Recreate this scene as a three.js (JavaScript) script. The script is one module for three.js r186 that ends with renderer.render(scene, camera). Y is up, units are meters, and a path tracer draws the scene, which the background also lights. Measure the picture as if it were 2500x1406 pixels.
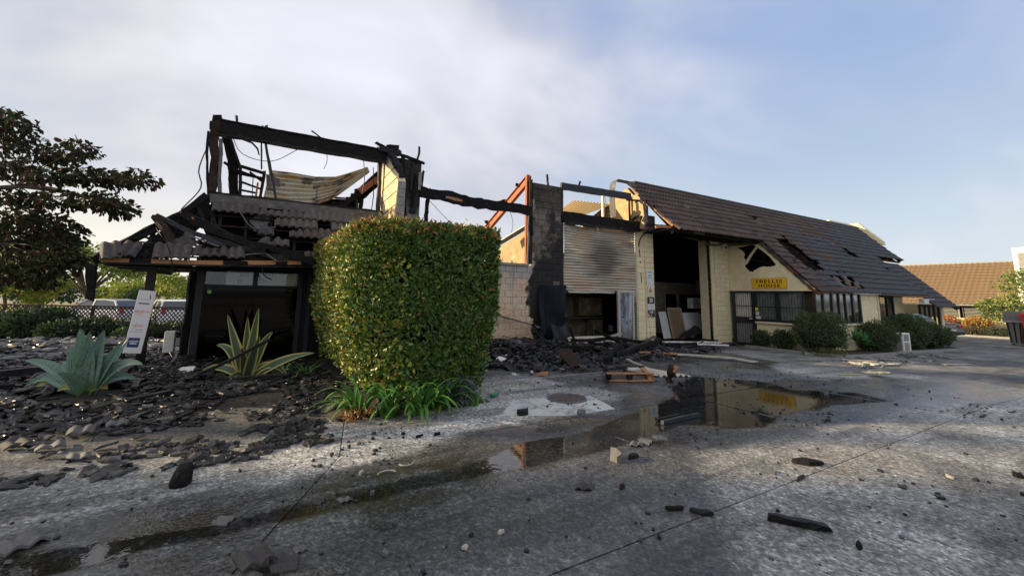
import * as THREE from 'three';
import { ConvexGeometry } from 'three/addons/geometries/ConvexGeometry.js';
import { mergeGeometries, mergeVertices, toCreasedNormals } from 'three/addons/utils/BufferGeometryUtils.js';

// ---------- camera, sky, sun, exposure ----------
const R = Math.PI / 180;
const scene = new THREE.Scene();
const camera = new THREE.PerspectiveCamera(2 * Math.atan(703 / 1074) / R, 2500 / 1406, 0.05, 900);
camera.rotation.order = 'YXZ';
camera.position.set(0, 1.6, 0);
camera.rotation.set(8.58 * R, -31.22 * R, 0.977 * R);
camera.setViewOffset(2500, 1406, 0, 145, 2500, 1406);   // the photograph is cropped off the lens axis
camera.updateProjectionMatrix();

const renderer = new THREE.WebGLRenderer({ antialias: true });
renderer.setSize(1024, 575);
renderer.toneMapping = THREE.LinearToneMapping;
renderer.toneMappingExposure = 1.85;
renderer.shadowMap.enabled = true;

const SUN_EL = 15 * R, sunH = new THREE.Vector3(-0.86, 0, -0.5).normalize();
const sunDir = new THREE.Vector3(sunH.x * Math.cos(SUN_EL), Math.sin(SUN_EL), sunH.z * Math.cos(SUN_EL));
const sun = new THREE.DirectionalLight(new THREE.Color().setRGB(1, 0.78, 0.48), 5);
sun.position.copy(sunDir).multiplyScalar(80).add(new THREE.Vector3(8, 0, -9));
sun.target.position.set(8, 0, -9);
sun.castShadow = true; sun.shadow.radius = 3;
sun.shadow.mapSize.set(4096, 4096);
Object.assign(sun.shadow.camera, { left: -45, right: 45, top: 30, bottom: -30, near: 1, far: 200 });
scene.add(sun, sun.target);

// ---------- noise ----------
function rng(seed) { let a = seed >>> 0; return () => { a = (a + 0x6d2b79f5) | 0; let t = Math.imul(a ^ (a >>> 15), 1 | a); t = (t + Math.imul(t ^ (t >>> 7), 61 | t)) ^ t; return ((t ^ (t >>> 14)) >>> 0) / 4294967296; }; }
const TAB = new Float32Array(65536); { const r = rng(77); for (let i = 0; i < 65536; i++) TAB[i] = r(); }
const hsh = (x, y) => TAB[(Math.imul(x, 374761393) + Math.imul(y, 668265263) >>> 7) & 65535];
function vn(x, y) { const i = Math.floor(x), j = Math.floor(y); let u = x - i, v = y - j; u = u * u * (3 - 2 * u); v = v * v * (3 - 2 * v); const p = Math.imul(i, 374761393), q = Math.imul(j, 668265263), p1 = p + 374761393 | 0, q1 = q + 668265263 | 0; const a = TAB[(p + q >>> 7) & 65535], b = TAB[(p1 + q >>> 7) & 65535], c = TAB[(p + q1 >>> 7) & 65535], d = TAB[(p1 + q1 >>> 7) & 65535]; return a + (b - a) * u + (c - a) * v + (a - b - c + d) * u * v; }
function fbm(x, y, o = 4) { let s = 0, a = 0.5, n = 0; for (let k = 0; k < o; k++) { s += a * vn(x, y); n += a; a *= 0.5; x = x * 2.03 + 17.3; y = y * 2.03 + 9.1; } return s / n; }
const sm = (a, b, x) => { const t = Math.min(1, Math.max(0, (x - a) / (b - a))); return t * t * (3 - 2 * t); };
const lerp = (a, b, t) => a + (b - a) * t;
const mix3 = (a, b, t) => [lerp(a[0], b[0], t), lerp(a[1], b[1], t), lerp(a[2], b[2], t)];

{ // the sky: a veil of high cloud, thinner toward the right
  const w = 1024, h = 512, d = new Float32Array(w * h * 4);
  for (let j = 0; j < h; j++) for (let i = 0; i < w; i++) {
    const el = (j + 0.5) / h * Math.PI - Math.PI / 2, az = ((i + 0.5) / w - 0.5) * 2 * Math.PI;
    const x = Math.cos(el) * Math.cos(az), y = Math.sin(el), z = Math.cos(el) * Math.sin(az);
    const yy = Math.max(0, y), k = 1 / (yy + 0.32), px = x * k, pz = z * k;
    const toSun = x * sunDir.x + y * sunDir.y + z * sunDir.z, glow = Math.pow(Math.max(0, toSun), 7);
    const wx = fbm(px * 0.9 + 3, pz * 0.9 + 8, 3), wz = fbm(px * 0.9 + 31, pz * 0.9 + 18, 3);
    let c = fbm(px * 1.1 + wx * 1.6 + 5, pz * 1.1 + wz * 1.6 + 2, 5);
    const wisp = fbm(px * 2.2 + wx * 2.6 + pz * 1.6, pz * 4.4 + wz * 2 - px * 1.1, 5);
    const hx = x / Math.max(0.3, Math.hypot(x, z));
    const side = 0.98 - 0.60 * sm(0.42, 1.05, hx);     // more veil toward the sun's side
    const cov = sm(0.1, 1.0, side + (c - 0.5) * 0.9 + (wisp - 0.5) * 0.75);
    const blue = mix3([0.46, 0.58, 0.68], [0.23, 0.34, 0.58], sm(0.0, 0.55, y));
    const cl = 0.36 + 0.22 * c + 0.30 * wisp;
    const cloud = [cl * 0.985, cl * 0.985, cl * 1.08];
    let col = mix3(blue, cloud, 0.15 + 0.8 * cov);
    col = mix3(col, [0.66, 0.69, 0.70], 0.6 * (1 - sm(0.0, 0.26, y)));
    col = mix3(col, [0.92, 0.84, 0.62], 0.75 * (1 - sm(0.02, 0.22, y)) * sm(0.25, 0.85, toSun));
    col = [col[0] + glow * 0.42, col[1] + glow * 0.36, col[2] + glow * 0.16];
    if (y < 0) col = mix3(col, [0.16, 0.16, 0.15], sm(0, 0.15, -y));
    const o = (j * w + i) * 4; for (let q = 0; q < 3; q++) d[o + q] = col[q] * 0.68; d[o + 3] = 1;
  }
  const t = new THREE.DataTexture(d, w, h, THREE.RGBAFormat, THREE.FloatType);
  t.mapping = THREE.EquirectangularReflectionMapping; t.magFilter = t.minFilter = THREE.LinearFilter; t.needsUpdate = true;
  scene.background = t; scene.environment = t;
}

// ---------- helpers ----------
const srgb8 = (v) => { v = Math.min(1, Math.max(0, v)); return Math.round(255 * (v <= 0.0031308 ? v * 12.92 : 1.055 * Math.pow(v, 1 / 2.4) - 0.055)); };
function tex(w, h, fn, { color = true, rx = 1, ry = 1, clamp = false } = {}) {  // fn(u, v, x, y) -> linear rgb or a value
  const d = new Uint8Array(w * h * 4);
  for (let j = 0; j < h; j++) for (let i = 0; i < w; i++) {
    const c = fn((i + 0.5) / w, (j + 0.5) / h, i, j), o = (j * w + i) * 4;
    if (color) { d[o] = srgb8(c[0]); d[o + 1] = srgb8(c[1]); d[o + 2] = srgb8(c[2]); } else if (Array.isArray(c)) { for (let k = 0; k < 3; k++) d[o + k] = Math.min(255, Math.max(0, c[k] * 255)); } else d[o] = d[o + 1] = d[o + 2] = Math.min(255, Math.max(0, c * 255));
    d[o + 3] = 255;
  }
  const t = new THREE.DataTexture(d, w, h); t.magFilter = t.minFilter = THREE.LinearFilter;
  t.wrapS = t.wrapT = clamp ? THREE.ClampToEdgeWrapping : THREE.RepeatWrapping;
  if (color) t.colorSpace = THREE.SRGBColorSpace;
  t.repeat.set(rx, ry); t.needsUpdate = true; return t;
}
function canvasTex(w, h, draw) { const c = document.createElement('canvas'); c.width = w; c.height = h; const g = c.getContext('2d'); draw(g, w, h); const t = new THREE.CanvasTexture(c); t.colorSpace = THREE.SRGBColorSpace; return t; }
// a tiling noise: blend of four shifted copies
const tile2 = (f) => (u, v) => { const a = f(u, v), b = f(u - 1, v), c = f(u, v - 1), d = f(u - 1, v - 1); const s = sm(0, 1, u), t = sm(0, 1, v); return lerp(lerp(a, b, s), lerp(c, d, s), t); };
const col = (r, g, b) => new THREE.Color().setRGB(r, g, b);
function mat(r, g, b, rough = 0.85, o = {}) { return new THREE.MeshStandardMaterial({ color: col(r, g, b), roughness: rough, ...o }); }
function matP(r, g, b, rough, o = {}) { return new THREE.MeshPhysicalMaterial({ color: col(r, g, b), roughness: rough, ...o }); }
const NOISE = (() => { const n = 256, v = new Float32Array(n * n), f = tile2((u, v) => 0.62 * fbm(u * 7, v * 7, 4) + 0.38 * fbm(u * 40, v * 40, 2)); for (let j = 0; j < n; j++) for (let i = 0; i < n; i++) v[j * n + i] = f((i + 0.5) / n, (j + 0.5) / n); return v; })();
const NOISE_BUMP = tex(256, 256, (u, v, i, j) => NOISE[j * 256 + i], { color: false });
function grain(r, g, b, rough, { amp = 0.35, freq = 6, fine = 40, bump = 0.004, size = 256, metres = 1, o = {}, tint = null } = {}) { // a tiling noisy material, uv in metres
  const ox = Math.floor(freq * 37) % 256, oy = Math.floor(fine * 53) % 256, flip = (freq + fine) % 2 > 0.9;
  const at = (i, j) => { const a = flip ? NOISE[((i + ox) & 255) * 256 + ((j + oy) & 255)] : NOISE[((j + oy) & 255) * 256 + ((i + ox) & 255)]; const k = Math.max(1, Math.round(freq / 6)), b2 = NOISE[((j * k + 91) & 255) * 256 + ((i * k + 17) & 255)]; return 0.6 * a + 0.4 * b2; };
  const map = tex(256, 256, (u, v, i, j) => { const k = at(i, j) - 0.5, q = Math.exp(amp * 4.6 * k); const c = [r * q, g * q, b * q]; return tint ? mix3(c, tint, sm(0.06, 0.22, k)) : c; });
  const m = new THREE.MeshStandardMaterial({ map, roughness: rough, ...o }); map.repeat.set(1 / metres, 1 / metres);
  if (bump) { m.bumpMap = NOISE_BUMP.clone(); m.bumpMap.repeat.set(1 / metres, 1 / metres); m.bumpMap.offset.set(0.37, 0.21); m.bumpScale = bump; }
  return m;
}
function boxUV(g, s = 1, ou = 0, ov = 0) { // uv in metres by the way each face points
  if (g.index) g = g.toNonIndexed();
  const p = g.attributes.position, uv = new Float32Array(p.count * 2), a = new THREE.Vector3(), b = new THREE.Vector3(), c = new THREE.Vector3(), n = new THREE.Vector3();
  for (let i = 0; i < p.count; i += 3) {
    a.fromBufferAttribute(p, i); b.fromBufferAttribute(p, i + 1); c.fromBufferAttribute(p, i + 2);
    n.copy(b).sub(a).cross(c.clone().sub(a)); const x = Math.abs(n.x), y = Math.abs(n.y), z = Math.abs(n.z);
    for (let k = 0; k < 3; k++) { const q = [a, b, c][k]; let u, v; if (z >= x && z >= y) { u = q.x; v = q.y; } else if (x >= y) { u = q.z; v = q.y; } else { u = q.x; v = q.z; } uv[(i + k) * 2] = u * s + ou; uv[(i + k) * 2 + 1] = v * s + ov; }
  }
  g.setAttribute('uv', new THREE.BufferAttribute(uv, 2)); return g;
}
function cbox(w, h, d, c = 0.006) { // a box with chamfered edges
  c = Math.min(c, w * 0.3, h * 0.3, d * 0.3); const pts = [];
  for (const x of [-1, 1]) for (const y of [-1, 1]) for (const z of [-1, 1]) {
    pts.push(new THREE.Vector3(x * w / 2, y * (h / 2 - c), z * (d / 2 - c)), new THREE.Vector3(x * (w / 2 - c), y * h / 2, z * (d / 2 - c)), new THREE.Vector3(x * (w / 2 - c), y * (h / 2 - c), z * d / 2));
  }
  return boxUV(new ConvexGeometry(pts));
}
const bx = (x0, x1, y0, y1, z0, z1, c = 0.006) => boxUV(cbox(x1 - x0, y1 - y0, z1 - z0, c).translate((x0 + x1) / 2, (y0 + y1) / 2, (z0 + z1) / 2));
const plainBox = (x0, x1, y0, y1, z0, z1) => boxUV(new THREE.BoxGeometry(x1 - x0, y1 - y0, z1 - z0).translate((x0 + x1) / 2, (y0 + y1) / 2, (z0 + z1) / 2));
const V = (x, y, z) => new THREE.Vector3(x, y, z);
// a bar with a rough, uneven surface along a path of points (charred timber, bent metal)
function bar(pts, w, h, { rough = 0.12, seg = 0.12, seed = 1, taper = 0, up = V(0, 1, 0), ragged = 0.5 } = {}) {
  const r = rng(seed * 7919 + 13), P = pts.map((p) => Array.isArray(p) ? V(...p) : p), path = [];
  for (let i = 0; i + 1 < P.length; i++) { const L = P[i].distanceTo(P[i + 1]), n = Math.max(1, Math.round(L / seg)); for (let k = 0; k < n; k++) path.push(P[i].clone().lerp(P[i + 1], k / n)); }
  path.push(P[P.length - 1].clone());
  const rings = [], N = path.length, wob = rough >= 0.1 ? 0.32 * Math.min(w, h) : 0;
  if (wob) path.forEach((q, i) => { const d = i * seg; q.add(V((fbm(d * 2.3 + seed * 3.7, 5, 2) - 0.5) * wob * 2, (fbm(d * 2.1 + seed * 1.9, 15, 2) - 0.5) * wob * 2, (fbm(d * 2.6 + seed * 2.3, 25, 2) - 0.5) * wob * 2)); });
  for (let i = 0; i < N; i++) {
    const t = path[Math.min(N - 1, i + 1)].clone().sub(path[Math.max(0, i - 1)]).normalize();
    let u = Math.abs(t.dot(up)) > 0.95 ? V(0, 0, 1) : up; const s = t.clone().cross(u).normalize(); u = s.clone().cross(t).normalize();
    const k = (1 - taper * i / (N - 1)) * (wob ? 0.82 + 0.36 * fbm(i * seg * 3.1 + seed * 5.3, 35, 2) : 1), end = (i === 0 || i === N - 1), ring = [];
    for (const [a, b] of [[-1, -1], [1, -1], [1, 1], [-1, 1]]) {
      const q = path[i].clone().addScaledVector(s, a * w / 2 * k * (1 + (r() - 0.5) * 2 * rough)).addScaledVector(u, b * h / 2 * k * (1 + (r() - 0.5) * 2 * rough));
      if (end && rough) q.addScaledVector(t, (r() - 0.5) * ragged * Math.min(w, h) * 2);
      ring.push(q);
    } rings.push(ring);
  }
  const pos = [], quad = (a, b, c, d) => { for (const q of [a, b, c, a, c, d]) pos.push(q.x, q.y, q.z); };
  for (let i = 0; i + 1 < N; i++) for (let k = 0; k < 4; k++) quad(rings[i][k], rings[i][(k + 1) % 4], rings[i + 1][(k + 1) % 4], rings[i + 1][k]);
  quad(rings[0][3], rings[0][2], rings[0][1], rings[0][0]); quad(...rings[N - 1]);
  const g = new THREE.BufferGeometry(); g.setAttribute('position', new THREE.Float32BufferAttribute(pos, 3)); boxUV(g); g.computeVertexNormals(); return g;
}
function tube(pts, rad, { n = 6, taper = 0, seg = 0.15 } = {}) { // a round rod through points
  const P = pts.map((p) => Array.isArray(p) ? V(...p) : p), curve = P.length > 2 ? new THREE.CatmullRomCurve3(P) : new THREE.LineCurve3(P[0], P[1]);
  const L = curve.getLength(), k = Math.max(P.length > 2 ? P.length * 2 : 1, Math.round(L / seg)); const g = new THREE.TubeGeometry(curve, k, rad, n);
  if (taper) { const p = g.attributes.position, c = V(0, 0, 0), q = V(0, 0, 0); for (let i = 0; i <= k; i++) { curve.getPointAt(i / k, c); for (let j = 0; j <= n; j++) { q.fromBufferAttribute(p, i * (n + 1) + j).sub(c).multiplyScalar(1 - taper * i / k).add(c); p.setXYZ(i * (n + 1) + j, q.x, q.y, q.z); } } }
  return g;
}
const plain = (g) => { const o = g.index ? g.toNonIndexed() : g; for (const k of Object.keys(o.attributes)) if (!['position', 'normal', 'uv'].includes(k)) o.deleteAttribute(k); if (!o.attributes.normal) o.computeVertexNormals(); if (!o.attributes.uv) boxUV(o); return o; };
const merge = (list) => mergeGeometries(list.map(plain));

const used = new Map();
function numbered(n) { const k = used.get(n) ?? 0; used.set(n, k + 1); return k ? n + '_' + String(k).padStart(3, '0') : n; }
function finish(m) { m.castShadow = m.receiveShadow = true; return m; }
function tag(o, label, category, group) { o.userData.label = label; o.userData.category = category; if (group) o.userData.group = group; return o; }
function thing(name, label, category, base = [0, 0, 0], group) { const o = new THREE.Group(); o.name = numbered(name); o.position.set(...base); tag(o, label, category, group); scene.add(o); return o; }
const rootOf = (o) => { while (o.parent && o.parent !== scene) o = o.parent; return o; };
// a part whose geometry is given in world coordinates
function part(name, geo, material, parent, label) { const b = rootOf(parent).position; geo.translate(-b.x, -b.y, -b.z); const m = finish(new THREE.Mesh(geo, material)); m.name = name; if (label) m.userData.label = label; parent.add(m); return m; }
// a piece that shares its geometry, set at a world position
function piece(name, geo, material, parent, pos, rot) { const b = rootOf(parent).position; const m = finish(new THREE.Mesh(geo, material)); m.name = name; m.position.set(pos[0] - b.x, pos[1] - b.y, pos[2] - b.z); if (rot) { if (rot.isQuaternion) m.quaternion.copy(rot); else m.rotation.set(...rot); } parent.add(m); return m; }
// a thing of one mesh, geometry in world coordinates, origin at its base
function single(name, geo, material, label, category, group) { geo.computeBoundingBox(); const b = geo.boundingBox, c = V((b.min.x + b.max.x) / 2, b.min.y, (b.min.z + b.max.z) / 2); geo.translate(-c.x, -c.y, -c.z); const m = finish(new THREE.Mesh(geo, material)); m.position.copy(c); m.name = numbered(name); tag(m, label, category, group); scene.add(m); return m; }
function struct(name, geo, material) { const m = finish(new THREE.Mesh(geo, material)); m.name = numbered(name); m.userData.kind = 'structure'; scene.add(m); return m; }

// ---------- the ground ----------
const gy = (x, z = 0) => (x < 10.2 ? 0 : x < 18.2 ? -0.04 * (x - 10.2) : -0.32 - 0.017 * Math.min(60, x - 18.2)) + (x < 8 && z < -16 ? Math.max(-1.2, 0.03 * (z + 16)) * sm(8, 2, x) : 0);
const segD = (x, z, a, b) => { const dx = b[0] - a[0], dz = b[1] - a[1], t = Math.min(1, Math.max(0, ((x - a[0]) * dx + (z - a[1]) * dz) / (dx * dx + dz * dz))); const ex = x - a[0] - dx * t, ez = z - a[1] - dz * t; return ex * ex + ez * ez; };   // squared
const inPoly = (x, z, P) => { let c = false; for (let i = 0, j = P.length - 1; i < P.length; j = i++) if ((P[i][1] > z) !== (P[j][1] > z) && x < (P[j][0] - P[i][0]) * (z - P[i][1]) / (P[j][1] - P[i][1]) + P[i][0]) c = !c; return c; };
const polyD = (x, z, P) => { P.box ??= P.reduce((b, q) => [Math.min(b[0], q[0]), Math.max(b[1], q[0]), Math.min(b[2], q[1]), Math.max(b[3], q[1])], [1e9, -1e9, 1e9, -1e9]); const B = P.box; if (x < B[0] - 1.2 || x > B[1] + 1.2 || z < B[2] - 1.2 || z > B[3] + 1.2) return 1.2; let d = 1e9; for (let i = 0, j = P.length - 1; i < P.length; j = i++) d = Math.min(d, segD(x, z, P[j], P[i])); d = Math.sqrt(d); return inPoly(x, z, P) ? -d : d; };
const lineD = (x, z, L) => { let d = 1e9; for (let i = 0; i + 1 < L.length; i++) d = Math.min(d, segD(x, z, L[i], L[i + 1])); return Math.sqrt(d); };
const STREAM = [[-3, -3.9], [-1, -3.84], [0.08, -3.78], [1.2, -3.86], [2.05, -3.88], [2.9, -4.0], [3.7, -3.98], [4.7, -4.2], [5.4, -4.35]];
const POOL = [[4.55, -4.1], [5.0, -4.75], [6.2, -5.0], [7.0, -5.75], [8.1, -6.1], [9.0, -5.2], [8.6, -4.4], [9.4, -3.75], [9.2, -3.15], [7.9, -3.6], [6.9, -3.5], [5.8, -3.4]];
const SHEEN = [[8.4, -5.4], [11.5, -4.4], [14.2, -4.1], [14.4, -3.1], [12.6, -2.4], [11.4, -2.2], [9.0, -2.8], [7.5, -2.95], [6.2, -2.9], [4.9, -3.3], [4.2, -3.9], [6.4, -4.6]];
const DAMP = [[-4, -4.35], [1.2, -4.4], [2.3, -4.75], [3.3, -4.95], [4.6, -4.95], [5.5, -5.6], [5.2, -7.3], [6.0, -9.5], [14, -10.4], [13, -7], [10.5, -5.6], [10.5, -2.9], [7.5, -2.75], [5.1, -3.1], [4.2, -3.25], [3.7, -2.6], [3.1, -2.0], [2.3, -1.2], [1.0, -1.3], [-0.6, -2.4], [-4, -2.8]];
const WHITE = [[3.13, -5.36], [3.93, -4.93], [4.76, -4.9], [5.0, -5.72], [4.55, -5.65], [4.1, -6.0], [3.75, -6.05]];
const SOOT = [[-4, -5.4], [-1.6, -5.7], [-0.2, -5.9], [1.2, -6.1], [1.6, -7], [3.4, -7.2], [5.6, -8.0], [6.6, -7.2], [8.4, -6.9], [11, -8.2], [13.2, -9.4], [16, -10.4], [17, -11.7], [-4, -11.7]];
function groundAt(x, z, fine) { // -> [r, g, b, roughness, height]
  const w1 = fbm(x * 0.9 + 4, z * 0.9, 3) - 0.5, w2 = fbm(x * 3.1, z * 3.1 + 9, 3) - 0.5, wob = w1 * 0.42 + w2 * 0.22;
  const big = fbm(x * 0.35 + 40, z * 0.35 + 7, 3), mid = fbm(x * 1.7 + 2, z * 1.7 + 60, 4), st = fbm(x * 0.9 + 12, z * 5.5, 3);
  const f1 = fine ? vn(x * 85, z * 85) : 0.5, f2 = fine ? fbm(x * 40 + 9, z * 40, 2) : fbm(x * 9, z * 9, 2), f3 = vn(x * 26 + 4, z * 26);
  let damp = sm(0.14, -0.16, polyD(x, z, DAMP) + wob * 1.1) * (0.72 + 0.28 * sm(0.3, 0.6, mid));
  let pool = sm(0.05, -0.05, polyD(x, z, POOL) + wob * 0.75);
  const ld = lineD(x, z, STREAM);
  pool = Math.max(pool, sm(0.05, -0.03, ld - 0.14 - wob * 0.5 - 0.17 * sm(1.8, 2.8, x)));
  const sheen = sm(0.25, -0.2, polyD(x, z, SHEEN) + wob * 1.2);
  let film = Math.max(sheen, sm(0.42, 0.1, ld + wob * 0.6));
  // smaller shallow patches of water
  film = Math.max(film, sm(0.52, 0.62, fbm(x * 0.8 + 70, z * 1.4 + 30, 3)) * damp);
  let soot = sm(0.2, -0.35, polyD(x, z, SOOT) + wob * 1.8) * (0.55 + 0.45 * sm(0.25, 0.6, mid));
  soot = Math.max(soot, 0.75 * sm(0.60, 0.72, fbm(x * 1.3 + 33, z * 2.2 + 90, 4)) * sm(-4.6, -6, z) * sm(2.5, 0.5, x));
  const k = Math.exp((big - 0.5) * 0.9 + (mid - 0.5) * 1.15 + (st - 0.5) * 0.6 + (f2 - 0.5) * 1.15 + (f1 - 0.5) * 1.4 + (f3 - 0.5) * 0.6);
  let c = mix3([0.245 * k, 0.246 * k, 0.238 * k], [0.27 * k, 0.245 * k, 0.195 * k], sm(0.5, 0.8, fbm(x * 0.7 + 90, z * 0.7, 3)) * 0.6);
  const run = fbm(x * 0.55 + 3 + z * 0.12, z * 3.4 + 21, 4); c = c.map((q) => q * lerp(1, 0.55, sm(0.52, 0.68, run) * 0.8)); // sooty runs along the fall
  const oil = sm(0.63, 0.72, fbm(x * 0.65 + 55, z * 0.65 + 13, 3)); c = c.map((q) => q * lerp(1, 0.5, oil * 0.7));
  const tar = lerp(1, 0.5, sm(11.5, 16, x)); c = c.map((q) => q * tar); // the drive at the right is darker asphalt
  let rough = 0.86, h = 0.5 + (f2 - 0.5) * 0.7 + (f1 - 0.5) * 0.5;
  if (f1 > 0.93 && fine) c = c.map((q) => q * 1.6);
  const d = Math.max(damp * 0.9, film * 0.75);
  c = c.map((q) => q * lerp(1, 0.17, d)); rough = lerp(rough, 0.42, d);
  // green-brown slime in the channel
  const slime = sm(0.55, 0.1, ld + wob * 0.8) * sm(3.2, 1.5, x) * sm(0.35, 0.65, fbm(x * 4, z * 4, 3)); c = mix3(c, [0.035, 0.03, 0.014], slime * 0.75);
  const wd = polyD(x, z, WHITE) + w2 * 0.04; const wh = sm(0.03, -0.01, wd) * (0.55 + 0.45 * sm(0.34, 0.5, fbm(x * 6 + 3, z * 6, 4)));
  c = mix3(c, [0.52 * (0.8 + 0.4 * f2), 0.53 * (0.8 + 0.4 * f2), 0.50 * (0.8 + 0.4 * f2)], wh * (1 - soot * 0.4)); rough = lerp(rough, 0.7, wh);
  const bits = sm(0.66, 0.72, fbm(x * 16, z * 16, 3)) * sm(0.0, 0.5, soot); c = mix3(c, [0.028, 0.027, 0.026], Math.min(0.93, soot * 0.82 + bits)); 
  // worn white bay line
  const ln = sm(0.035, 0.02, Math.abs(z + 7.36 - w2 * 0.03)) * sm(3.7, 4.0, x) * sm(6.95, 6.8, x) * sm(0.34, 0.44, fbm(x * 7, z * 30, 3)); c = mix3(c, [0.5, 0.49, 0.45], ln * 0.85);
  const sp = fine ? sm(0.735, 0.775, fbm(x * 22 + 50, z * 22, 2)) * sm(0.45, 0.7, mid) : 0; c = mix3(c, [0.03, 0.03, 0.03], sp * 0.7);
  // water: dark, smooth
  const wet = Math.max(pool, film * 0.82 * sm(0.2, 0.55, f2 * 0.4 + 0.6 * mid + film * 0.35));
  c = c.map((q) => q * lerp(1, 0.38, pool)); rough = lerp(rough, pool > 0.5 ? 0.035 : 0.16, wet); h = lerp(h, 0.45, pool * 0.97 + film * 0.2 * (1 - pool));
  return [c[0], c[1], c[2], rough, h];
}
function bakeGround(x0, x1, z0, z1, w, h, fine, bump) { // v runs from z1 (0) back to z0 (1)
  const a = new Float32Array(w * h * 5);
  for (let j = 0; j < h; j++) for (let i = 0; i < w; i++) { const q = groundAt(lerp(x0, x1, (i + 0.5) / w), lerp(z1, z0, (j + 0.5) / h), fine); a.set(q, (j * w + i) * 5); }
  const m = new THREE.MeshStandardMaterial({ roughness: 1 });
  m.map = tex(w, h, (u, v, i, j) => { const o = (j * w + i) * 5; return [a[o], a[o + 1], a[o + 2]]; }, { clamp: true });
  const w2 = w >> 1, h2 = h >> 1; m.roughnessMap = tex(w2, h2, (u, v, i, j) => a[(j * 2 * w + i * 2) * 5 + 3], { color: false, clamp: true });
  m.bumpMap = tex(w, h, (u, v, i, j) => a[(j * w + i) * 5 + 4], { color: false, clamp: true }); m.bumpScale = bump;
  m.userData.uv = (x, z) => [(x - x0) / (x1 - x0), (z - z1) / (z0 - z1)];
  return m;
}
const SX = [-3.84, 1.28, 3.84, 6.4, 8.96, 11.52, 14.08], SZ = [0.27, -2.28, -4.83, -7.38, -9.45, -11.56];
const diagX = (z) => z > -5.9 ? 0.22 + (-3.41 - z) * 0.534 : 1.55;
const mGround = { near: bakeGround(-4, 6.5, -11.6, 0.4, 1750, 1360, true, 0.006), right: bakeGround(6.3, 14.2, -11.6, 0.4, 1024, 1024, true, 0.006), far: null };
{
  const apron = new THREE.Group(); apron.name = 'concrete_apron'; apron.userData.kind = 'structure'; scene.add(apron);
  for (let i = 0; i + 1 < SX.length; i++) for (let j = 0; j + 1 < SZ.length; j++) {
    const zb = SZ[j + 1], zf = SZ[j]; if (SX[i] < 1 && j >= 3) continue; if (i === 1 && j >= 3) continue;
    const ex = (k, z) => (k === 1 ? diagX(z) : SX[k]), gap = 0.0065, m = i < 3 ? mGround.near : mGround.right;
    const q = [[ex(i, zf) + gap, zf - gap], [ex(i + 1, zf) - gap, zf - gap], [ex(i + 1, zb) - gap, zb + gap], [ex(i, zb) + gap, zb + gap]];
    const n = 6, pos = [], uv = [], put = (x, y, z) => { pos.push(x, y, z); uv.push(...m.userData.uv(x, z)); };
    const at = (a, b, inset) => { const l = [lerp(q[0][0], q[3][0], b), lerp(q[0][1], q[3][1], b)], r = [lerp(q[1][0], q[2][0], b), lerp(q[1][1], q[2][1], b)]; let x = lerp(l[0], r[0], a), z = lerp(l[1], r[1], a); const e = (a === 0 || a === 1 || b === 0 || b === 1); if (inset) return [x, gy(x) - 0.06, z]; return [x, gy(x) - (e ? 0.0015 : 0), z]; };
    const ps = [0, 0.006, 0.2, 0.4, 0.6, 0.8, 0.994, 1];
    for (let a = 0; a < 7; a++) for (let b = 0; b < 7; b++) { const A = at(ps[a], ps[b]), B = at(ps[a + 1], ps[b]), C = at(ps[a + 1], ps[b + 1]), D = at(ps[a], ps[b + 1]); for (const v of [A, B, C, A, C, D]) put(...v); }
    const rim = [[0, 0], [1, 0], [1, 1], [0, 1], [0, 0]];
    for (let k = 0; k < 4; k++) { const A = at(...rim[k]), B = at(...rim[k + 1]), C = at(...rim[k + 1], 1), D = at(...rim[k], 1); for (const v of [A, D, C, A, C, B]) put(...v); }
    const g = new THREE.BufferGeometry(); g.setAttribute('position', new THREE.Float32BufferAttribute(pos, 3)); g.setAttribute('uv', new THREE.Float32BufferAttribute(uv, 2)); g.computeVertexNormals();
    const s = finish(new THREE.Mesh(g, m)); s.name = 'slab'; apron.add(s);
  }
}
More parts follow.
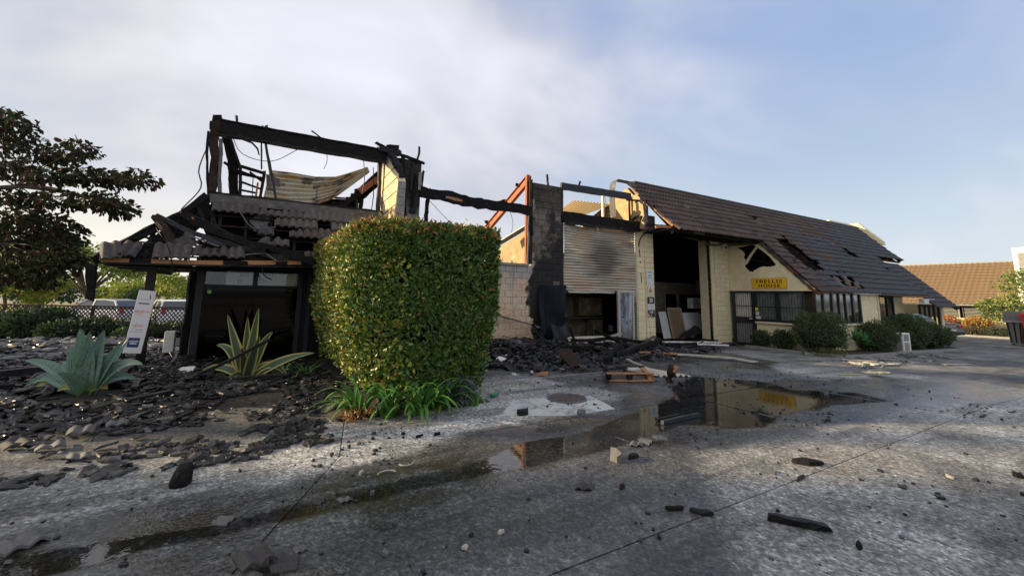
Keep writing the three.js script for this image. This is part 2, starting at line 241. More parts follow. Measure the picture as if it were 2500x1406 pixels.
{ // everything beyond the slabs: one sheet to the horizon, sunk under the slabs
  mGround.far = bakeGround(-26, 62, -64, 12, 1280, 900, false, 0.01);
  const xs = [], zs = []; for (let x = -400; x < -60; x += 40) xs.push(x); for (let x = -60; x < -4; x += 4) xs.push(x); xs.push(-3.86, -3.85, 1.5, 3.83, 6.4, 9, 10.2, 11.5, 14.07, 14.09, 16, 18.2); for (let x = 20; x < 80; x += 4) xs.push(x); for (let x = 80; x <= 400; x += 40) xs.push(x);
  for (let z = 100; z > 8; z -= 12) zs.push(z); zs.push(4, 0.29, 0.27, -2.3, -4.8, -7.4, -7.41, -9.5, -11.55, -11.57, -14, -16); for (let z = -18; z > -60; z -= 3) zs.push(z); for (let z = -60; z >= -400; z -= 30) zs.push(z);
  const pos = [], uv = [], idx = [];
  for (const z of zs) for (const x of xs) {
    const under = x > -3.855 && x < 14.08 && z < 0.28 && z > -11.56, soil = x < 3.85 && x > -3.9 && z < -7.405 && z > -11.56;
    pos.push(x, gy(x, z) - (soil ? 0.02 : under ? 0.022 : 0.004), z); uv.push(...mGround.far.userData.uv(x, z));
  }
  for (let j = 0; j + 1 < zs.length; j++) for (let i = 0; i + 1 < xs.length; i++) { const a = j * xs.length + i, b = a + 1, c = a + xs.length, d = c + 1; idx.push(a, b, d, a, d, c); }
  const g = new THREE.BufferGeometry(); g.setAttribute('position', new THREE.Float32BufferAttribute(pos, 3)); g.setAttribute('uv', new THREE.Float32BufferAttribute(uv, 2)); g.setIndex(idx); g.computeVertexNormals();
  mGround.far.map.wrapS = mGround.far.map.wrapT = mGround.far.roughnessMap.wrapS = mGround.far.roughnessMap.wrapT = mGround.far.bumpMap.wrapS = mGround.far.bumpMap.wrapT = THREE.MirroredRepeatWrapping;
  struct('ground', g, mGround.far);
}

// ---------- shared materials ----------
const SOOTY = { specularIntensity: 0.35 };
const asPhys = (m, o) => { const q = new THREE.MeshPhysicalMaterial({ map: m.map, bumpMap: m.bumpMap, bumpScale: m.bumpScale, roughness: m.roughness, ...o }); return q; };
const mChar = asPhys(grain(0.0095, 0.0092, 0.0095, 0.82, { amp: 0.6, freq: 9, fine: 34, bump: 0.012, tint: [0.042, 0.040, 0.038], metres: 0.8 }), SOOTY);
const mCharWet = asPhys(grain(0.007, 0.007, 0.008, 0.5, { amp: 0.5, freq: 12, fine: 40, bump: 0.01, metres: 0.8 }), { specularIntensity: 0.5 });
const mCharBrown = asPhys(grain(0.030, 0.019, 0.014, 0.8, { amp: 0.6, freq: 8, fine: 30, bump: 0.008, tint: [0.075, 0.046, 0.028], metres: 0.8 }), SOOTY);
const mAsh = grain(0.105, 0.10, 0.095, 0.9, { amp: 0.55, freq: 7, fine: 30, bump: 0.005, tint: [0.25, 0.24, 0.22], metres: 0.9 });
const mRawWood = grain(0.36, 0.17, 0.07, 0.75, { amp: 0.4, freq: 5, fine: 40, bump: 0.003, metres: 0.9 });
const mOxide = grain(0.30, 0.085, 0.035, 0.7, { amp: 0.45, freq: 5, fine: 26, bump: 0.003, tint: [0.42, 0.16, 0.06] });
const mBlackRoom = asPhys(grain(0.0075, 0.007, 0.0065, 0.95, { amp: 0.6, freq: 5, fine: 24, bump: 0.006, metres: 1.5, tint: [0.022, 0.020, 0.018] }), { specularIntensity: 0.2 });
const mFrame = asPhys(grain(0.020, 0.024, 0.031, 0.5, { amp: 0.35, freq: 6, fine: 40, bump: 0.002, metres: 0.7 }), { specularIntensity: 0.6 });
const mGrey = grain(0.24, 0.24, 0.23, 0.85, { amp: 0.4, freq: 5, fine: 30, bump: 0.004 });
const TILEC = [[0.064, 0.053, 0.048], [0.046, 0.039, 0.037], [0.082, 0.068, 0.061], [0.060, 0.044, 0.038]];
const mTiles = TILEC.map((c, i) => grain(...c, 0.78, { amp: 0.6, freq: 7 + i * 5, fine: 44 + i * 7, bump: 0.005, metres: 0.6, tint: [c[0] * 2.3, c[1] * 2.3, c[2] * 2.3] }));
const mDarkGlass = matP(0.30, 0.32, 0.33, 0.03, { transmission: 1, thickness: 0, ior: 1.3, specularIntensity: 0.7 });
const mGlass = matP(0.9, 0.93, 0.93, 0.02, { transmission: 1, thickness: 0, ior: 1.5 });
const mGalv = grain(0.46, 0.44, 0.37, 0.5, { amp: 0.35, freq: 3, fine: 20, bump: 0.001, o: { metalness: 0.35 }, tint: [0.30, 0.17, 0.05], metres: 1.4 });
const mCreamTrim = grain(0.62, 0.54, 0.36, 0.75, { amp: 0.14, freq: 4, fine: 30, bump: 0.001, metres: 1.3 });

// the burnt block front: cream paint scorched brown and black, world x 2.9..9.3 across, y 0..5.6 up
const mFacade = (() => {
  const W = 1152, H = 1008, X = (u) => 2.9 + u * 6.4, Y = (v) => v * 5.6;
  const map = tex(W, H, (u, v) => {
    const x = X(u), y = Y(v), n1 = fbm(x * 1.3, y * 1.3 + 5, 4), n2 = fbm(x * 5, y * 5 + 40, 4), n3 = fbm(x * 22, y * 22, 3), drip = fbm(x * 7, y * 0.9 + 3, 3);
    let c = mix3([0.60, 0.43, 0.29], [0.62, 0.52, 0.38], sm(0.35, 0.65, n1));
    c = c.map((q) => q * (0.78 + 0.44 * n3));
    // grey smoke film under the sill, ragged at its lower edge
    c = mix3(c, [0.33, 0.33, 0.31], sm(1.75, 2.25, y + (n1 - 0.5) * 1.1 + (n2 - 0.5) * 0.5) * 0.85);
    c = mix3(c, [0.20, 0.17, 0.14], sm(0.62, 0.72, drip) * 0.5 * sm(0.3, 1.5, y));
    c = mix3(c, [0.12, 0.10, 0.085], sm(0.35, 0.05, y + (n2 - 0.5) * 0.4) * 0.55);
    if (x > 6.9) {
      const edge = 7.72 + 0.1 * Math.sin(y * 3.1) + (n2 - 0.5) * 0.35 + (y < 1.5 ? 0.12 * (1.5 - y) : 0);
      const brown = mix3([0.075, 0.058, 0.049], [0.20, 0.165, 0.135], sm(0.40, 0.68, n2 * 0.6 + n1 * 0.4));
      const t = sm(edge - 0.06, edge + 0.05, x); c = mix3(c, brown.map((q) => q * (0.75 + 0.5 * n3)), t);
      const blackLow = sm(3.5, 2.5, y + (n1 - 0.5) * 1.5 + (n2 - 0.5) * 0.9 - sm(8.2, 9, x) * 0.9);
      const blackTop = sm(4.2, 4.5, y + (n2 - 0.5) * 0.3) * 0.85;
      const blob = sm(0.52, 0.62, fbm(x * 2.2 + 8, y * 2.6, 4)) * sm(7.9, 8.6, x);
      c = mix3(c, [0.013, 0.0125, 0.013], t * Math.min(0.96, Math.max(blackLow, blackTop * 0.8, blob * 0.85)));
    }
    if (x > 3.1 && x < 4.2) c = mix3(c, [0.012, 0.012, 0.012], sm(3.5, 4.1, y + (n1 - 0.5) * 0.9) * 0.96);
    return c;
  });
  return new THREE.MeshStandardMaterial({ map, roughness: 0.88, bumpMap: tex(512, 512, tile2((u, v) => fbm(u * 50, v * 50, 3)), { color: false }), bumpScale: 0.002 });
})();
mFacade.bumpMap.repeat.set(6, 5);
const facadeUV = (g) => { if (g.index) g = g.toNonIndexed(); const p = g.attributes.position, uv = new Float32Array(p.count * 2); for (let i = 0; i < p.count; i++) { uv[i * 2] = (p.getX(i) + (p.getZ(i) + 11.6) * 0.4 - 2.9) / 6.4; uv[i * 2 + 1] = p.getY(i) / 5.6; } g.setAttribute('uv', new THREE.BufferAttribute(uv, 2)); return g; };
// running-bond blocks on a wall: each its own piece, proud of the mortar behind; axis x (front wall) or z (side wall)
function blocks(parent, a0, a1, y0, y1, face, depth, material, { axis = 'x', out = 1, uvf = (g) => g, bw = 0.4, bh = 0.2, keep = () => true, seed = 3, name = 'block' } = {}) {
  const r = rng(seed), rows = Math.round((y1 - y0) / bh), hh = (y1 - y0) / rows, mats = Array.isArray(material) ? material : [material];
  for (let j = 0; j < rows; j++) {
    let a = a0 - (j % 2 ? bw / 2 : 0);
    while (a < a1 - 0.02) {
      const s = Math.max(a, a0), e = Math.min(a + bw, a1); a += bw; if (e - s < 0.05) continue;
      const cy = y0 + (j + 0.5) * hh; if (!keep((s + e) / 2, cy)) continue;
      const p = (r() - 0.5) * 0.004, f0 = face - out * depth, f1 = face + out * p, lo = Math.min(f0, f1), hi = Math.max(f0, f1);
      const g = axis === 'x' ? bx(s + 0.005, e - 0.005, y0 + j * hh + 0.005, y0 + (j + 1) * hh - 0.005, lo, hi, 0.005) : bx(lo, hi, y0 + j * hh + 0.005, y0 + (j + 1) * hh - 0.005, s + 0.005, e - 0.005, 0.005);
      part(name, uvf(g), mats[Math.floor(r() * mats.length)], parent);
    }
  }
}
// an extruded profile in the z-y plane, from x0 to x1
function profileX(pts, x0, x1, bev = 0.006) { // pts [z, y]
  const s = new THREE.Shape(pts.map(([z, y]) => new THREE.Vector2(-z, y)));
  const g = new THREE.ExtrudeGeometry(s, { depth: x1 - x0 - 2 * bev, bevelEnabled: true, bevelSize: bev, bevelThickness: bev, bevelOffset: -bev, bevelSegments: 1 });
  g.rotateY(Math.PI / 2); g.translate(x0 + bev, 0, 0); return boxUV(g);
}
// a grid surface from a function, with thickness
function sheet(fn, nu, nv, thick = 0.004) {
  const P = [], pos = [], uv = []; for (let j = 0; j <= nv; j++) for (let i = 0; i <= nu; i++) P.push(fn(i / nu, j / nv));
  const N = P.map((p, k) => { const i = k % (nu + 1), j = Math.floor(k / (nu + 1)); const a = P[j * (nu + 1) + Math.min(nu, i + 1)].clone().sub(P[j * (nu + 1) + Math.max(0, i - 1)]), b = P[Math.min(nv, j + 1) * (nu + 1) + i].clone().sub(P[Math.max(0, j - 1) * (nu + 1) + i]); return a.cross(b).normalize(); });
  const Q = P.map((p, k) => p.clone().addScaledVector(N[k], -thick));
  const idx = [], n = P.length; for (const p of [...P, ...Q]) pos.push(p.x, p.y, p.z);
  for (let s = 0; s < 2; s++) for (let j = 0; j <= nv; j++) for (let i = 0; i <= nu; i++) { const L = P[0].distanceTo(P[nu]), M = P[0].distanceTo(P[nv * (nu + 1)]); uv.push(i / nu * L, j / nv * M); }
  for (let j = 0; j < nv; j++) for (let i = 0; i < nu; i++) { const a = j * (nu + 1) + i, b = a + 1, c = a + nu + 1, d = c + 1; idx.push(a, b, d, a, d, c, n + a, n + d, n + b, n + a, n + c, n + d); }
  for (let i = 0; i < nu; i++) { const a = i, b = i + 1, c = nv * (nu + 1) + i, d = c + 1; idx.push(a, n + b, b, a, n + a, n + b, c, d, n + d, c, n + d, n + c); }
  for (let j = 0; j < nv; j++) { const a = j * (nu + 1), b = a + nu + 1, c = a + nu, d = b + nu; idx.push(a, b, n + b, a, n + b, n + a, c, n + d, d, c, n + c, n + d); }
  const g = new THREE.BufferGeometry(); g.setAttribute('position', new THREE.Float32BufferAttribute(pos, 3)); g.setAttribute('uv', new THREE.Float32BufferAttribute(uv, 2)); g.setIndex(idx); g.computeVertexNormals(); return g;
}
// one two-roll concrete roof tile: x across, lying down the slope along -z(up) to +z(down), y off the roof
const TW = 0.36, TL = 0.40, TE = 0.335;
function tileGeo(seed, broken = 0) {
  const r = rng(seed), n = 12, prof = []; for (let i = 0; i <= n; i++) { const t = i / n, ph = (t * 2) % 1; prof.push([(t - 0.5) * (TW - 0.006), 0.050 * Math.pow(Math.max(0, Math.sin(ph * Math.PI * 1.0)), 1.5) * (t === 1 ? 0 : 1)]); }
  const c0 = [r(), r(), r(), r()], cut = prof.map((_, i) => { const t = i / n * 3, k = Math.min(2, Math.floor(t)); return broken ? -TL / 2 + TL * (0.2 + 0.5 * lerp(c0[k], c0[k + 1], t - k) + 0.06 * r()) * broken : -TL / 2; }), pos = [], q = (...v) => { for (const k of [0, 1, 2, 0, 2, 3]) pos.push(...v[k]); };
  for (let i = 0; i < n; i++) {
    const [x0, y0] = prof[i], [x1, y1] = prof[i + 1], th = 0.03, f = TL / 2, a = cut[i], b = cut[i + 1];
    q([x0, y0 + th, f], [x1, y1 + th, f], [x1, y1 + th, b], [x0, y0 + th, a]);
    q([x0, y0 * 0.9, f], [x1, y1 * 0.9, f], [x1, y1 + th, f], [x0, y0 + th, f]);
    if (broken) q([x0, y0 + th, a], [x1, y1 + th, b], [x1, y1, b], [x0, y0, a]);
  }
  for (const [i, s] of [[0, -1], [n, 1]]) { const [x, y] = prof[i]; q([x, y, TL / 2], [x, y + 0.03, TL / 2], [x, y + 0.03, cut[i]], [x, y, cut[i]]); }
  const g = new THREE.BufferGeometry(); g.setAttribute('position', new THREE.Float32BufferAttribute(pos, 3)); boxUV(g); return toCreasedNormals(g, 0.7);
}
const GTILE = [tileGeo(1), tileGeo(2), tileGeo(3)], GBROKEN = [tileGeo(4, 0.6), tileGeo(5, 0.8), tileGeo(6, 1)];

// ---------- the burnt front office at the left ----------
const office = thing('burnt_office', 'burnt-out corner office with charred hip roof, dark glazing and missing tiles', 'building', [0, 0, -11.5]);
{
  const r = rng(5);
  // posts and eave
  part('veranda_post', bar([[-1.45, 0, -10.5], [-1.46, 2.06, -10.5]], 0.13, 0.13, { seed: 2, rough: 0.06 }), mCharWet, office);
  part('veranda_post', bar([[-2.24, 2.05, -10.2], [-2.22, 1.6, -10.22], [-2.20, 1.40, -10.2]], 0.13, 0.12, { seed: 3, rough: 0.2, taper: 0.25 }), mChar, office, 'burnt-through post end hanging from the roof corner');
  const fas = part('fascia', bar([[-2.16, 2.07, -10.2], [-0.6, 2.11, -10.2], [0.4, 2.16, -10.2], [1.02, 2.20, -10.2]], 0.035, 0.085, { seed: 4, rough: 0.08 }), mRawWood, office, 'fascia board with orange unburnt timber showing');
  part('fascia_batten', bar([[-2.18, 2.02, -10.19], [1.9, 2.12, -10.19]], 0.05, 0.03, { seed: 5 }), mCharWet, fas);
  part('fascia', bar([[1.0, 2.19, -10.21], [2.98, 2.2, -10.21]], 0.035, 0.1, { seed: 6 }), mChar, office);
  for (const [a, b, s] of [[-1.75, -1.45, 8], [-0.35, 0.05, 9], [0.55, 0.75, 10]]) part('char_patch', bar([[a, 2.09 + (a + 1.5) * 0.03, -10.178], [b, 2.10 + (a + 1.5) * 0.03, -10.178]], 0.02, 0.075, { seed: s, rough: 0.3 }), mChar, fas);
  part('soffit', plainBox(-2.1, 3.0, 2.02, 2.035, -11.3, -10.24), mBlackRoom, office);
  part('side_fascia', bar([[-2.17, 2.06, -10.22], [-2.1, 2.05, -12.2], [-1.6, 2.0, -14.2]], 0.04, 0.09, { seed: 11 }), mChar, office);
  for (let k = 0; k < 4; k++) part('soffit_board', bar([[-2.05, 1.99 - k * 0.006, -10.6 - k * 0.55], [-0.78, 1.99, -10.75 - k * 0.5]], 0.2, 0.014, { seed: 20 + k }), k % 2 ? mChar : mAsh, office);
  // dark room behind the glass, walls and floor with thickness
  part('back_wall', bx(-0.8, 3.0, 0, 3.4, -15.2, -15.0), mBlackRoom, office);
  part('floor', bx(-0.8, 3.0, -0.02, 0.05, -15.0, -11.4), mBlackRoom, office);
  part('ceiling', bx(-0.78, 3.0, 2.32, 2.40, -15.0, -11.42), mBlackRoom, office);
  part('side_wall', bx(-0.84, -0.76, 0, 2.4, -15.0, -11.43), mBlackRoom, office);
  for (let k = 0; k < 7; k++) part('wall_board', bar([[-0.87 - 0.02 * r(), 0, -12.0 - k * 0.3], [-0.87 - 0.03 * r(), 2.3 - 0.3 * r() * (k % 3), -12.0 - k * 0.3]], 0.03, 0.24, { seed: 30 + k, up: V(0, 0, 1) }), k % 3 === 2 ? mCharBrown : mChar, office);
  part('corner_post', bar([[-0.92, 0, -11.75], [-0.9, 2.1, -11.75]], 0.12, 0.14, { seed: 41 }), mChar, office);
  part('corner_post', bar([[-1.0, 0, -12.1], [-0.98, 2.08, -12.1]], 0.07, 0.1, { seed: 42 }), mAsh, office);
  // partition and burnt furniture seen dimly through the glass
  part('partition', bx(-0.1, 0.0, 0, 2.3, -14.0, -12.8), mBlackRoom, office);
  part('counter', bx(0.5, 1.9, 0, 0.95, -14.2, -13.4), mCharBrown, office);
  part('ceiling_light', bx(0.2, 0.7, 2.16, 2.22, -13.3, -13.1), mAsh, office);
  // glazing
  const win = part('window', merge([bx(-0.82, -0.68, 0, 2.08, -11.42, -11.28), bx(1.10, 1.2, 0, 2.1, -11.40, -11.28), bx(-0.68, 1.1, 2.02, 2.1, -11.39, -11.29), bx(-0.68, 1.1, 1.66, 1.71, -11.38, -11.30), bx(0.20, 0.28, 1.71, 2.02, -11.38, -11.30), bx(-0.68, 1.1, 0.02, 0.10, -11.39, -11.29)]), mFrame, office, 'dark grey window frame with a transom');
  part('pane', plainBox(-0.675, 1.095, 0.105, 1.655, -11.346, -11.34), mDarkGlass, win);
  part('pane', plainBox(-0.675, 0.195, 1.715, 2.015, -11.346, -11.34), mGlass, win);
  part('pane', plainBox(0.285, 1.095, 1.715, 2.015, -11.346, -11.34), mGlass, win);
  part('wall_panel', bx(1.2, 3.0, 0, 2.3, -11.45, -11.33), mCharWet, office);
  part('wall_stud', bar([[1.36, 0, -11.3], [1.34, 2.15, -11.3]], 0.09, 0.05, { seed: 44 }), mFrame, office);
  part('wall_stud', bar([[1.62, 0, -11.3], [1.6, 2.1, -11.3]], 0.07, 0.05, { seed: 45 }), mChar, office);
  // ledge on top of the tiles
  part('ledge_board', bar([[-0.78, 3.585, -11.5], [1.1, 3.585, -11.5], [3.0, 3.57, -11.5]], 0.045, 0.2, { seed: 46, rough: 0.05 }), mAsh, office, 'grey scorched board along the top of the tiles');
  part('ledge_capping', bar([[-0.8, 3.715, -11.64], [3.0, 3.71, -11.64]], 0.22, 0.05, { seed: 47, rough: 0.12 }), mCharWet, office);
  part('ledge_wall', plainBox(-0.76, 3.0, 2.4, 3.52, -11.72, -11.6), mBlackRoom, office);
}
// front tile slope: plane through y 3.6 at z -11.6 down to y 2.15 at z -10.2
const SL = Math.atan(1.036), slopeP = (x, s, off = 0) => V(x, 3.56 - s * Math.sin(SL) + off * Math.cos(SL), -11.56 + s * Math.cos(SL) + off * Math.sin(SL));
{
  const roof = part('roof', merge([0, 1, 2, 3, 4, 5, 6, 7].map((k) => { const x = -0.55 + k * 0.48; return bar([slopeP(x, 0, -0.09), slopeP(x + (k < 3 ? 0.06 : 0), 2.0, -0.09)], 0.05, 0.11, { seed: 60 + k }); })), mChar, office, 'charred rafters under the front tile slope');
  for (let k = 0; k < 6; k++) { const x0 = -0.75 - k * 0.27; part('batten', bar([slopeP(k > 2 ? x0 - 0.1 : -0.7, 0.18 + k * TE, -0.025), slopeP(3, 0.18 + k * TE, -0.025)], 0.045, 0.028, { seed: 70 + k, rough: 0.2 }), k % 2 ? mChar : mCharBrown, roof); }
  // rows from the top; # whole, b broken, . gone
  const rows = ['###bb#b######', '....b##.#####', '...b.b#####b#', '....b..######', '......b######'];
  const r = rng(9);
  rows.forEach((row, j) => [...row].forEach((ch, i) => {
    if (ch === '.') return;
    const x = -0.58 + (i * TW) * 0.82 + (j % 2) * 0.05, xx = -0.56 + i * 0.298;
    if (xx > 2.95) return;
    const p = slopeP(xx, 0.32 + j * TE + (r() - 0.5) * 0.012, 0.05), g = ch === 'b' ? GBROKEN[Math.floor(r() * 3)] : GTILE[Math.floor(r() * 3)];
    const t = piece('tile', g, mTiles[Math.floor(r() * 4)], roof, p.toArray(), [SL - 0.125 + (r() - 0.5) * 0.03, (r() - 0.5) * 0.03, (r() - 0.5) * 0.02]); t.scale.x = 0.85;
  }));
  // the remaining tiles along the eave at the left
  const eave = [[-2.02, 1.90, 0, 0.1], [-1.78, 1.84, 0, -0.06], [-1.30, 1.84, 0, 0.03], [-1.02, 1.84, 0, 0], [-0.72, 1.74, 1, 0], [-0.44, 1.72, 1, 0.02], [-0.16, 1.74, 1, 0.05], [1.35, 1.9, 0, 0.05], [1.65, 1.9, 0, 0]];
  for (const [x, s, b, tw] of eave) { const t = piece('tile', b ? GBROKEN[Math.floor(r() * 3)] : GTILE[Math.floor(r() * 3)], mTiles[r() < 0.5 ? 1 : 0], roof, slopeP(x, s, 0.05).toArray(), [SL - 0.05 + tw, tw * 2, tw]); t.scale.x = 0.8; }
  const lying = [[-1.05, 1.45, 0.4, 1.0], [0.4, 1.4, -0.6, 0.5]];
  for (const [x, s, ry, rx] of lying) piece('tile', GBROKEN[Math.floor(r() * 3)], mTiles[1], roof, slopeP(x, s, 0.07).toArray(), [SL + rx * 0.3, ry, 0.2]);
  part('torn_lining', sheet((u, v) => slopeP(0.05 + u * 0.36 + 0.06 * Math.sin(v * 9), 0.28 + v * 0.5 + 0.08 * Math.sin(u * 8), -0.03 - 0.08 * v), 6, 6, 0.006), mAsh, roof, 'torn pale lining hanging inside the roof hole');
}
// hip and west slope: charred rafters, battens, fallen beams
{
  const frame = part('hip_frame', bar([[-2.2, 2.06, -10.14], [-1.5, 2.82, -10.85], [-1.1, 3.22, -11.2], [-0.75, 3.66, -11.62]], 0.07, 0.16, { seed: 80, rough: 0.16 }), mChar, office, 'charred hip rafter climbing from the eave corner');
  const west = (x, z, off = 0) => V(x - off * 0.7, 3.6 + 1.09 * (x + 0.75) + off * 0.7, z);
  for (let k = 0; k < 6; k++) { const z = -11.0 - k * 0.55; part('rafter', bar([west(-0.8, z), west(k === 0 ? -1.5 : -2.1, z - 0.1)], 0.05, 0.12, { seed: 90 + k, rough: 0.15 }), mChar, frame); }
  for (let k = 0; k < 4; k++) part('batten', bar([west(-2.0 + k * 0.3, -10.45 - k * 0.25, 0.07), west(-2.0 + k * 0.32, -12.6, 0.07)], 0.05, 0.035, { seed: 100 + k, rough: 0.25 }), mChar, frame);
  for (const [k, x] of [-1.85, -1.55, -1.25, -0.95].entries()) part('jack_rafter', bar([slopeP(x, 1.95, -0.06), slopeP(x, 1.95 - (x + 2.15) * 1.4, -0.06)], 0.05, 0.1, { seed: 110 + k }), mChar, frame);
  const BE = [ // fallen and leaning timbers: points, width, height, material
    [[[-1.56, 3.03, -10.85], [-0.92, 2.70, -10.56], [-0.35, 2.44, -10.33]], 0.075, 0.07, mFrame],
    [[[-1.18, 3.1, -10.9], [-0.89, 2.96, -10.8], [0.32, 2.42, -10.2]], 0.13, 0.12, mChar],
    [[[-0.95, 2.93, -10.72], [0.2, 2.5, -10.3], [1.3, 2.22, -10.08]], 0.12, 0.13, mChar],
    [[[-0.95, 2.72, -10.62], [-0.1, 2.45, -10.35], [0.62, 2.25, -10.2]], 0.05, 0.08, mCharWet],
    [[[-1.55, 2.98, -10.75], [-1.28, 2.62, -10.55], [-1.2, 2.35, -10.4]], 0.16, 0.06, mCharBrown],
    [[[-1.78, 2.50, -10.5], [-1.3, 2.86, -10.8]], 0.09, 0.05, mChar],
    [[[-1.62, 2.36, -10.35], [-0.9, 2.74, -10.75]], 0.05, 0.05, mChar],
    [[[-0.95, 2.62, -10.45], [-0.45, 2.44, -10.3]], 0.1, 0.03, mAsh],
    [[[-1.02, 2.36, -10.3], [-0.7, 2.62, -10.55]], 0.1, 0.03, mAsh],
    [[[-0.1, 2.3, -10.25], [0.35, 2.36, -10.22], [0.56, 2.2, -10.12]], 0.03, 0.03, mAsh],
    [[[0.1, 3.0, -11.2], [0.5, 2.55, -10.6], [0.75, 2.5, -10.4]], 0.04, 0.05, mChar],
    [[[-1.0, 3.35, -11.35], [-0.6, 2.6, -10.55]], 0.06, 0.08, mChar], [[[-0.7, 3.3, -11.4], [-0.5, 2.5, -10.5]], 0.06, 0.08, mChar],
    [[[-1.0, 2.55, -10.6], [0.9, 2.26, -10.25]], 0.2, 0.05, mCharWet], [[[-1.7, 2.22, -10.32], [-0.6, 2.3, -10.4]], 0.12, 0.06, mChar],
    [[[0.5, 2.28, -10.2], [2.9, 2.24, -10.18]], 0.1, 0.12, mCharWet],
  ];
  BE.forEach(([p, w, h, m], k) => part('fallen_beam', bar(p, w, h, { seed: 130 + k, rough: 0.14 }), m, office));
  part('splinter', bar([[-1.19, 3.15, -10.88], [-1.0, 3.04, -10.8], [-0.93, 2.98, -10.72]], 0.03, 0.06, { seed: 150, taper: 0.5 }), mRawWood, office, 'pale split end of a beam');
  part('attic_floor', bx(-2.0, 3.0, 2.1, 2.16, -11.5, -10.5), mBlackRoom, office);
  const rr = rng(44);
  for (let k = 0; k < 46; k++) { const x = -1.5 + rr() * 2.6, z = -11.3 + rr() * 0.95, y = 2.2 + rr() * 0.16 + Math.max(0, (-10.4 - z) * 0.5) * rr(), a = rr() * 6.28, L = 0.15 + rr() * 0.5; part('charred_stick', bar([[x - Math.cos(a) * L, y, z], [x + Math.cos(a) * L, y + (rr() - 0.4) * 0.25, z + Math.sin(a) * L * 0.3]], 0.03 + rr() * 0.05, 0.02 + rr() * 0.03, { seed: 300 + k, rough: 0.3, seg: 0.2 }), [mChar, mCharWet, mCharBrown, mChar][k % 4], office); }
}
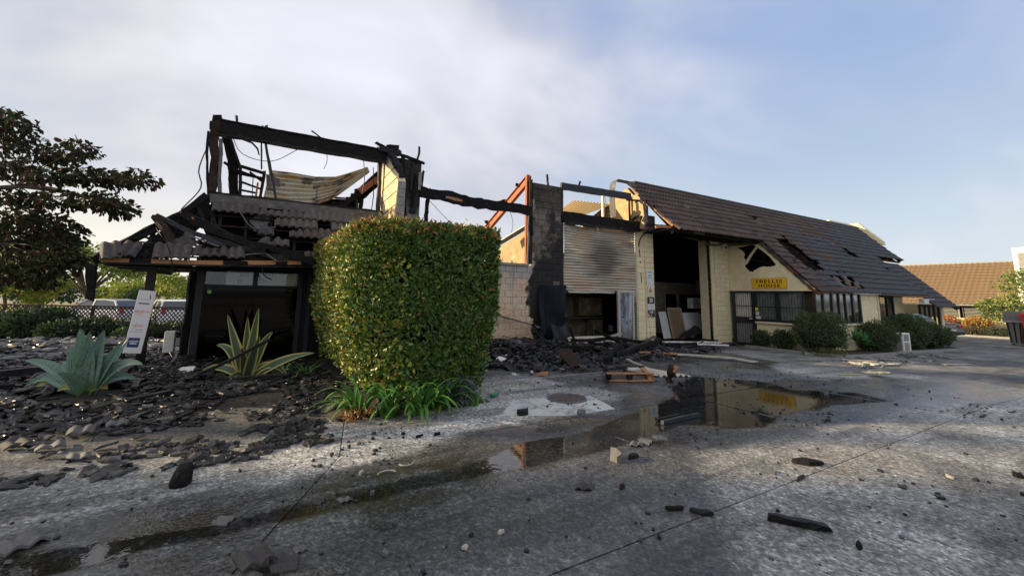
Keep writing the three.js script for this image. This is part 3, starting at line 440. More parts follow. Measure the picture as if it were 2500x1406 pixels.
// clerestory frame above the ledge
{
  const cl = part('clerestory_beam', bar([[-0.86, 5.27, -11.6], [-0.2, 5.24, -11.6], [1.2, 5.235, -11.6], [3.05, 5.235, -11.6]], 0.09, 0.30, { seed: 160, rough: 0.05, seg: 0.2 }), mChar, office, 'long charred beam against the sky');
  part('beam_flange', bar([[-0.75, 5.06, -11.57], [3.0, 5.06, -11.57]], 0.16, 0.045, { seed: 161, rough: 0.12 }), mCharWet, cl);
  part('beam_flange', bar([[-0.8, 5.41, -11.6], [3.0, 5.40, -11.6]], 0.14, 0.035, { seed: 162, rough: 0.15 }), mChar, cl);
  const ST = [ // uprights and rails
    [[[-0.86, 5.36, -11.62], [-0.8, 4.4, -11.62], [-0.74, 3.66, -11.62]], 0.17, 0.12, mCharBrown],
    [[[-0.95, 5.1, -11.55], [-0.93, 4.6, -11.55], [-0.83, 3.7, -11.6]], 0.05, 0.05, mChar],
    [[[-0.93, 5.42, -11.75], [-0.9, 5.2, -11.7]], 0.1, 0.1, mChar], [[[-0.84, 5.48, -11.62], [-0.82, 5.2, -11.62]], 0.16, 0.1, mChar],
    [[[-0.73, 5.0, -11.6], [-0.62, 3.7, -11.6]], 0.07, 0.1, mAsh],
    [[[-0.65, 5.3, -12.3], [-0.5, 4.7, -12.35], [-0.34, 3.8, -12.4]], 0.2, 0.12, mChar],
    [[[-0.58, 5.2, -12.2], [-0.30, 4.5, -12.25], [-0.22, 3.75, -12.3]], 0.07, 0.06, mCharWet],
    [[[-0.62, 4.55, -12.0], [-0.38, 4.42, -12.1], [0.18, 4.36, -12.3]], 0.04, 0.05, mChar],
    [[[-0.34, 4.62, -12.4], [0.18, 4.52, -12.4]], 0.05, 0.06, mChar],
    [[[-0.36, 4.42, -12.4], [0.2, 4.36, -12.4]], 0.04, 0.05, mChar], [[[-0.3, 4.22, -12.4], [0.2, 4.1, -12.4]], 0.04, 0.05, mChar],
    [[[-0.28, 4.02, -12.4], [0.1, 3.98, -12.4]], 0.04, 0.05, mChar], [[[-0.1, 4.5, -12.4], [0.2, 4.28, -12.4]], 0.03, 0.04, mChar],
    [[[-0.02, 4.42, -12.42], [0.02, 3.75, -12.42]], 0.02, 0.02, mCharBrown], [[[0.1, 4.25, -12.4], [0.08, 3.7, -12.4]], 0.04, 0.03, mRawWood],
    [[[0.2, 4.55, -12.4], [0.17, 3.72, -12.4]], 0.07, 0.08, mCharBrown],
    [[[0.075, 5.48, -11.65], [0.085, 5.0, -11.65], [0.14, 4.42, -11.65]], 0.035, 0.035, mFrame],
    [[[0.14, 5.5, -11.6], [0.16, 5.1, -11.6], [0.33, 4.35, -11.62], [0.49, 3.74, -11.64]], 0.06, 0.06, mFrame],
    [[[-0.47, 5.58, -11.6], [-0.40, 5.22, -11.6]], 0.05, 0.05, mFrame],
    [[[1.13, 5.56, -11.6], [1.34, 5.44, -11.6], [1.47, 5.36, -11.6]], 0.03, 0.03, mChar],
    [[[-0.45, 5.06, -11.52], [-0.1, 4.98, -11.5], [0.02, 4.86, -11.5], [0.06, 4.72, -11.5]], 0.03, 0.04, mChar],
    // the far right frame and rafters before the fire wall
    [[[1.95, 3.75, -12.4], [2.5, 4.3, -12.3], [3.0, 4.95, -12.1]], 0.06, 0.14, mChar], [[[2.3, 3.9, -12.6], [3.05, 4.75, -12.3]], 0.05, 0.2, mChar],
    [[[2.5, 4.32, -12.2], [2.95, 4.72, -12.1]], 0.04, 0.14, mOxide],
    [[[2.45, 4.4, -12.4], [2.48, 3.72, -12.4]], 0.07, 0.07, mCharWet], [[[2.62, 4.45, -12.4], [2.6, 3.72, -12.4]], 0.1, 0.05, mChar],
    [[[2.88, 5.1, -11.75], [2.92, 3.7, -11.72]], 0.09, 0.12, mFrame], [[[2.78, 5.0, -12.0], [2.84, 4.2, -12.0], [2.8, 3.72, -12.0]], 0.02, 0.02, mChar],
    [[[2.1, 4.05, -12.5], [2.1, 3.7, -12.5]], 0.05, 0.05, mChar], [[[2.24, 4.2, -12.5], [2.26, 3.7, -12.5]], 0.06, 0.05, mChar], [[[2.36, 4.3, -12.5], [2.34, 3.7, -12.5]], 0.05, 0.05, mChar],
    [[[1.4, 3.85, -12.7], [2.5, 4.1, -12.6]], 0.06, 0.22, mChar], [[[1.9, 3.98, -12.5], [2.5, 3.95, -12.5]], 0.05, 0.05, mChar], [[[1.9, 4.12, -12.5], [2.5, 4.16, -12.5]], 0.05, 0.04, mChar],
    [[[1.42, 4.25, -12.05], [1.40, 3.72, -12.0]], 0.025, 0.025, mAsh],
  ];
  ST.forEach(([p, w, h, m], k) => part(k < 21 ? 'stud' : 'roof_frame', bar(p, w, h, { seed: 170 + k, rough: 0.14 }), m, office));
  part('lining_board', sheet((u, v) => V(0.26 + u * 0.32 + 0.1 * (1 - v), 3.66 + v * 0.88 - u * v * 0.06, -12.55 - 0.1 * u), 3, 3, 0.01), mAsh, office, 'pale scorched lining board');
}
// wires and torn strips left hanging
[[[-0.5, 5.05, -11.5], [-0.3, 4.7, -11.5], [0.3, 4.62, -11.55], [0.9, 5.04, -11.5]], [[2.4, 5.05, -11.5], [2.45, 4.5, -11.45], [2.42, 4.1, -11.45]], [[-0.9, 5.0, -11.7], [-1.05, 4.2, -11.6], [-0.95, 3.8, -11.4], [-1.2, 3.2, -11.0]], [[-1.5, 2.75, -10.6], [-1.2, 2.3, -10.15], [-1.1, 1.9, -10.12]], [[0.3, 2.1, -10.15], [0.36, 1.9, -10.12], [0.5, 1.82, -10.14]], [[-0.2, 3.3, -11.1], [0.1, 2.9, -10.7], [0.5, 2.95, -10.6]], [[1.5, 5.06, -11.5], [1.52, 4.8, -11.46], [1.46, 4.6, -11.46]]].forEach((p, k) => part('hanging_wire', tube(p, 0.008 + 0.003 * (k % 3), { n: 4 }), k % 3 === 2 ? mAsh : mCharWet, office));
// torn corrugated iron
{
  const ST = [[0.22, 4.76, 3.6], [0.75, 4.75, 3.62], [1.35, 4.72, 3.75], [1.9, 4.80, 4.08], [2.35, 5.0, 4.52], [2.74, 5.17, 4.9]];
  const g = sheet((u, v) => { const t = u * (ST.length - 1), i = Math.min(ST.length - 2, Math.floor(t)), f = t - i, a = ST[i], b = ST[i + 1]; const x = lerp(a[0], b[0], f), top = lerp(a[1], b[1], f), bot = lerp(a[2], b[2], f); const c = Math.sin(v * Math.PI * 2 * 8) * 0.042; return V(x + 0.12 * v - 0.1 * u * v, lerp(bot, top, v) + c * 0.4, -12.25 - 0.75 * v * (1 - 0.4 * u) + c + 0.05 * Math.sin(u * 7)); }, 40, 72, 0.002);
  const rust = tex(512, 256, (u, v) => { const n = fbm(u * 5, v * 3, 4), st = fbm(u * 3 + 4, v * 24, 3), f = fbm(u * 60, v * 60, 2); let c = [0.46 * (0.7 + 0.5 * f), 0.44 * (0.7 + 0.5 * f), 0.35 * (0.7 + 0.5 * f)]; c = mix3(c, [0.36, 0.20, 0.05], sm(0.5, 0.68, n * 0.6 + st * 0.4) * 0.85); c = mix3(c, [0.05, 0.045, 0.04], sm(0.58, 0.72, fbm(u * 9 + 30, v * 7, 4)) * 0.8); return c; });
  rust.repeat.set(0.36, 0.8);
  single('roofing_sheet', g, new THREE.MeshStandardMaterial({ map: rust, roughness: 0.5, metalness: 0.3 }), 'rusty corrugated iron sheet sagging behind the burnt clerestory frame', 'roofing sheet');
}

// ---------- the burnt workshop between the office and the tiled building ----------
const shop = thing('burnt_workshop', 'roofless burnt block workshop with sooty pier and half-open roller door', 'building', [7.8, 0, -11.6]);
{
  const r = rng(21);
  // fire wall with raking top: cream face toward the sun
  const mFire = (() => { const map = tex(512, 512, (u, v) => { const n = fbm(u * 4, v * 4, 4), n2 = fbm(u * 16, v * 16, 3); let c = [0.60, 0.50, 0.32].map((q) => q * (0.78 + 0.4 * n2)); c = mix3(c, [0.42, 0.25, 0.12], sm(0.52, 0.7, n) * 0.6); return mix3(c, [0.03, 0.028, 0.027], sm(0.86, 0.94, v + (n - 0.5) * 0.14)); }); map.repeat.set(0.3, 1 / 5.4); return new THREE.MeshStandardMaterial({ map, roughness: 0.85, bumpMap: NOISE_BUMP, bumpScale: 0.002 }); })();
  const fw = part('fire_wall', profileX([[-12.1, 0], [-10.35, 0], [-10.35, 4.30], [-10.5, 4.52], [-11.75, 5.42], [-12.1, 5.42]], 3.0, 3.2), mFire, shop, 'cream faced fire wall with a raking top');
  for (let k = 0; k < 7; k++) part('sheet_joint', bar([[2.994, 2.7 + k * 0.34, -10.42], [2.994, 2.62 + k * 0.34 - 0.02, -11.7]], 0.008, 0.012, { rough: 0, seg: 5 }), mCharBrown, fw);
  for (let j = 0; j < 21; j++) { const y = j * 0.205, g = bx(3.004, 3.198, y + 0.006, y + 0.2, -10.40, -10.332, 0.01); part('block', g, mGrey, fw); }
  part('charred_capping', bar([[3.1, 5.42, -11.72], [3.1, 4.72, -10.72], [3.15, 4.42, -10.45]], 0.16, 0.12, { seed: 5, rough: 0.25, seg: 0.07 }), mChar, fw);
  // charred wall piece between the fire wall and the high beam
  const tw = part('charred_wall', facadeUV(bx(3.2, 4.02, 0, 5.28, -11.85, -11.62)), mFacade, shop);
  blocks(tw, 3.2, 4.02, 2.6, 5.2, -11.6, 0.02, mFacade, { uvf: facadeUV, seed: 8 });
  for (const [k, [p, w, h, m]] of [
    [[[2.72, 5.56, -11.6], [3.2, 5.42, -11.62], [4.1, 5.24, -11.6]], 0.07, 0.07, mChar], [[[2.8, 5.42, -11.58], [3.4, 5.42, -11.58]], 0.12, 0.14, mCharWet], [[[3.0, 5.5, -11.6], [3.3, 5.56, -11.6]], 0.05, 0.1, mChar],
    [[[3.32, 5.62, -11.6], [3.3, 5.3, -11.6]], 0.05, 0.05, mChar], [[[3.92, 5.68, -11.6], [3.93, 5.5, -11.6], [3.86, 5.2, -11.6]], 0.05, 0.05, mChar], [[[4.06, 5.02, -11.58], [4.02, 4.4, -11.58]], 0.06, 0.06, mChar],
    [[[3.45, 5.3, -11.55], [3.5, 4.2, -11.5], [3.62, 3.3, -11.5]], 0.09, 0.07, mChar], [[[3.74, 5.2, -11.57], [3.72, 4.4, -11.55]], 0.06, 0.05, mCharWet], [[[3.88, 4.9, -11.57], [3.78, 3.9, -11.55]], 0.08, 0.06, mChar], [[[3.85, 4.3, -11.57], [3.8, 3.75, -11.56]], 0.16, 0.06, mCharWet],
    [[[3.98, 4.95, -11.57], [3.97, 4.45, -11.57]], 0.1, 0.05, mGrey], [[[4.24, 4.5, -11.6], [4.18, 2.6, -11.62]], 0.09, 0.1, mChar],
  ].entries()) part('charred_stub', bar(p, w, h, { seed: 220 + k, rough: 0.2, seg: 0.09 }), m, shop);
  // high burnt beams
  part('beam', bar([[4.0, 4.40, -11.6], [5.2, 4.34, -11.6], [6.4, 4.27, -11.6], [7.7, 4.29, -11.6]], 0.16, 0.29, { seed: 230, rough: 0.12, seg: 0.14 }), mChar, shop, 'charred sagging beam against the sky');
  part('beam_scar', bar([[4.75, 4.33, -11.512], [5.25, 4.29, -11.51]], 0.02, 0.07, { seed: 231, rough: 0.3 }), mRawWood, shop);
  part('beam', bar([[8.95, 5.30, -11.62], [10.6, 5.33, -11.62], [12.25, 5.36, -11.62]], 0.1, 0.24, { seed: 232, rough: 0.08, seg: 0.2 }), mFrame, shop);
  for (const [k, [p, w]] of [[[[8.40, 5.6, -11.62], [8.41, 5.38, -11.62], [8.44, 5.2, -11.62]], 0.05], [[[9.82, 5.6, -11.62], [9.74, 5.42, -11.62], [9.66, 5.2, -11.6]], 0.05]].entries()) part('charred_stub', bar(p, w, w, { seed: 240 + k, rough: 0.25, seg: 0.06 }), mChar, shop);
  part('lintel', bar([[9.0, 4.23, -11.58], [10.5, 4.21, -11.58], [12.7, 4.22, -11.58]], 0.2, 0.37, { seed: 233, rough: 0.06, seg: 0.2 }), mChar, shop, 'charred lintel over the roller door');
  part('lintel_flange', bar([[9.06, 4.02, -11.49], [12.55, 4.05, -11.49]], 0.06, 0.09, { seed: 234, rough: 0.3, seg: 0.1 }), mCharWet, shop);
  // low block wall with a sill, right of the hedge
  const low = part('block_wall', facadeUV(bx(3.2, 7.8, 0, 2.5, -11.85, -11.62)), mFacade, shop, 'smoke-stained cream block wall under the empty window');
  blocks(low, 4.02, 7.8, 0, 2.5, -11.6, 0.02, mFacade, { uvf: facadeUV, seed: 11, keep: (x) => x > 5.4 });
  part('sill', facadeUV(bx(4.02, 7.66, 2.5, 2.58, -11.86, -11.55)), mGrey, low);
  part('broken_bit', bar([[6.6, 2.62, -11.7], [6.75, 2.63, -11.7]], 0.05, 0.09, { seed: 3, rough: 0.3 }), mCreamTrim, low);
  part('broken_bit', bar([[7.05, 2.62, -11.72], [7.15, 2.63, -11.72]], 0.05, 0.08, { seed: 4, rough: 0.3 }), mCreamTrim, low);
  part('window_jamb', bar([[7.72, 2.58, -11.62], [7.72, 5.3, -11.62]], 0.1, 0.1, { seed: 12, rough: 0.08 }), mCharBrown, shop);
  part('window_jamb', bar([[7.62, 2.58, -11.58], [7.64, 4.2, -11.58]], 0.05, 0.05, { seed: 13, rough: 0.1 }), mAsh, shop);
  for (const [y0, y1] of [[4.9, 5.25], [4.35, 4.75], [3.5, 4.1]]) part('char_patch', bar([[7.74, y0, -11.54], [7.72, y1, -11.55]], 0.06, 0.04, { seed: y0 * 10, rough: 0.4 }), mChar, shop);
  // the sooty pier
  const pier = part('pier', facadeUV(bx(7.8, 9.06, 0, 5.24, -12.0, -11.62)), mFacade, shop, 'tall block pier, brown above and black with soot below');
  blocks(pier, 7.8, 9.06, 0, 5.25, -11.6, 0.02, mFacade, { uvf: facadeUV, seed: 13 });
  part('vent', bx(8.62, 8.86, 1.93, 2.06, -11.6, -11.57), mAsh, pier);
  // steel rafter falling to the back: an I-beam, red oxide
  const A = V(7.72, 5.4, -11.7), B = V(7.72, 3.9, -14.9), d = B.clone().sub(A).normalize(), n = V(0, -d.z, d.y).normalize().multiplyScalar(d.z < 0 ? 1 : -1);
  const off = (p, k) => p.clone().addScaledVector(n, k);
  part('rafter', merge([bar([A, B], 0.02, 0.26, { rough: 0, seg: 9 }), bar([off(A, 0.13), off(B, 0.13)], 0.13, 0.02, { rough: 0, seg: 9 }), bar([off(A, -0.13), off(B, -0.13)], 0.13, 0.02, { rough: 0, seg: 9 })]), mOxide, shop, 'red-oxide steel rafter sloping down to the back');
  for (const t of [0.2, 0.48, 0.86]) { const p = A.clone().lerp(B, t); part('purlin_stub', bar([[p.x - 0.14, p.y + 0.18, p.z], [p.x + 0.1, p.y + 0.2, p.z]], 0.08, 0.12, { seed: t * 99, rough: 0.2 }), mChar, shop); }
  part('steel_post', merge([bx(7.60, 7.78, 2.6, 5.48, -11.72, -11.70), bx(7.60, 7.62, 2.6, 5.48, -11.76, -11.66), bx(7.76, 7.78, 2.6, 5.48, -11.76, -11.66)]), mOxide, shop);
  const mSmoked = grain(0.36, 0.245, 0.13, 0.85, { amp: 0.4, freq: 4, fine: 20, bump: 0.003, metres: 1.8, tint: [0.52, 0.40, 0.24] });
  // party wall running back behind the pier
  const pw = part('party_wall', profileX([[-12.0, 0], [-12.0, 4.55], [-13.4, 4.12], [-16, 3.55], [-22, 2.5], [-22, 0]], 9.0, 9.18), mSmoked, shop, 'cream party wall running back, its top raked');
  blocks(pw, -16.4, -12.2, 1.6, 3.4, 9.0, 0.02, [mSmoked], { axis: 'z', out: -1, seed: 15, keep: (z, y) => y < 4.4 + (z + 12) * 0.26 });
  part('roof_edge', bar([[8.96, 4.62, -12.0], [8.96, 4.2, -13.4], [8.96, 3.62, -16], [8.96, 2.6, -22]], 0.05, 0.1, { seed: 5 }), mChar, pw);
  part('roof_edge', bar([[9.06, 4.70, -12.2], [9.06, 4.28, -13.4], [9.06, 3.72, -16], [9.06, 2.7, -22]], 0.3, 0.03, { seed: 6, rough: 0.02 }), mGalv, pw);
  part('burnt_stud', bar([[8.93, 3.8, -13.0], [8.95, 2.4, -12.9]], 0.06, 0.05, { seed: 16 }), mChar, pw);
  part('back_wall', bx(3.0, 9.0, 0, 2.3, -22.2, -22), mCreamTrim, shop);
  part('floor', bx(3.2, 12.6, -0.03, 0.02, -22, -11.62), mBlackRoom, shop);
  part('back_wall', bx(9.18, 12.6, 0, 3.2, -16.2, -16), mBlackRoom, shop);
}
[[[4.1, 4.3, -11.5], [4.9, 3.6, -11.45], [5.6, 3.2, -11.5], [6.4, 3.0, -11.6]], [[6.9, 4.2, -11.52], [7.0, 3.8, -11.5], [6.95, 3.5, -11.5]], [[9.6, 4.05, -11.46], [9.8, 3.85, -11.44], [10.1, 3.95, -11.44]], [[11.9, 4.1, -11.46], [12.0, 3.6, -11.44], [11.95, 3.3, -11.44]], [[10.9, 5.2, -11.55], [10.95, 4.8, -11.5], [11.3, 4.45, -11.5]]].forEach((p) => part('hanging_wire', tube(p, 0.008, { n: 4 }), mCharWet, shop));
// roller door: separate slats in a stained curtain
{
  const W = 640, H = 512, x0 = 9.06, x1 = 12.56, y1 = 4.1;
  const map = tex(W, H, (u, v) => {
    const x = lerp(x0, x1, u), y = v * y1, n = fbm(x * 1.1, y * 1.6 + 8, 4), n2 = fbm(x * 0.9 + 20, y * 9, 3), f = fbm(x * 18, y * 40, 2);
    let c = [0.50, 0.46, 0.37].map((q) => q * (0.9 + 0.2 * f));
    c = mix3(c, [0.46, 0.30, 0.17], sm(0.48, 0.66, n) * 0.45);
    const cx = (x - 10.9) / 0.75, cy = (y - 2.95) / 0.7; c = mix3(c, [0.085, 0.075, 0.065], 0.8 * sm(1.5, 0.2, Math.sqrt(cx * cx + cy * cy) + (n2 - 0.5) * 1.6 + (n - 0.5)));
    c = mix3(c, [0.14, 0.125, 0.11], 0.4 * sm(0.52, 0.66, n2));
    c = mix3(c, [0.05, 0.05, 0.055], 0.8 * sm(1.7, 1.2, y + (n - 0.5) * 0.5) * sm(12.0, 12.2, x));
    return c;
  });
  const mSlat = new THREE.MeshStandardMaterial({ map, roughness: 0.55, metalness: 0.25 });
  const curtain = part('roller_door', merge([bx(9.06, 9.11, 0, 4.05, -11.74, -11.66), bx(12.50, 12.56, 0, 4.05, -11.74, -11.66)]), mGalv, shop, 'scorched steel roller door, half open with buckled slats');
  const P = 0.096, slat = (xa, xb, y, bow, z = -11.68, seed = 0) => {
    const n = Math.max(2, Math.round((xb - xa) / 0.25)), arc = 5, pos = [], uv = [], q = (i, k) => { const x = lerp(xa, xb, i / n), t = k / arc; const sag = bow * Math.sin(Math.PI * (x - x0) / (x1 - x0)); return [x, y + t * P * 0.97 - sag + 0.006 * Math.sin(x * 5 + seed), z + 0.034 * Math.sin(t * Math.PI) + 0.012 * Math.sin(x * 2.3 + seed * 0.4)]; };
    for (let i = 0; i < n; i++) for (let k = 0; k < arc; k++) for (const [a, b] of [[0, 0], [1, 0], [1, 1], [0, 0], [1, 1], [0, 1]]) { const p = q(i + a, k + b); pos.push(...p); uv.push((p[0] - x0) / (x1 - x0), p[1] / y1); }
    const g = new THREE.BufferGeometry(); g.setAttribute('position', new THREE.Float32BufferAttribute(pos, 3)); g.setAttribute('uv', new THREE.Float32BufferAttribute(uv, 2)); g.computeVertexNormals(); return toCreasedNormals(g, 1.0);
  };
  for (let k = 0; k < 24; k++) part('slat', slat(9.12, 12.49, 1.76 + k * P, k > 12 ? 0.13 * Math.pow((k - 12) / 12, 2) : 0, -11.68, k), mSlat, curtain);
  for (let k = 0; k < 18; k++) part('slat', slat(12.2, 12.5, 0.03 + k * P, 0, -11.68, k), mSlat, curtain);
  for (let k = 0; k < 4; k++) part('slat', slat(9.15, 11.3, 0.02 + k * 0.055, 0, -11.4 - k * 0.05, k), mSlat, curtain);
  part('bottom_rail', bar([[9.3, 1.74, -11.66], [10.2, 1.73, -11.65], [10.25, 1.75, -11.64], [11.4, 1.74, -11.66]], 0.05, 0.06, { rough: 0.05, seed: 9 }), mGalv, curtain);
  part('hanging_hook', tube([[10.45, 4.0, -11.45], [10.45, 3.78, -11.45]], 0.012), mGalv, curtain); part('hook_plate', bx(10.4, 10.5, 3.76, 3.79, -11.5, -11.4), mGalv, curtain);
  // the wicket door frame left standing
  const mScorch = (() => { const map = tex(256, 512, (u, v) => { const n = fbm(u * 3, v * 5, 4), st = fbm(u * 6, v * 1.3 + 4, 3); let c = mix3([0.42, 0.44, 0.48], [0.20, 0.23, 0.30], sm(0.4, 0.65, st)); c = mix3(c, [0.14, 0.12, 0.10], sm(0.42, 0.1, v + (n - 0.5) * 0.5) * 0.8); return mix3(c, [0.03, 0.03, 0.03], sm(0.56, 0.7, n) * 0.6); }, { clamp: true }); return new THREE.MeshStandardMaterial({ map, roughness: 0.45, metalness: 0.5 }); })();
  const wd = part('wicket_door', merge([bx(11.40, 11.50, 0, 1.84, -11.56, -11.48), bx(12.12, 12.20, 0, 1.84, -11.56, -11.48), bx(11.50, 12.12, 1.74, 1.84, -11.56, -11.48)]), mGalv, shop, 'scorched metal wicket door in its frame');
  const pg = bx(11.51, 12.11, 0.03, 1.735, -11.535, -11.505); { const p = pg.attributes.position, uv = pg.attributes.uv; for (let i = 0; i < p.count; i++) uv.setXY(i, (p.getX(i) - 11.51) / 0.6, p.getY(i) / 1.74); }
  part('panel', pg, mScorch, wd); part('handle', tube([[11.56, 0.9, -11.47], [11.64, 0.9, -11.47]], 0.014), mChar, wd);
  // inside: burnt cupboards, bench and rubble
  const mRoom = grain(0.17, 0.135, 0.095, 0.85, { amp: 0.9, freq: 4, fine: 14, bump: 0.006, metres: 2.2, tint: [0.5, 0.38, 0.24] });
  part('inner_wall', bx(9.2, 13.2, 0, 2.3, -13.95, -13.85), mRoom, shop);
  const C = (n, g, m, l) => part(n, g, m, shop, l);
  C('burnt_cupboard', bx(11.3, 12.5, 0.85, 1.55, -13.84, -13.5, 0.012), mRoom); C('burnt_cupboard', bx(12.55, 12.98, 0.55, 1.72, -13.84, -13.45, 0.012), mRoom);
  C('burnt_shelf', bx(10.6, 12.4, 0.74, 0.78, -13.84, -13.35), mAsh); C('burnt_shelf', bx(10.4, 12.9, 1.58, 1.62, -13.84, -13.5), mChar);
  C('burnt_locker', bx(11.85, 12.35, 0.02, 0.70, -13.7, -13.3, 0.015), mRoom); C('burnt_locker', bx(9.0, 9.25, 0.3, 1.3, -12.2, -11.9, 0.01), mOxide);
  C('melted_tub', bx(12.5, 12.95, 0.22, 0.52, -13.2, -12.9, 0.05), mGrey); C('lintel_board', bx(9.2, 13, 1.78, 2.0, -13.84, -13.8), mAsh);
  C('ceiling', bx(9.2, 12.5, 3.0, 3.1, -16, -12.2), mBlackRoom); C('dark_lining', bx(12.52, 12.585, 0, 3.6, -14, -11.8), mBlackRoom); C('dark_lining', bx(9.19, 9.24, 0, 3.6, -14, -11.9), mBlackRoom);  // the black lining boards are added to darken the lit inner side walls
}
// dark scorched sheet slumped against the pier, jamb posts and bits
{
  const mNavy = asPhys(grain(0.007, 0.009, 0.017, 0.6, { amp: 0.5, freq: 4, fine: 20, bump: 0.006, metres: 1.2 }), { specularIntensity: 0.3 });
  const g = sheet((u, v) => { const x = lerp(lerp(7.92, 8.0, v), lerp(8.72 + 0.1 * Math.sin(v * 8), 9.12, v), u); return V(x, lerp(0.16 + 0.5 * Math.max(0, Math.sin(u * 9)) * 0.5, 1.92 + 0.03 * u, v), -11.3 - 0.18 * v + 0.06 * Math.sin(u * 5 + v * 6) + 0.04 * Math.sin(u * 13)); }, 14, 16, 0.012);
  single('scorched_sheet', g, mNavy, 'dark scorched sheet slumped against the sooty block pier', 'sheet metal');
  const g2 = sheet((u, v) => V(lerp(8.2, 8.75, u) + 0.08 * v, lerp(0.1, 0.75, v) - 0.1 * Math.sin(u * 3), -11.05 - 0.15 * v + 0.08 * Math.sin(u * 6 + v * 4)), 8, 8, 0.01);
  single('crumpled_sheet', g2, mFrame, 'small crumpled grey sheet at the foot of the sooty pier', 'sheet metal');
  single('leaning_rail', bar([[5.9, 1.14, -11.42], [7.0, 0.87, -11.4], [8.2, 0.55, -11.35]], 0.05, 0.05, { seed: 7, rough: 0.1 }), mAsh, 'thin rail leaning across the cream block wall beside the hedge', 'rail');
  single('leaning_rail', bar([[5.55, 0.35, -11.3], [6.2, 0.98, -11.45]], 0.03, 0.03, { seed: 8, rough: 0.05 }), mCreamTrim, 'short pale stick propped under the rail beside the hedge', 'rail');
  const arc = [[[7.35, 0.62, -10.9], [7.42, 0.4, -10.85], [7.65, 0.1, -10.8]], [[7.45, 0.75, -11.0], [7.6, 0.45, -10.95], [7.85, 0.1, -10.9]], [[7.75, 0.55, -11.05], [7.85, 0.3, -11.0], [7.95, 0.05, -10.95]]];
  ['outermost of the curved charred pieces against the cream block wall', 'tallest of the curved charred pieces against the cream block wall', 'shortest of the curved charred pieces, next to the sooty pier'].forEach((l, k) => single('curved_timber', bar(arc[k], 0.11, 0.08, { seed: 60 + k, rough: 0.2 }), mCharWet, l, 'charred timber'));
  single('curved_timber', bar([[9.0, 0.62, -11.2], [9.06, 0.3, -11.1], [9.1, 0.02, -11.05]], 0.06, 0.07, { seed: 66, rough: 0.25 }), mChar, 'bent charred upright at the left edge of the roller door', 'charred timber');
}

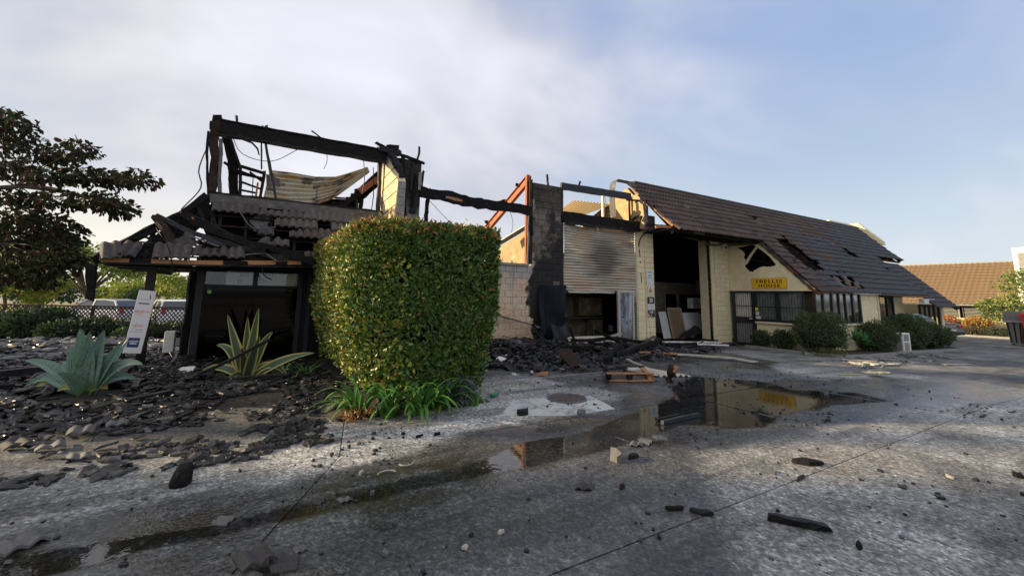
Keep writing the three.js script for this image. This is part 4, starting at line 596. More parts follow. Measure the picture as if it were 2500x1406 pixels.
// ---------- the tiled building at the right ----------
const tiled = thing('tiled_building', 'long cream block building with a steep dark tile roof, partly burnt', 'building', [18.2, -0.3, -10]);
const mCream = [grain(0.76, 0.67, 0.43, 0.8, { amp: 0.17, freq: 4, fine: 33, bump: 0.0015, metres: 1.9 }), grain(0.74, 0.65, 0.42, 0.8, { amp: 0.18, freq: 5, fine: 37, bump: 0.0015, metres: 1.6 })];
const mDarkFrame = matP(0.012, 0.013, 0.018, 0.35), mWhite = grain(0.72, 0.71, 0.66, 0.6, { amp: 0.10, freq: 4, fine: 30, bump: 0.0008 });
const RA = Math.atan(1.046), roofP = (x, s, off = 0, drop = 0) => V(x, 6.05 - drop - s * Math.sin(RA) + off * Math.cos(RA), -12.1 + s * Math.cos(RA) + off * Math.sin(RA));
{
  // columns and jambs
  const colm = part('column', bx(12.56, 13.38, -0.2, 4.12, -12.2, -11.66), mCream[0], tiled, 'cream block column carrying signs');
  for (let j = 0; j < 21; j++) { const y = -0.1 + j * 0.2; part('block', bx(12.95, 13.40, y + 0.005, y + 0.195, -11.72, -11.58 + (j % 3) * 0.001, 0.005), mCream[j % 2], colm); part('block', bx(12.57, 12.945, y + 0.005, y + 0.195, -11.80, -11.63, 0.005), mCream[(j + 1) % 2], colm); }
  const col2 = part('column', bx(17.0, 18.18, -0.4, 4.12, -12.2, -11.66), mCream[1], tiled, 'cream block column beside the security door');
  for (let j = 0; j < 22; j++) { const y = -0.32 + j * 0.2, o = j % 2 ? 0.2 : 0; part('block', bx(17.0, 17.22, y + 0.005, y + 0.195, -11.8, -11.62, 0.005), mCream[j % 2], col2); part('block', bx(17.225, 17.62 + o, y + 0.005, y + 0.195, -11.7, -11.58, 0.005), mCream[(j + 1) % 2], col2); part('block', bx(17.63 + o, 18.17, y + 0.005, y + 0.195, -11.7, -11.581, 0.005), mCream[j % 2], col2); }
  // drips of black on the first column
  for (const [k, [y, L]] of [[3.62, 0.16], [3.4, 0.22], [3.2, 0.1], [2.95, 0.08], [2.5, 0.36]].entries()) part('char_streak', bar([[12.66 + 0.02 * k, y, -11.625], [12.68 + 0.02 * k, y - L, -11.625]], 0.03, 0.012, { seed: 400 + k, rough: 0.4, seg: 0.05 }), mCharWet, colm);
  part('loose_cable', tube([[13.3, 4.02, -11.55], [12.95, 4.0, -11.54], [12.7, 3.8, -11.56], [12.62, 3.55, -11.58]], 0.022), mCharWet, colm);
  part('crack', bar([[13.02, 1.0, -11.577], [13.06, 0.6, -11.577], [13.12, 0.3, -11.577], [13.11, 0, -11.577]], 0.008, 0.006, { rough: 0.3 }), mCharBrown, colm);
  const mScorched = grain(0.42, 0.29, 0.15, 0.85, { amp: 0.5, freq: 4, fine: 18, bump: 0.003, metres: 1.3, tint: [0.56, 0.46, 0.28] });
  // fire wall above the first column
  const fw = part('fire_wall', profileX([[-16, -0.2], [-11.85, -0.2], [-11.85, 4.12], [-11.3, 4.14], [-11.28, 4.95], [-12.1, 5.85], [-13.2, 5.4], [-16, 4.2]].map(([z, y]) => [z, Math.max(y, -0.2)]), 12.6, 12.8), mScorched, tiled, 'sunlit cream fire wall with burnt edges');
  blocks(fw, -12.6, -11.3, 4.15, 5.5, 12.6, 0.02, mScorched, { axis: 'z', out: -1, seed: 31, keep: (z, y) => y < 5.85 - Math.abs(z + 12.0) * 0.95 - 0.05 });
  for (let j = 0; j < 4; j++) part('block', bx(12.61, 12.79, 4.16 + j * 0.2, 4.35 + j * 0.2, -11.3, -11.27), mGrey, fw);
  part('grey_nib', bx(12.8, 13.4, 4.1, 4.9 - 0.2, -11.7, -11.45), mGrey, tiled);
  part('nib_dark_board', bx(12.82, 13.1, 4.7, 5.1, -11.7, -11.5), mChar, tiled);  // dark board standing on the grey nib
  for (const [k, [p, w, h, m]] of [
    [[[12.52, 5.45, -11.9], [12.52, 4.5, -11.9]], 0.05, 0.06, mChar], [[[12.5, 4.5, -11.8], [12.5, 4.62, -11.5]], 0.06, 0.06, mChar], [[[12.5, 4.42, -11.4], [12.5, 4.58, -11.3]], 0.06, 0.08, mCharBrown], [[[12.3, 5.28, -11.85], [12.5, 5.24, -11.6], [12.95, 5.15, -11.1]], 0.05, 0.06, mChar],
    [[[12.55, 5.15, -11.15], [12.55, 4.8, -11.15]], 0.06, 0.06, mOxide], [[[12.55, 5.7, -11.75], [12.8, 4.75, -10.85], [12.95, 4.15, -10.3]], 0.05, 0.07, mRawWood], [[[12.7, 5.5, -11.55], [12.9, 4.85, -10.95]], 0.04, 0.05, mAsh], [[[12.2, 4.05, -10.4], [13.6, 4.16, -10.32]], 0.05, 0.09, mRawWood], [[[12.6, 4.0, -10.9], [14.6, 4.06, -10.5]], 0.08, 0.09, mChar], [[[12.6, 4.25, -11.2], [13.8, 4.2, -10.6]], 0.07, 0.08, mCharWet],
  ].entries()) part('charred_timber', bar(p, w, h, { seed: 420 + k, rough: 0.16 }), m, tiled);
  // curled ridge flashing
  part('curled_flashing', sheet((u, v) => { const c = new THREE.CatmullRomCurve3([V(11.5, 4.5, -11.75), V(11.5, 5.2, -11.8), V(11.58, 5.72, -11.85), V(11.8, 5.98, -11.95), V(12.2, 6.04, -12.05), V(12.7, 6.06, -12.1)]).getPoint(u); return c.add(V(0.02 * v, 0.02 * v, -0.14 + 0.28 * v)); }, 24, 2, 0.006), mAsh, tiled, 'ridge flashing curled down like a hook');
  part('torn_lining', sheet((u, v) => V(11.62 + 0.3 * u, 4.45 + v * (0.62 + 0.08 * Math.sin(u * 11)), -12.0 - 0.3 * u + 0.05 * Math.sin(v * 7)), 6, 8, 0.02), mAsh, tiled);
  // rear roof: sunlit yellow corrugated iron behind the burnt workshop
  const mYell = new THREE.MeshStandardMaterial({ color: col(0.50, 0.34, 0.12), roughness: 0.6, metalness: 0.1 });
  part('rear_roof', sheet((u, v) => { const c = 0.025 * Math.sin(v * Math.PI * 2 * 12); return V(lerp(10.4, 12.58, u) + 0.1 * v, 4.45 + 1.15 * u * 0.75 + v * 0.65 * u + c, -12.9 - v * 2.6 + c); }, 6, 96, 0.004), mYell, tiled, 'sunlit yellowish corrugated rear roof sheet');
  part('rear_post', bx(11.42, 11.50, 4.4, 5.5, -12.3, -12.2), mCream[0], tiled);
  // opening: lintel, sagging conduit, dark workshop with goods
  part('lintel', bar([[13.3, 4.26, -11.6], [18.2, 4.22, -11.6]], 0.18, 0.26, { seed: 440, rough: 0.06 }), mChar, tiled);
  part('conduit', tube([[13.0, 4.1, -11.5], [14.4, 4.08, -11.45], [16.2, 3.95, -11.45], [16.9, 3.84, -11.45], [17.3, 3.86, -11.45], [17.8, 3.98, -11.5]], 0.035), mAsh, tiled);
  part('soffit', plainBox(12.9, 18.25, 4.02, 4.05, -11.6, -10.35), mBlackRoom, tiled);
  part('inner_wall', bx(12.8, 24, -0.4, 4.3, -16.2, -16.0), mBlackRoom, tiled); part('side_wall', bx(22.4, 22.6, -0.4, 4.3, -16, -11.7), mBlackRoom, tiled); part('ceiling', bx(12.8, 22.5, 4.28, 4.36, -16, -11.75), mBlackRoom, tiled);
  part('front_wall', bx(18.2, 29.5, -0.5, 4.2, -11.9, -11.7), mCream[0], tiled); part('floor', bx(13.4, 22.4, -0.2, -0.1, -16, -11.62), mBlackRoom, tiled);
  const mDim = grain(0.22, 0.20, 0.15, 0.9, { amp: 0.4, freq: 4, fine: 20, bump: 0.002, metres: 2 });
  const iw = part('office_partition', merge([bx(16.4, 22.3, 1.78, 2.35, -15.0, -14.9), bx(16.4, 17.9, -0.2, 1.78, -15.0, -14.9), bx(18.95, 19.1, -0.2, 1.78, -15.0, -14.9)]), mDim, tiled); part('doorway_frame', merge([bx(17.9, 17.98, -0.2, 1.78, -14.95, -14.85), bx(18.88, 18.96, -0.2, 1.78, -14.95, -14.85)]), mGrey, iw);
  part('wall_box', bx(20.4, 21.8, 1.78, 2.5, -14.9, -14.6), mDim, tiled);
}
{ // roof: tiles one by one, the nearest as pieces of their own, the rest as one field
  const strip = (x0, x1, s0, s1) => sheet((u, v) => roofP(lerp(x0, x1, u), lerp(s0, s1, v), -0.16), 2, 2, 0.01); // sarking under the tiles
  const roof = part('roof', merge([strip(12.95, 32.6, 0, 2.8), strip(18.25, 29, 2.8, 5.7)]), mBlackRoom, tiled, 'steep roof of dark two-roll concrete tiles with burnt holes');
  const HOLES = [[[19.3, 2.62], [20.6, 2.4], [20.75, 3.2], [21.05, 4.0], [20.4, 4.6], [19.5, 4.45], [19.3, 3.6]], [[20.2, 4.72], [21.7, 4.72], [22.5, 5.0], [22.7, 5.6], [20.6, 5.6]], [[25.5, 2.42], [26.2, 2.42], [26.4, 3.1], [25.5, 3.1]], [[19.4, 0.8], [20.1, 1.1], [19.8, 1.5]], [[28.1, 3.95], [28.4, 3.95], [28.4, 4.2], [28.1, 4.2]]];
  const inH = (x, s, g = 0) => HOLES.some((h) => inPoly(x, s, h));
  const list = [], r = rng(91);
  const mWet = [[0.034, 0.036, 0.041], [0.040, 0.040, 0.044], [0.030, 0.031, 0.036]].map((c, i) => grain(...c, 0.55, { amp: 0.35, freq: 7 + i, fine: 44, bump: 0.004, metres: 0.7, tint: [c[0] * 1.8, c[1] * 1.8, c[2] * 1.8] }));
  const mBrown = [[0.070, 0.045, 0.037], [0.052, 0.035, 0.030], [0.088, 0.057, 0.045], [0.062, 0.040, 0.034]].map((c, i) => grain(...c, 0.75, { amp: 0.36, freq: 7 + i, fine: 42, bump: 0.004, metres: 0.7, tint: [c[0] * 1.8, c[1] * 1.75, c[2] * 1.7] }));
  const lay = (x, s, drop, forceWet) => {
    if (inH(x, s)) return; const edge = inH(x + 0.3, s) || inH(x - 0.3, s) || inH(x, s + 0.3) || inH(x, s - 0.3);
    const wet = forceWet || (x - 23 + (s - 3) * 1.3 + (fbm(x * 0.5, s * 0.8, 3) - 0.5) * 9) > 0; const m = wet ? mWet[Math.floor(r() * 3)] : mBrown[Math.floor(r() * 4)];
    const slip = r() < 0.035 ? 0.04 + 0.09 * r() : 0; s += slip; const g = edge && r() < 0.45 ? GBROKEN[Math.floor(r() * 3)] : GTILE[Math.floor(r() * 3)], j = edge ? 3 : slip ? 4 : 1;
    list.push({ p: roofP(x, s + (r() - 0.5) * 0.012, 0.05 + (r() - 0.5) * 0.006 * j, drop), rot: [RA - 0.125 + (r() - 0.5) * 0.02 * j, (r() - 0.5) * 0.02 * j, (r() - 0.5) * 0.015 * j], g, m });
  };
  for (let j = 0; j < 9; j++) { const s = 0.18 + j * TE * 0.955, xl = 12.45 + 0.06 * j + (j > 2 ? 0.5 * ((j * 7) % 3) * 0.2 : 0.15); for (let x = xl; x < (j > 6 ? 32.6 : 32.5); x += TW) lay(x, s, 0); }
  for (let j = 9; j < 18; j++) { const s = 0.18 + j * TE * 0.955; for (let x = 18.42; x < 28.9; x += TW) lay(x, s, 0); }
  for (let j = 9; j < 19; j++) { const s = 0.18 + j * TE * 0.955; for (let x = 29.4; x < 32.2; x += TW) lay(x, s, 0.32, true); }
  list.sort((a, b) => a.p.distanceToSquared(camera.position) - b.p.distanceToSquared(camera.position));
  list.slice(0, 300).forEach((t) => piece('tile', t.g, t.m, roof, t.p.toArray(), t.rot));
  const rest = new Map(); for (const t of list.slice(300)) { const g = t.g.clone(); const o = new THREE.Object3D(); o.position.copy(t.p); o.rotation.set(...t.rot); o.updateMatrix(); g.applyMatrix4(o.matrix); if (!rest.has(t.m)) rest.set(t.m, []); rest.get(t.m).push(g); }
  for (const [m, gs] of rest) { const f = part('tile_field', merge(gs), m, roof); f.userData.kind = 'stuff'; }
  // ridge capping, verge capping, hip caps
  for (let x = 12.9; x < 32.5; x += 0.62) part('ridge_cap', bar([[x, 6.12, -12.1], [x + 0.6, 6.12 + (r() - 0.5) * 0.01, -12.1]], 0.26, 0.07, { rough: 0.03, seg: 1, seed: x * 10 }), mRidge(), roof);
  function mRidge() { return mTiles._ridge ??= grain(0.030, 0.042, 0.036, 0.6, { amp: 0.4, freq: 6, fine: 30, bump: 0.003 }); }
  const capG = (() => { const g = new THREE.CylinderGeometry(0.165, 0.19, 0.41, 10, 1, false, -Math.PI / 2, Math.PI); g.rotateX(Math.PI / 2); return boxUV(g); })();
  const mCapO = grain(0.24, 0.10, 0.055, 0.75, { amp: 0.45, freq: 5, fine: 30, bump: 0.003, tint: [0.10, 0.085, 0.075] }), mCapG = grain(0.12, 0.115, 0.105, 0.8, { amp: 0.5, freq: 6, fine: 30, bump: 0.003, tint: [0.2, 0.19, 0.17] });
  for (let k = 0; k < 9; k++) { const s = 2.86 + k * 0.345; piece('verge_cap', capG, k === 5 || k === 8 ? mCapO : k % 2 ? mCapG : mTiles[0], roof, roofP(18.22, s, 0.07).toArray(), [RA - 0.04, 0, 0.15]); }
  for (let k = 0; k < 8; k++) piece('verge_cap', capG, mWet[k % 3], roof, roofP(28.95, 3.0 + k * 0.36, 0.06).toArray(), [RA - 0.04, 0, 0]);
  for (let k = 0; k < 8; k++) piece('verge_cap', capG, mTiles[k % 4], roof, roofP(32.62, 0.2 + k * 0.36, 0.06).toArray(), [RA - 0.04, 0, 0]);
  for (let k = 0; k < 9; k++) piece('verge_cap', capG, mWet[k % 3], roof, roofP(32.25, 3.1 + k * 0.36, 0.06, 0.32).toArray(), [RA - 0.04, 0, 0]);
  // battens and rafters in the holes
  for (const [k, [x0, x1, s]] of [[19.3, 20.8, 2.75], [19.4, 20.9, 3.3], [19.4, 21, 3.9], [20.3, 22.4, 4.95], [20.6, 22.6, 5.35], [20.5, 22.6, 5.62], [25.4, 26.4, 2.7]].entries()) part('batten', bar([roofP(x0, s, -0.03), roofP(x1, s + (k % 2) * 0.06, -0.03)], 0.05, 0.04, { seed: 450 + k, rough: 0.2 }), k > 2 ? mRawWood : mChar, roof);
  for (const [k, x] of [19.9, 20.7, 21.5, 22.2, 25.9].entries()) part('rafter', bar([roofP(x, 2.6 + (k > 1 && k < 4 ? 2 : 0), -0.1), roofP(x, k === 4 ? 3.2 : k > 1 ? 5.6 : 4.6, -0.1)], 0.05, 0.1, { seed: 460 + k }), mCharBrown, roof);
  for (let k = 0; k < 7; k++) { const x = 20.4 + r() * 2, s = 4.9 + r() * 0.6; piece('tile', GBROKEN[k % 3], mCapG, roof, roofP(x, s, 0.03).toArray(), [RA + r() * 0.4, r() * 2, r() * 0.5]); }
  for (const [x, s] of [[23.05, 0.91], [23.2, 1.2], [23.3, 1.5], [23.42, 1.82], [24.5, 1.9], [24.9, 2.1], [14.9, 1.25], [25.2, 2.3]]) { const t = piece('tile', GBROKEN[Math.floor(r() * 3)], mCapG, roof, roofP(x, s, 0.065).toArray(), [RA - 0.05, 0.2 * r(), 0]); t.scale.set(0.6, 1, 0.7); }
  part('fallen_strip', bar([roofP(28.18, 2.75, 0.08), roofP(28.65, 3.15, 0.08)], 0.07, 0.02, { rough: 0.03 }), mWhite, roof);
  // eaves
  part('eave_board', bar([[12.8, 3.98, -10.22], [18.2, 3.96, -10.22]], 0.05, 0.12, { seed: 470, rough: 0.2 }), mChar, tiled); for (let k = 0; k < 12; k++) part('charred_timber', bar([[13 + k * 0.42, 3.95 - 0.05 * r(), -10.3], [13.2 + k * 0.42 + r() * 0.5, 3.98 + 0.05 * r(), -10.9]], 0.05, 0.05, { seed: 480 + k, rough: 0.3 }), k % 3 ? mChar : mCharBrown, tiled);
  part('pale_splinter', bar([[14.0, 3.98, -10.2], [14.6, 3.97, -10.2]], 0.03, 0.06, { seed: 5, rough: 0.2 }), mAsh, tiled);
  part('gutter', bar([[18.4, 1.93, -8.08], [20.4, 1.93, -8.08]], 0.08, 0.08, { rough: 0.03, seed: 3 }), mDarkFrame, tiled);
  part('gutter', bar([[20.3, 1.95, -8.08], [21.4, 1.90, -8.06], [23.6, 1.91, -8.08]], 0.06, 0.06, { rough: 0.05, seed: 4 }), mWhite, tiled, 'bent white gutter');
  part('gutter', bar([[23.6, 1.90, -8.08], [29.1, 1.88, -8.08]], 0.08, 0.08, { rough: 0.03, seed: 5 }), mDarkFrame, tiled);
  part('eave_board', bar([[29.1, 1.52, -7.95], [32.4, 1.5, -7.95]], 0.06, 0.1, { rough: 0.03 }), mDarkFrame, tiled); part('eave_board', bar([[18.3, 3.9, -10.2], [32.7, 3.86, -10.18]], 0.06, 0.1, { rough: 0.03 }), mCharBrown, tiled);
  part('gable_end', profileX([[-11.8, 3.9], [-10.3, 3.9], [-11.8, 5.5]], 32.4, 32.5), mCream[0], tiled);
  part('parapet_wall', profileX([[-12.9, 5.2], [-11.0, 5.0], [-11.05, 5.25], [-12.2, 6.5], [-12.9, 6.5]], 33.2, 33.6), mCream[1], tiled, 'pale parapet wall standing above the far end of the ridge');
  part('parapet_wall', bx(30.4, 33.2, 5.6, 6.48, -12.75, -12.6), mCream[0], tiled);
}
{ // gable wall of the projecting office: sheet with a burnt hole, security door, barred windows
  const s = new THREE.Shape([[11.62, 1.97], [8.26, 1.97], [10.18, 3.86], [11.62, 3.88]].map(([z, y]) => new THREE.Vector2(z, y)));
  const H = [[11.15, 3.80], [10.72, 3.84], [10.42, 3.86], [10.24, 3.72], [10.0, 3.52], [9.77, 3.30], [9.55, 2.99], [9.75, 2.90], [10.01, 2.93], [10.3, 2.86], [10.44, 2.80], [10.53, 2.70], [10.7, 2.78], [10.84, 2.97], [10.79, 3.14], [10.86, 3.32], [10.83, 3.5], [10.89, 3.62]];
  const rr = rng(17), Hr = []; for (let i = 0; i < H.length; i++) { const a = H[i], b = H[(i + 1) % H.length]; Hr.push(a); for (const t of [0.33, 0.66]) Hr.push([lerp(a[0], b[0], t) + (rr() - 0.5) * 0.05, lerp(a[1], b[1], t) + (rr() - 0.5) * 0.05]); }
  s.holes.push(new THREE.Path(Hr.map(([z, y]) => new THREE.Vector2(z, y))));
  const g = new THREE.ExtrudeGeometry(s, { depth: 0.03, bevelEnabled: false }); g.rotateY(Math.PI / 2); g.translate(18.19, 0, 0); // z of the shape runs to -z
  const gw = part('gable_wall', boxUV(g), mCream[0], tiled, 'cream sheeted gable with a ragged burnt hole');
  part('hole_edge', bar([[18.22, 3.08, -10.82], [18.2, 3.5, -10.5], [18.19, 3.74, -10.28]], 0.04, 0.1, { seed: 3, rough: 0.2 }), mCream[1], gw, 'cream timber left across the burnt hole');
  part('rake_board', bar([[18.19, 3.86, -10.18], [18.19, 1.98, -8.24]], 0.04, 0.09, { rough: 0.06, seed: 4 }), mCreamTrim, gw);
  part('burnt_framing', bar([[18.5, 3.3, -10.9], [18.45, 3.0, -9.8]], 0.06, 0.1, { seed: 5 }), mChar, gw); part('burnt_framing', bar([[18.5, 2.7, -10.3], [18.5, 3.7, -10.1]], 0.06, 0.08, { seed: 6 }), mChar, gw);
  part('loft_dark_backing', bx(18.75, 18.8, 2.03, 3.9, -11.6, -9.9), mBlackRoom, tiled); part('loft_dark_backing', bx(18.75, 18.8, 2.03, 3.2, -9.9, -9.1), mBlackRoom, tiled); part('loft_dark_backing', bx(18.25, 18.75, 3.86, 3.9, -11.6, -10.2), mBlackRoom, tiled);  // black panels added to darken the sunlit loft behind the hole
  part('office_ceiling', bx(18.25, 28.9, 1.98, 2.03, -11.7, -8.3), mBlackRoom, tiled);
  part('gable_trim', bx(18.13, 18.21, 1.93, 1.97, -11.6, -8.22), mCreamTrim, gw);
  // security door
  const dr = part('security_door', merge([bx(18.14, 18.24, -0.32, 1.94, -11.50, -11.40), bx(18.14, 18.24, -0.32, 1.94, -10.64, -10.54), bx(18.14, 18.24, 1.86, 1.94, -11.4, -10.64), bx(18.15, 18.23, 0.62, 0.86, -11.4, -10.64), bx(18.15, 18.23, -0.32, -0.2, -11.4, -10.64)]), mDarkFrame, tiled, 'dark barred security door');
  for (let k = 0; k < 8; k++) { const z = -11.36 + k * 0.098; part('bar', tube([[18.15, -0.2, z], [18.15, 1.88, z]], 0.009, { seg: 9 }), mDarkFrame, dr); }
  part('rail', bx(18.14, 18.165, 1.30, 1.33, -11.4, -10.64), mDarkFrame, dr); part('blind', bx(18.26, 18.27, 0.86, 1.86, -11.4, -10.64), mWhite, dr); part('panel', bx(18.25, 18.26, -0.2, 0.62, -11.4, -10.64), mGrey, dr); part('handle', bx(18.10, 18.14, 0.78, 0.82, -10.74, -10.62), mWhite, dr);
  part('notice', bx(18.245, 18.25, 0.9, 1.05, -11.1, -10.9), mWhite, dr);
  // barred windows
  for (const [z0, z1] of [[-10.5, -9.62], [-9.58, -8.62]]) {
    const w = part('window', merge([bx(18.15, 18.24, 0.72, 1.93, z0, z0 + 0.06), bx(18.15, 18.24, 0.72, 1.93, z1 - 0.06, z1), bx(18.15, 18.24, 1.86, 1.93, z0 + 0.06, z1 - 0.06), bx(18.15, 18.24, 0.72, 0.80, z0 + 0.06, z1 - 0.06)]), mDarkFrame, tiled);
    part('pane', plainBox(18.2, 18.206, 0.8, 1.86, z0 + 0.06, z1 - 0.06), mGlass, w); part('net_curtain', bx(18.27, 18.275, 0.8, 1.86, z0 + 0.04, z1 - 0.04), mGrey, w);
    const n = Math.round((z1 - z0) / 0.11); for (let k = 1; k < n; k++) part('bar', tube([[18.15, 0.76, lerp(z0, z1, k / n)], [18.15, 1.9, lerp(z0, z1, k / n)]], 0.009, { seg: 9 }), mDarkFrame, w); part('rail', bx(18.14, 18.165, 1.28, 1.31, z0 + 0.06, z1 - 0.06), mDarkFrame, w);
  }
  // low walls with rounded sills
  const lw = part('low_wall', bx(18.2, 18.5, -0.4, 0.6, -10.5, -8.2), mCream[0], tiled); part('sill', bx(18.12, 18.5, 0.6, 0.7, -10.53, -8.15, 0.03), mCreamTrim, lw);
  const lf = part('low_wall', bx(18.5, 22.0, -0.45, 0.6, -8.5, -8.2), mCream[1], tiled); part('sill', bx(18.4, 22.3, 0.6, 0.7, -8.5, -8.12, 0.03), mCreamTrim, lf);
  // front windows
  const fwin = (x0, x1, z, y0, y1, posts, darkFrom) => {
    const w = part('window', merge([...posts.map(([x, t]) => bx(x - t / 2, x + t / 2, y0, y1, z - 0.05, z + 0.05)), bx(x0, x1, y1 - 0.07, y1 + 0.02, z - 0.048, z + 0.048), bx(x0, x1, y0 - 0.03, y0 + 0.05, z - 0.048, z + 0.048)]), mDarkFrame, tiled);
    for (let k = 0; k + 1 < posts.length; k++) part('pane', plainBox(posts[k][0] + posts[k][1] / 2, posts[k + 1][0] - posts[k + 1][1] / 2, y0 + 0.05, y1 - 0.07, z - 0.004, z + 0.004), mGlass, w);
    return w;
  };
  fwin(18.2, 22.0, -8.28, 0.7, 1.93, [[18.24, 0.08], [18.85, 0.1], [19.55, 0.12], [20.1, 0.08], [20.65, 0.08], [21.3, 0.1], [21.95, 0.1]]);
  fwin(23.7, 28.0, -9.15, 0.5, 1.86, [[23.75, 0.08], [24.6, 0.14], [25.5, 0.12], [26.3, 0.1], [27.2, 0.08], [27.95, 0.08]]);
  part('side_wall', bx(23.5, 23.64, -0.5, 1.9, -9.4, -8.55), mCream[0], tiled); part('front_wall', bx(22.0, 23.62, -0.5, 1.9, -8.5, -8.24), mCream[1], tiled); part('corner_trim', bx(23.5, 23.66, -0.5, 1.9, -8.55, -8.2), mCreamTrim, tiled);
  part('low_wall', bx(23.66, 28.0, -0.55, 0.42, -9.4, -9.1), mCream[0], tiled); part('sill', bx(23.66, 28.1, 0.42, 0.48, -9.4, -9.05), mCreamTrim, tiled);
  part('front_wall', bx(28.0, 29.1, -0.6, 1.9, -9.4, -9.1), mCream[0], tiled);
  for (let j = 0; j < 11; j++) for (let k = 0; k < 4; k++) part('block', bx(22.0 + k * 0.39 + (j % 2) * 0.0 + 0.004, 22.39 + k * 0.385 - 0.004, 0.72 - 1.1 + j * 0.2 + 0.004, 0.91 - 1.1 + j * 0.2, -8.26, -8.232, 0.004), mCream[(j + k) % 2], tiled);
  part('office_back', bx(18.6, 28.6, -0.5, 2.0, -11.68, -11.6), mDarkFrame, tiled); part('office_floor', bx(18.3, 28.6, -0.6, -0.3, -11.6, -8.5), mBlackRoom, tiled);
  part('blind', bx(20.72, 21.24, 0.75, 1.86, -8.42, -8.41), mGrey, tiled); part('blind', bx(21.36, 21.9, 0.75, 1.86, -8.42, -8.41), mBlackRoom, tiled);
  // the next office further on
  part('front_wall', bx(29.2, 32.2, -0.6, 0.3, -8.6, -8.4), mCream[0], tiled); part('front_wall', bx(31.9, 32.2, 0.3, 1.45, -8.6, -8.4), mCream[0], tiled); part('canopy', bx(28.6, 30.0, 1.52, 1.75, -8.3, -8.1), mWhite, tiled);
  fwin(29.2, 31.9, -8.5, 0.3, 1.45, [[29.25, 0.1], [29.9, 0.08], [30.5, 0.08], [31.2, 0.08], [31.85, 0.1]]); part('office_back', bx(29.2, 32.2, -0.6, 1.5, -11.6, -11.5), mBlackRoom, tiled); part('side_wall', bx(32.1, 32.25, -0.6, 1.5, -11.6, -8.6), mCream[0], tiled);
}
// small fittings on the building
{
  const b = thing('flood_light', 'white box-shaped floodlight under the eave of the right column', 'light', [17.75, 3.66, -11.5]); part('housing', bx(17.66, 17.92, 3.68, 3.92, -11.57, -11.4, 0.015), mWhite, b); part('lens', bx(17.72, 17.86, 3.72, 3.84, -11.4, -11.392), mDarkFrame, b);
  single('white_conduit', tube([[17.55, 3.7, -11.56], [17.56, 2.4, -11.56], [17.6, 1.72, -11.56]], 0.018), mWhite, 'thin white conduit running down the column under the floodlight', 'conduit');
  single('conduit_box', bx(17.56, 17.68, 1.66, 1.74, -11.575, -11.53), mWhite, 'small white box at the bottom of the column conduit', 'junction box');
}

// ---------- signs ----------
function board(name, label, category, c, yaw, w, h, t, edge, draw, { px = 256, group, tilt = 0, roll = 0 } = {}) { // a flat sign; its printed face looks along +z turned by yaw
  const o = thing(name, label, category, c, group); o.rotation.set(tilt, yaw, roll, 'YXZ');
  const b = finish(new THREE.Mesh(cbox(w, h, t, 0.003), edge)); b.name = 'board'; o.add(b);
  const f = finish(new THREE.Mesh(new THREE.PlaneGeometry(w - 0.008, h - 0.008).translate(0, 0, t / 2 + 0.0015), new THREE.MeshStandardMaterial({ map: canvasTex(px, Math.round(px * h / w), draw), roughness: 0.55 }))); f.name = 'printed_face'; o.add(f);
  return o;
}
const fitText = (g, s, x, y, w, font, size) => { g.font = font.replace('$', size); const m = g.measureText(s).width; g.save(); g.translate(x, y); g.scale(w / m, 1); g.fillText(s, 0, 0); g.restore(); };
const mAlu = mat(0.55, 0.55, 0.53, 0.5);
board('name_sign', 'yellow TRELLIS HOUSE sign on the cream gable', 'sign', [18.16, 2.24, -9.86], -Math.PI / 2, 1.38, 0.42, 0.02, mat(0.55, 0.36, 0.03, 0.5), (g, w, h) => {
  g.fillStyle = '#e8b41c'; g.fillRect(0, 0, w, h); g.strokeStyle = '#7a5d10'; g.lineWidth = 3; g.strokeRect(3, 3, w - 6, h - 6);
  g.fillStyle = '#2a060a'; g.textBaseline = 'middle'; fitText(g, 'TRELLIS', w * 0.09, h * 0.32, w * 0.80, 'bold $px sans-serif', h * 0.42); fitText(g, 'HOUSE', w * 0.17, h * 0.74, w * 0.66, 'bold $px sans-serif', h * 0.42);
  g.lineWidth = 2; g.strokeStyle = '#3a0d12';
}, { px: 640 });
const onCol = (x, y, w, h, label, draw, px = 160) => board('column_sign', label, 'sign', [x, y, -11.555], 0, w, h, 0.012, mAlu, draw, { px, group: 'signs on the first column' });
onCol(13.13, 2.44, 0.34, 0.34, 'pale notice with a blue header, topmost on the cream column', (g, w, h) => { g.fillStyle = '#dfe8ea'; g.fillRect(0, 0, w, h); g.fillStyle = '#8fb2c8'; g.fillRect(w * 0.12, h * 0.08, w * 0.76, h * 0.24); g.fillStyle = '#5d6f76'; for (const [y, k] of [[0.46, 0.7], [0.62, 0.66], [0.78, 0.76]]) g.fillRect(w * (0.5 - k / 2), h * y, w * k, h * 0.08); });
onCol(13.13, 2.15, 0.34, 0.22, 'blank grey-white notice second from the top of the cream column', (g, w, h) => { g.fillStyle = '#d5dcdc'; g.fillRect(0, 0, w, h); g.fillStyle = '#9aa6a8'; for (const y of [0.45, 0.62, 0.8]) g.fillRect(w * 0.12, h * y, w * 0.4, h * 0.06); });
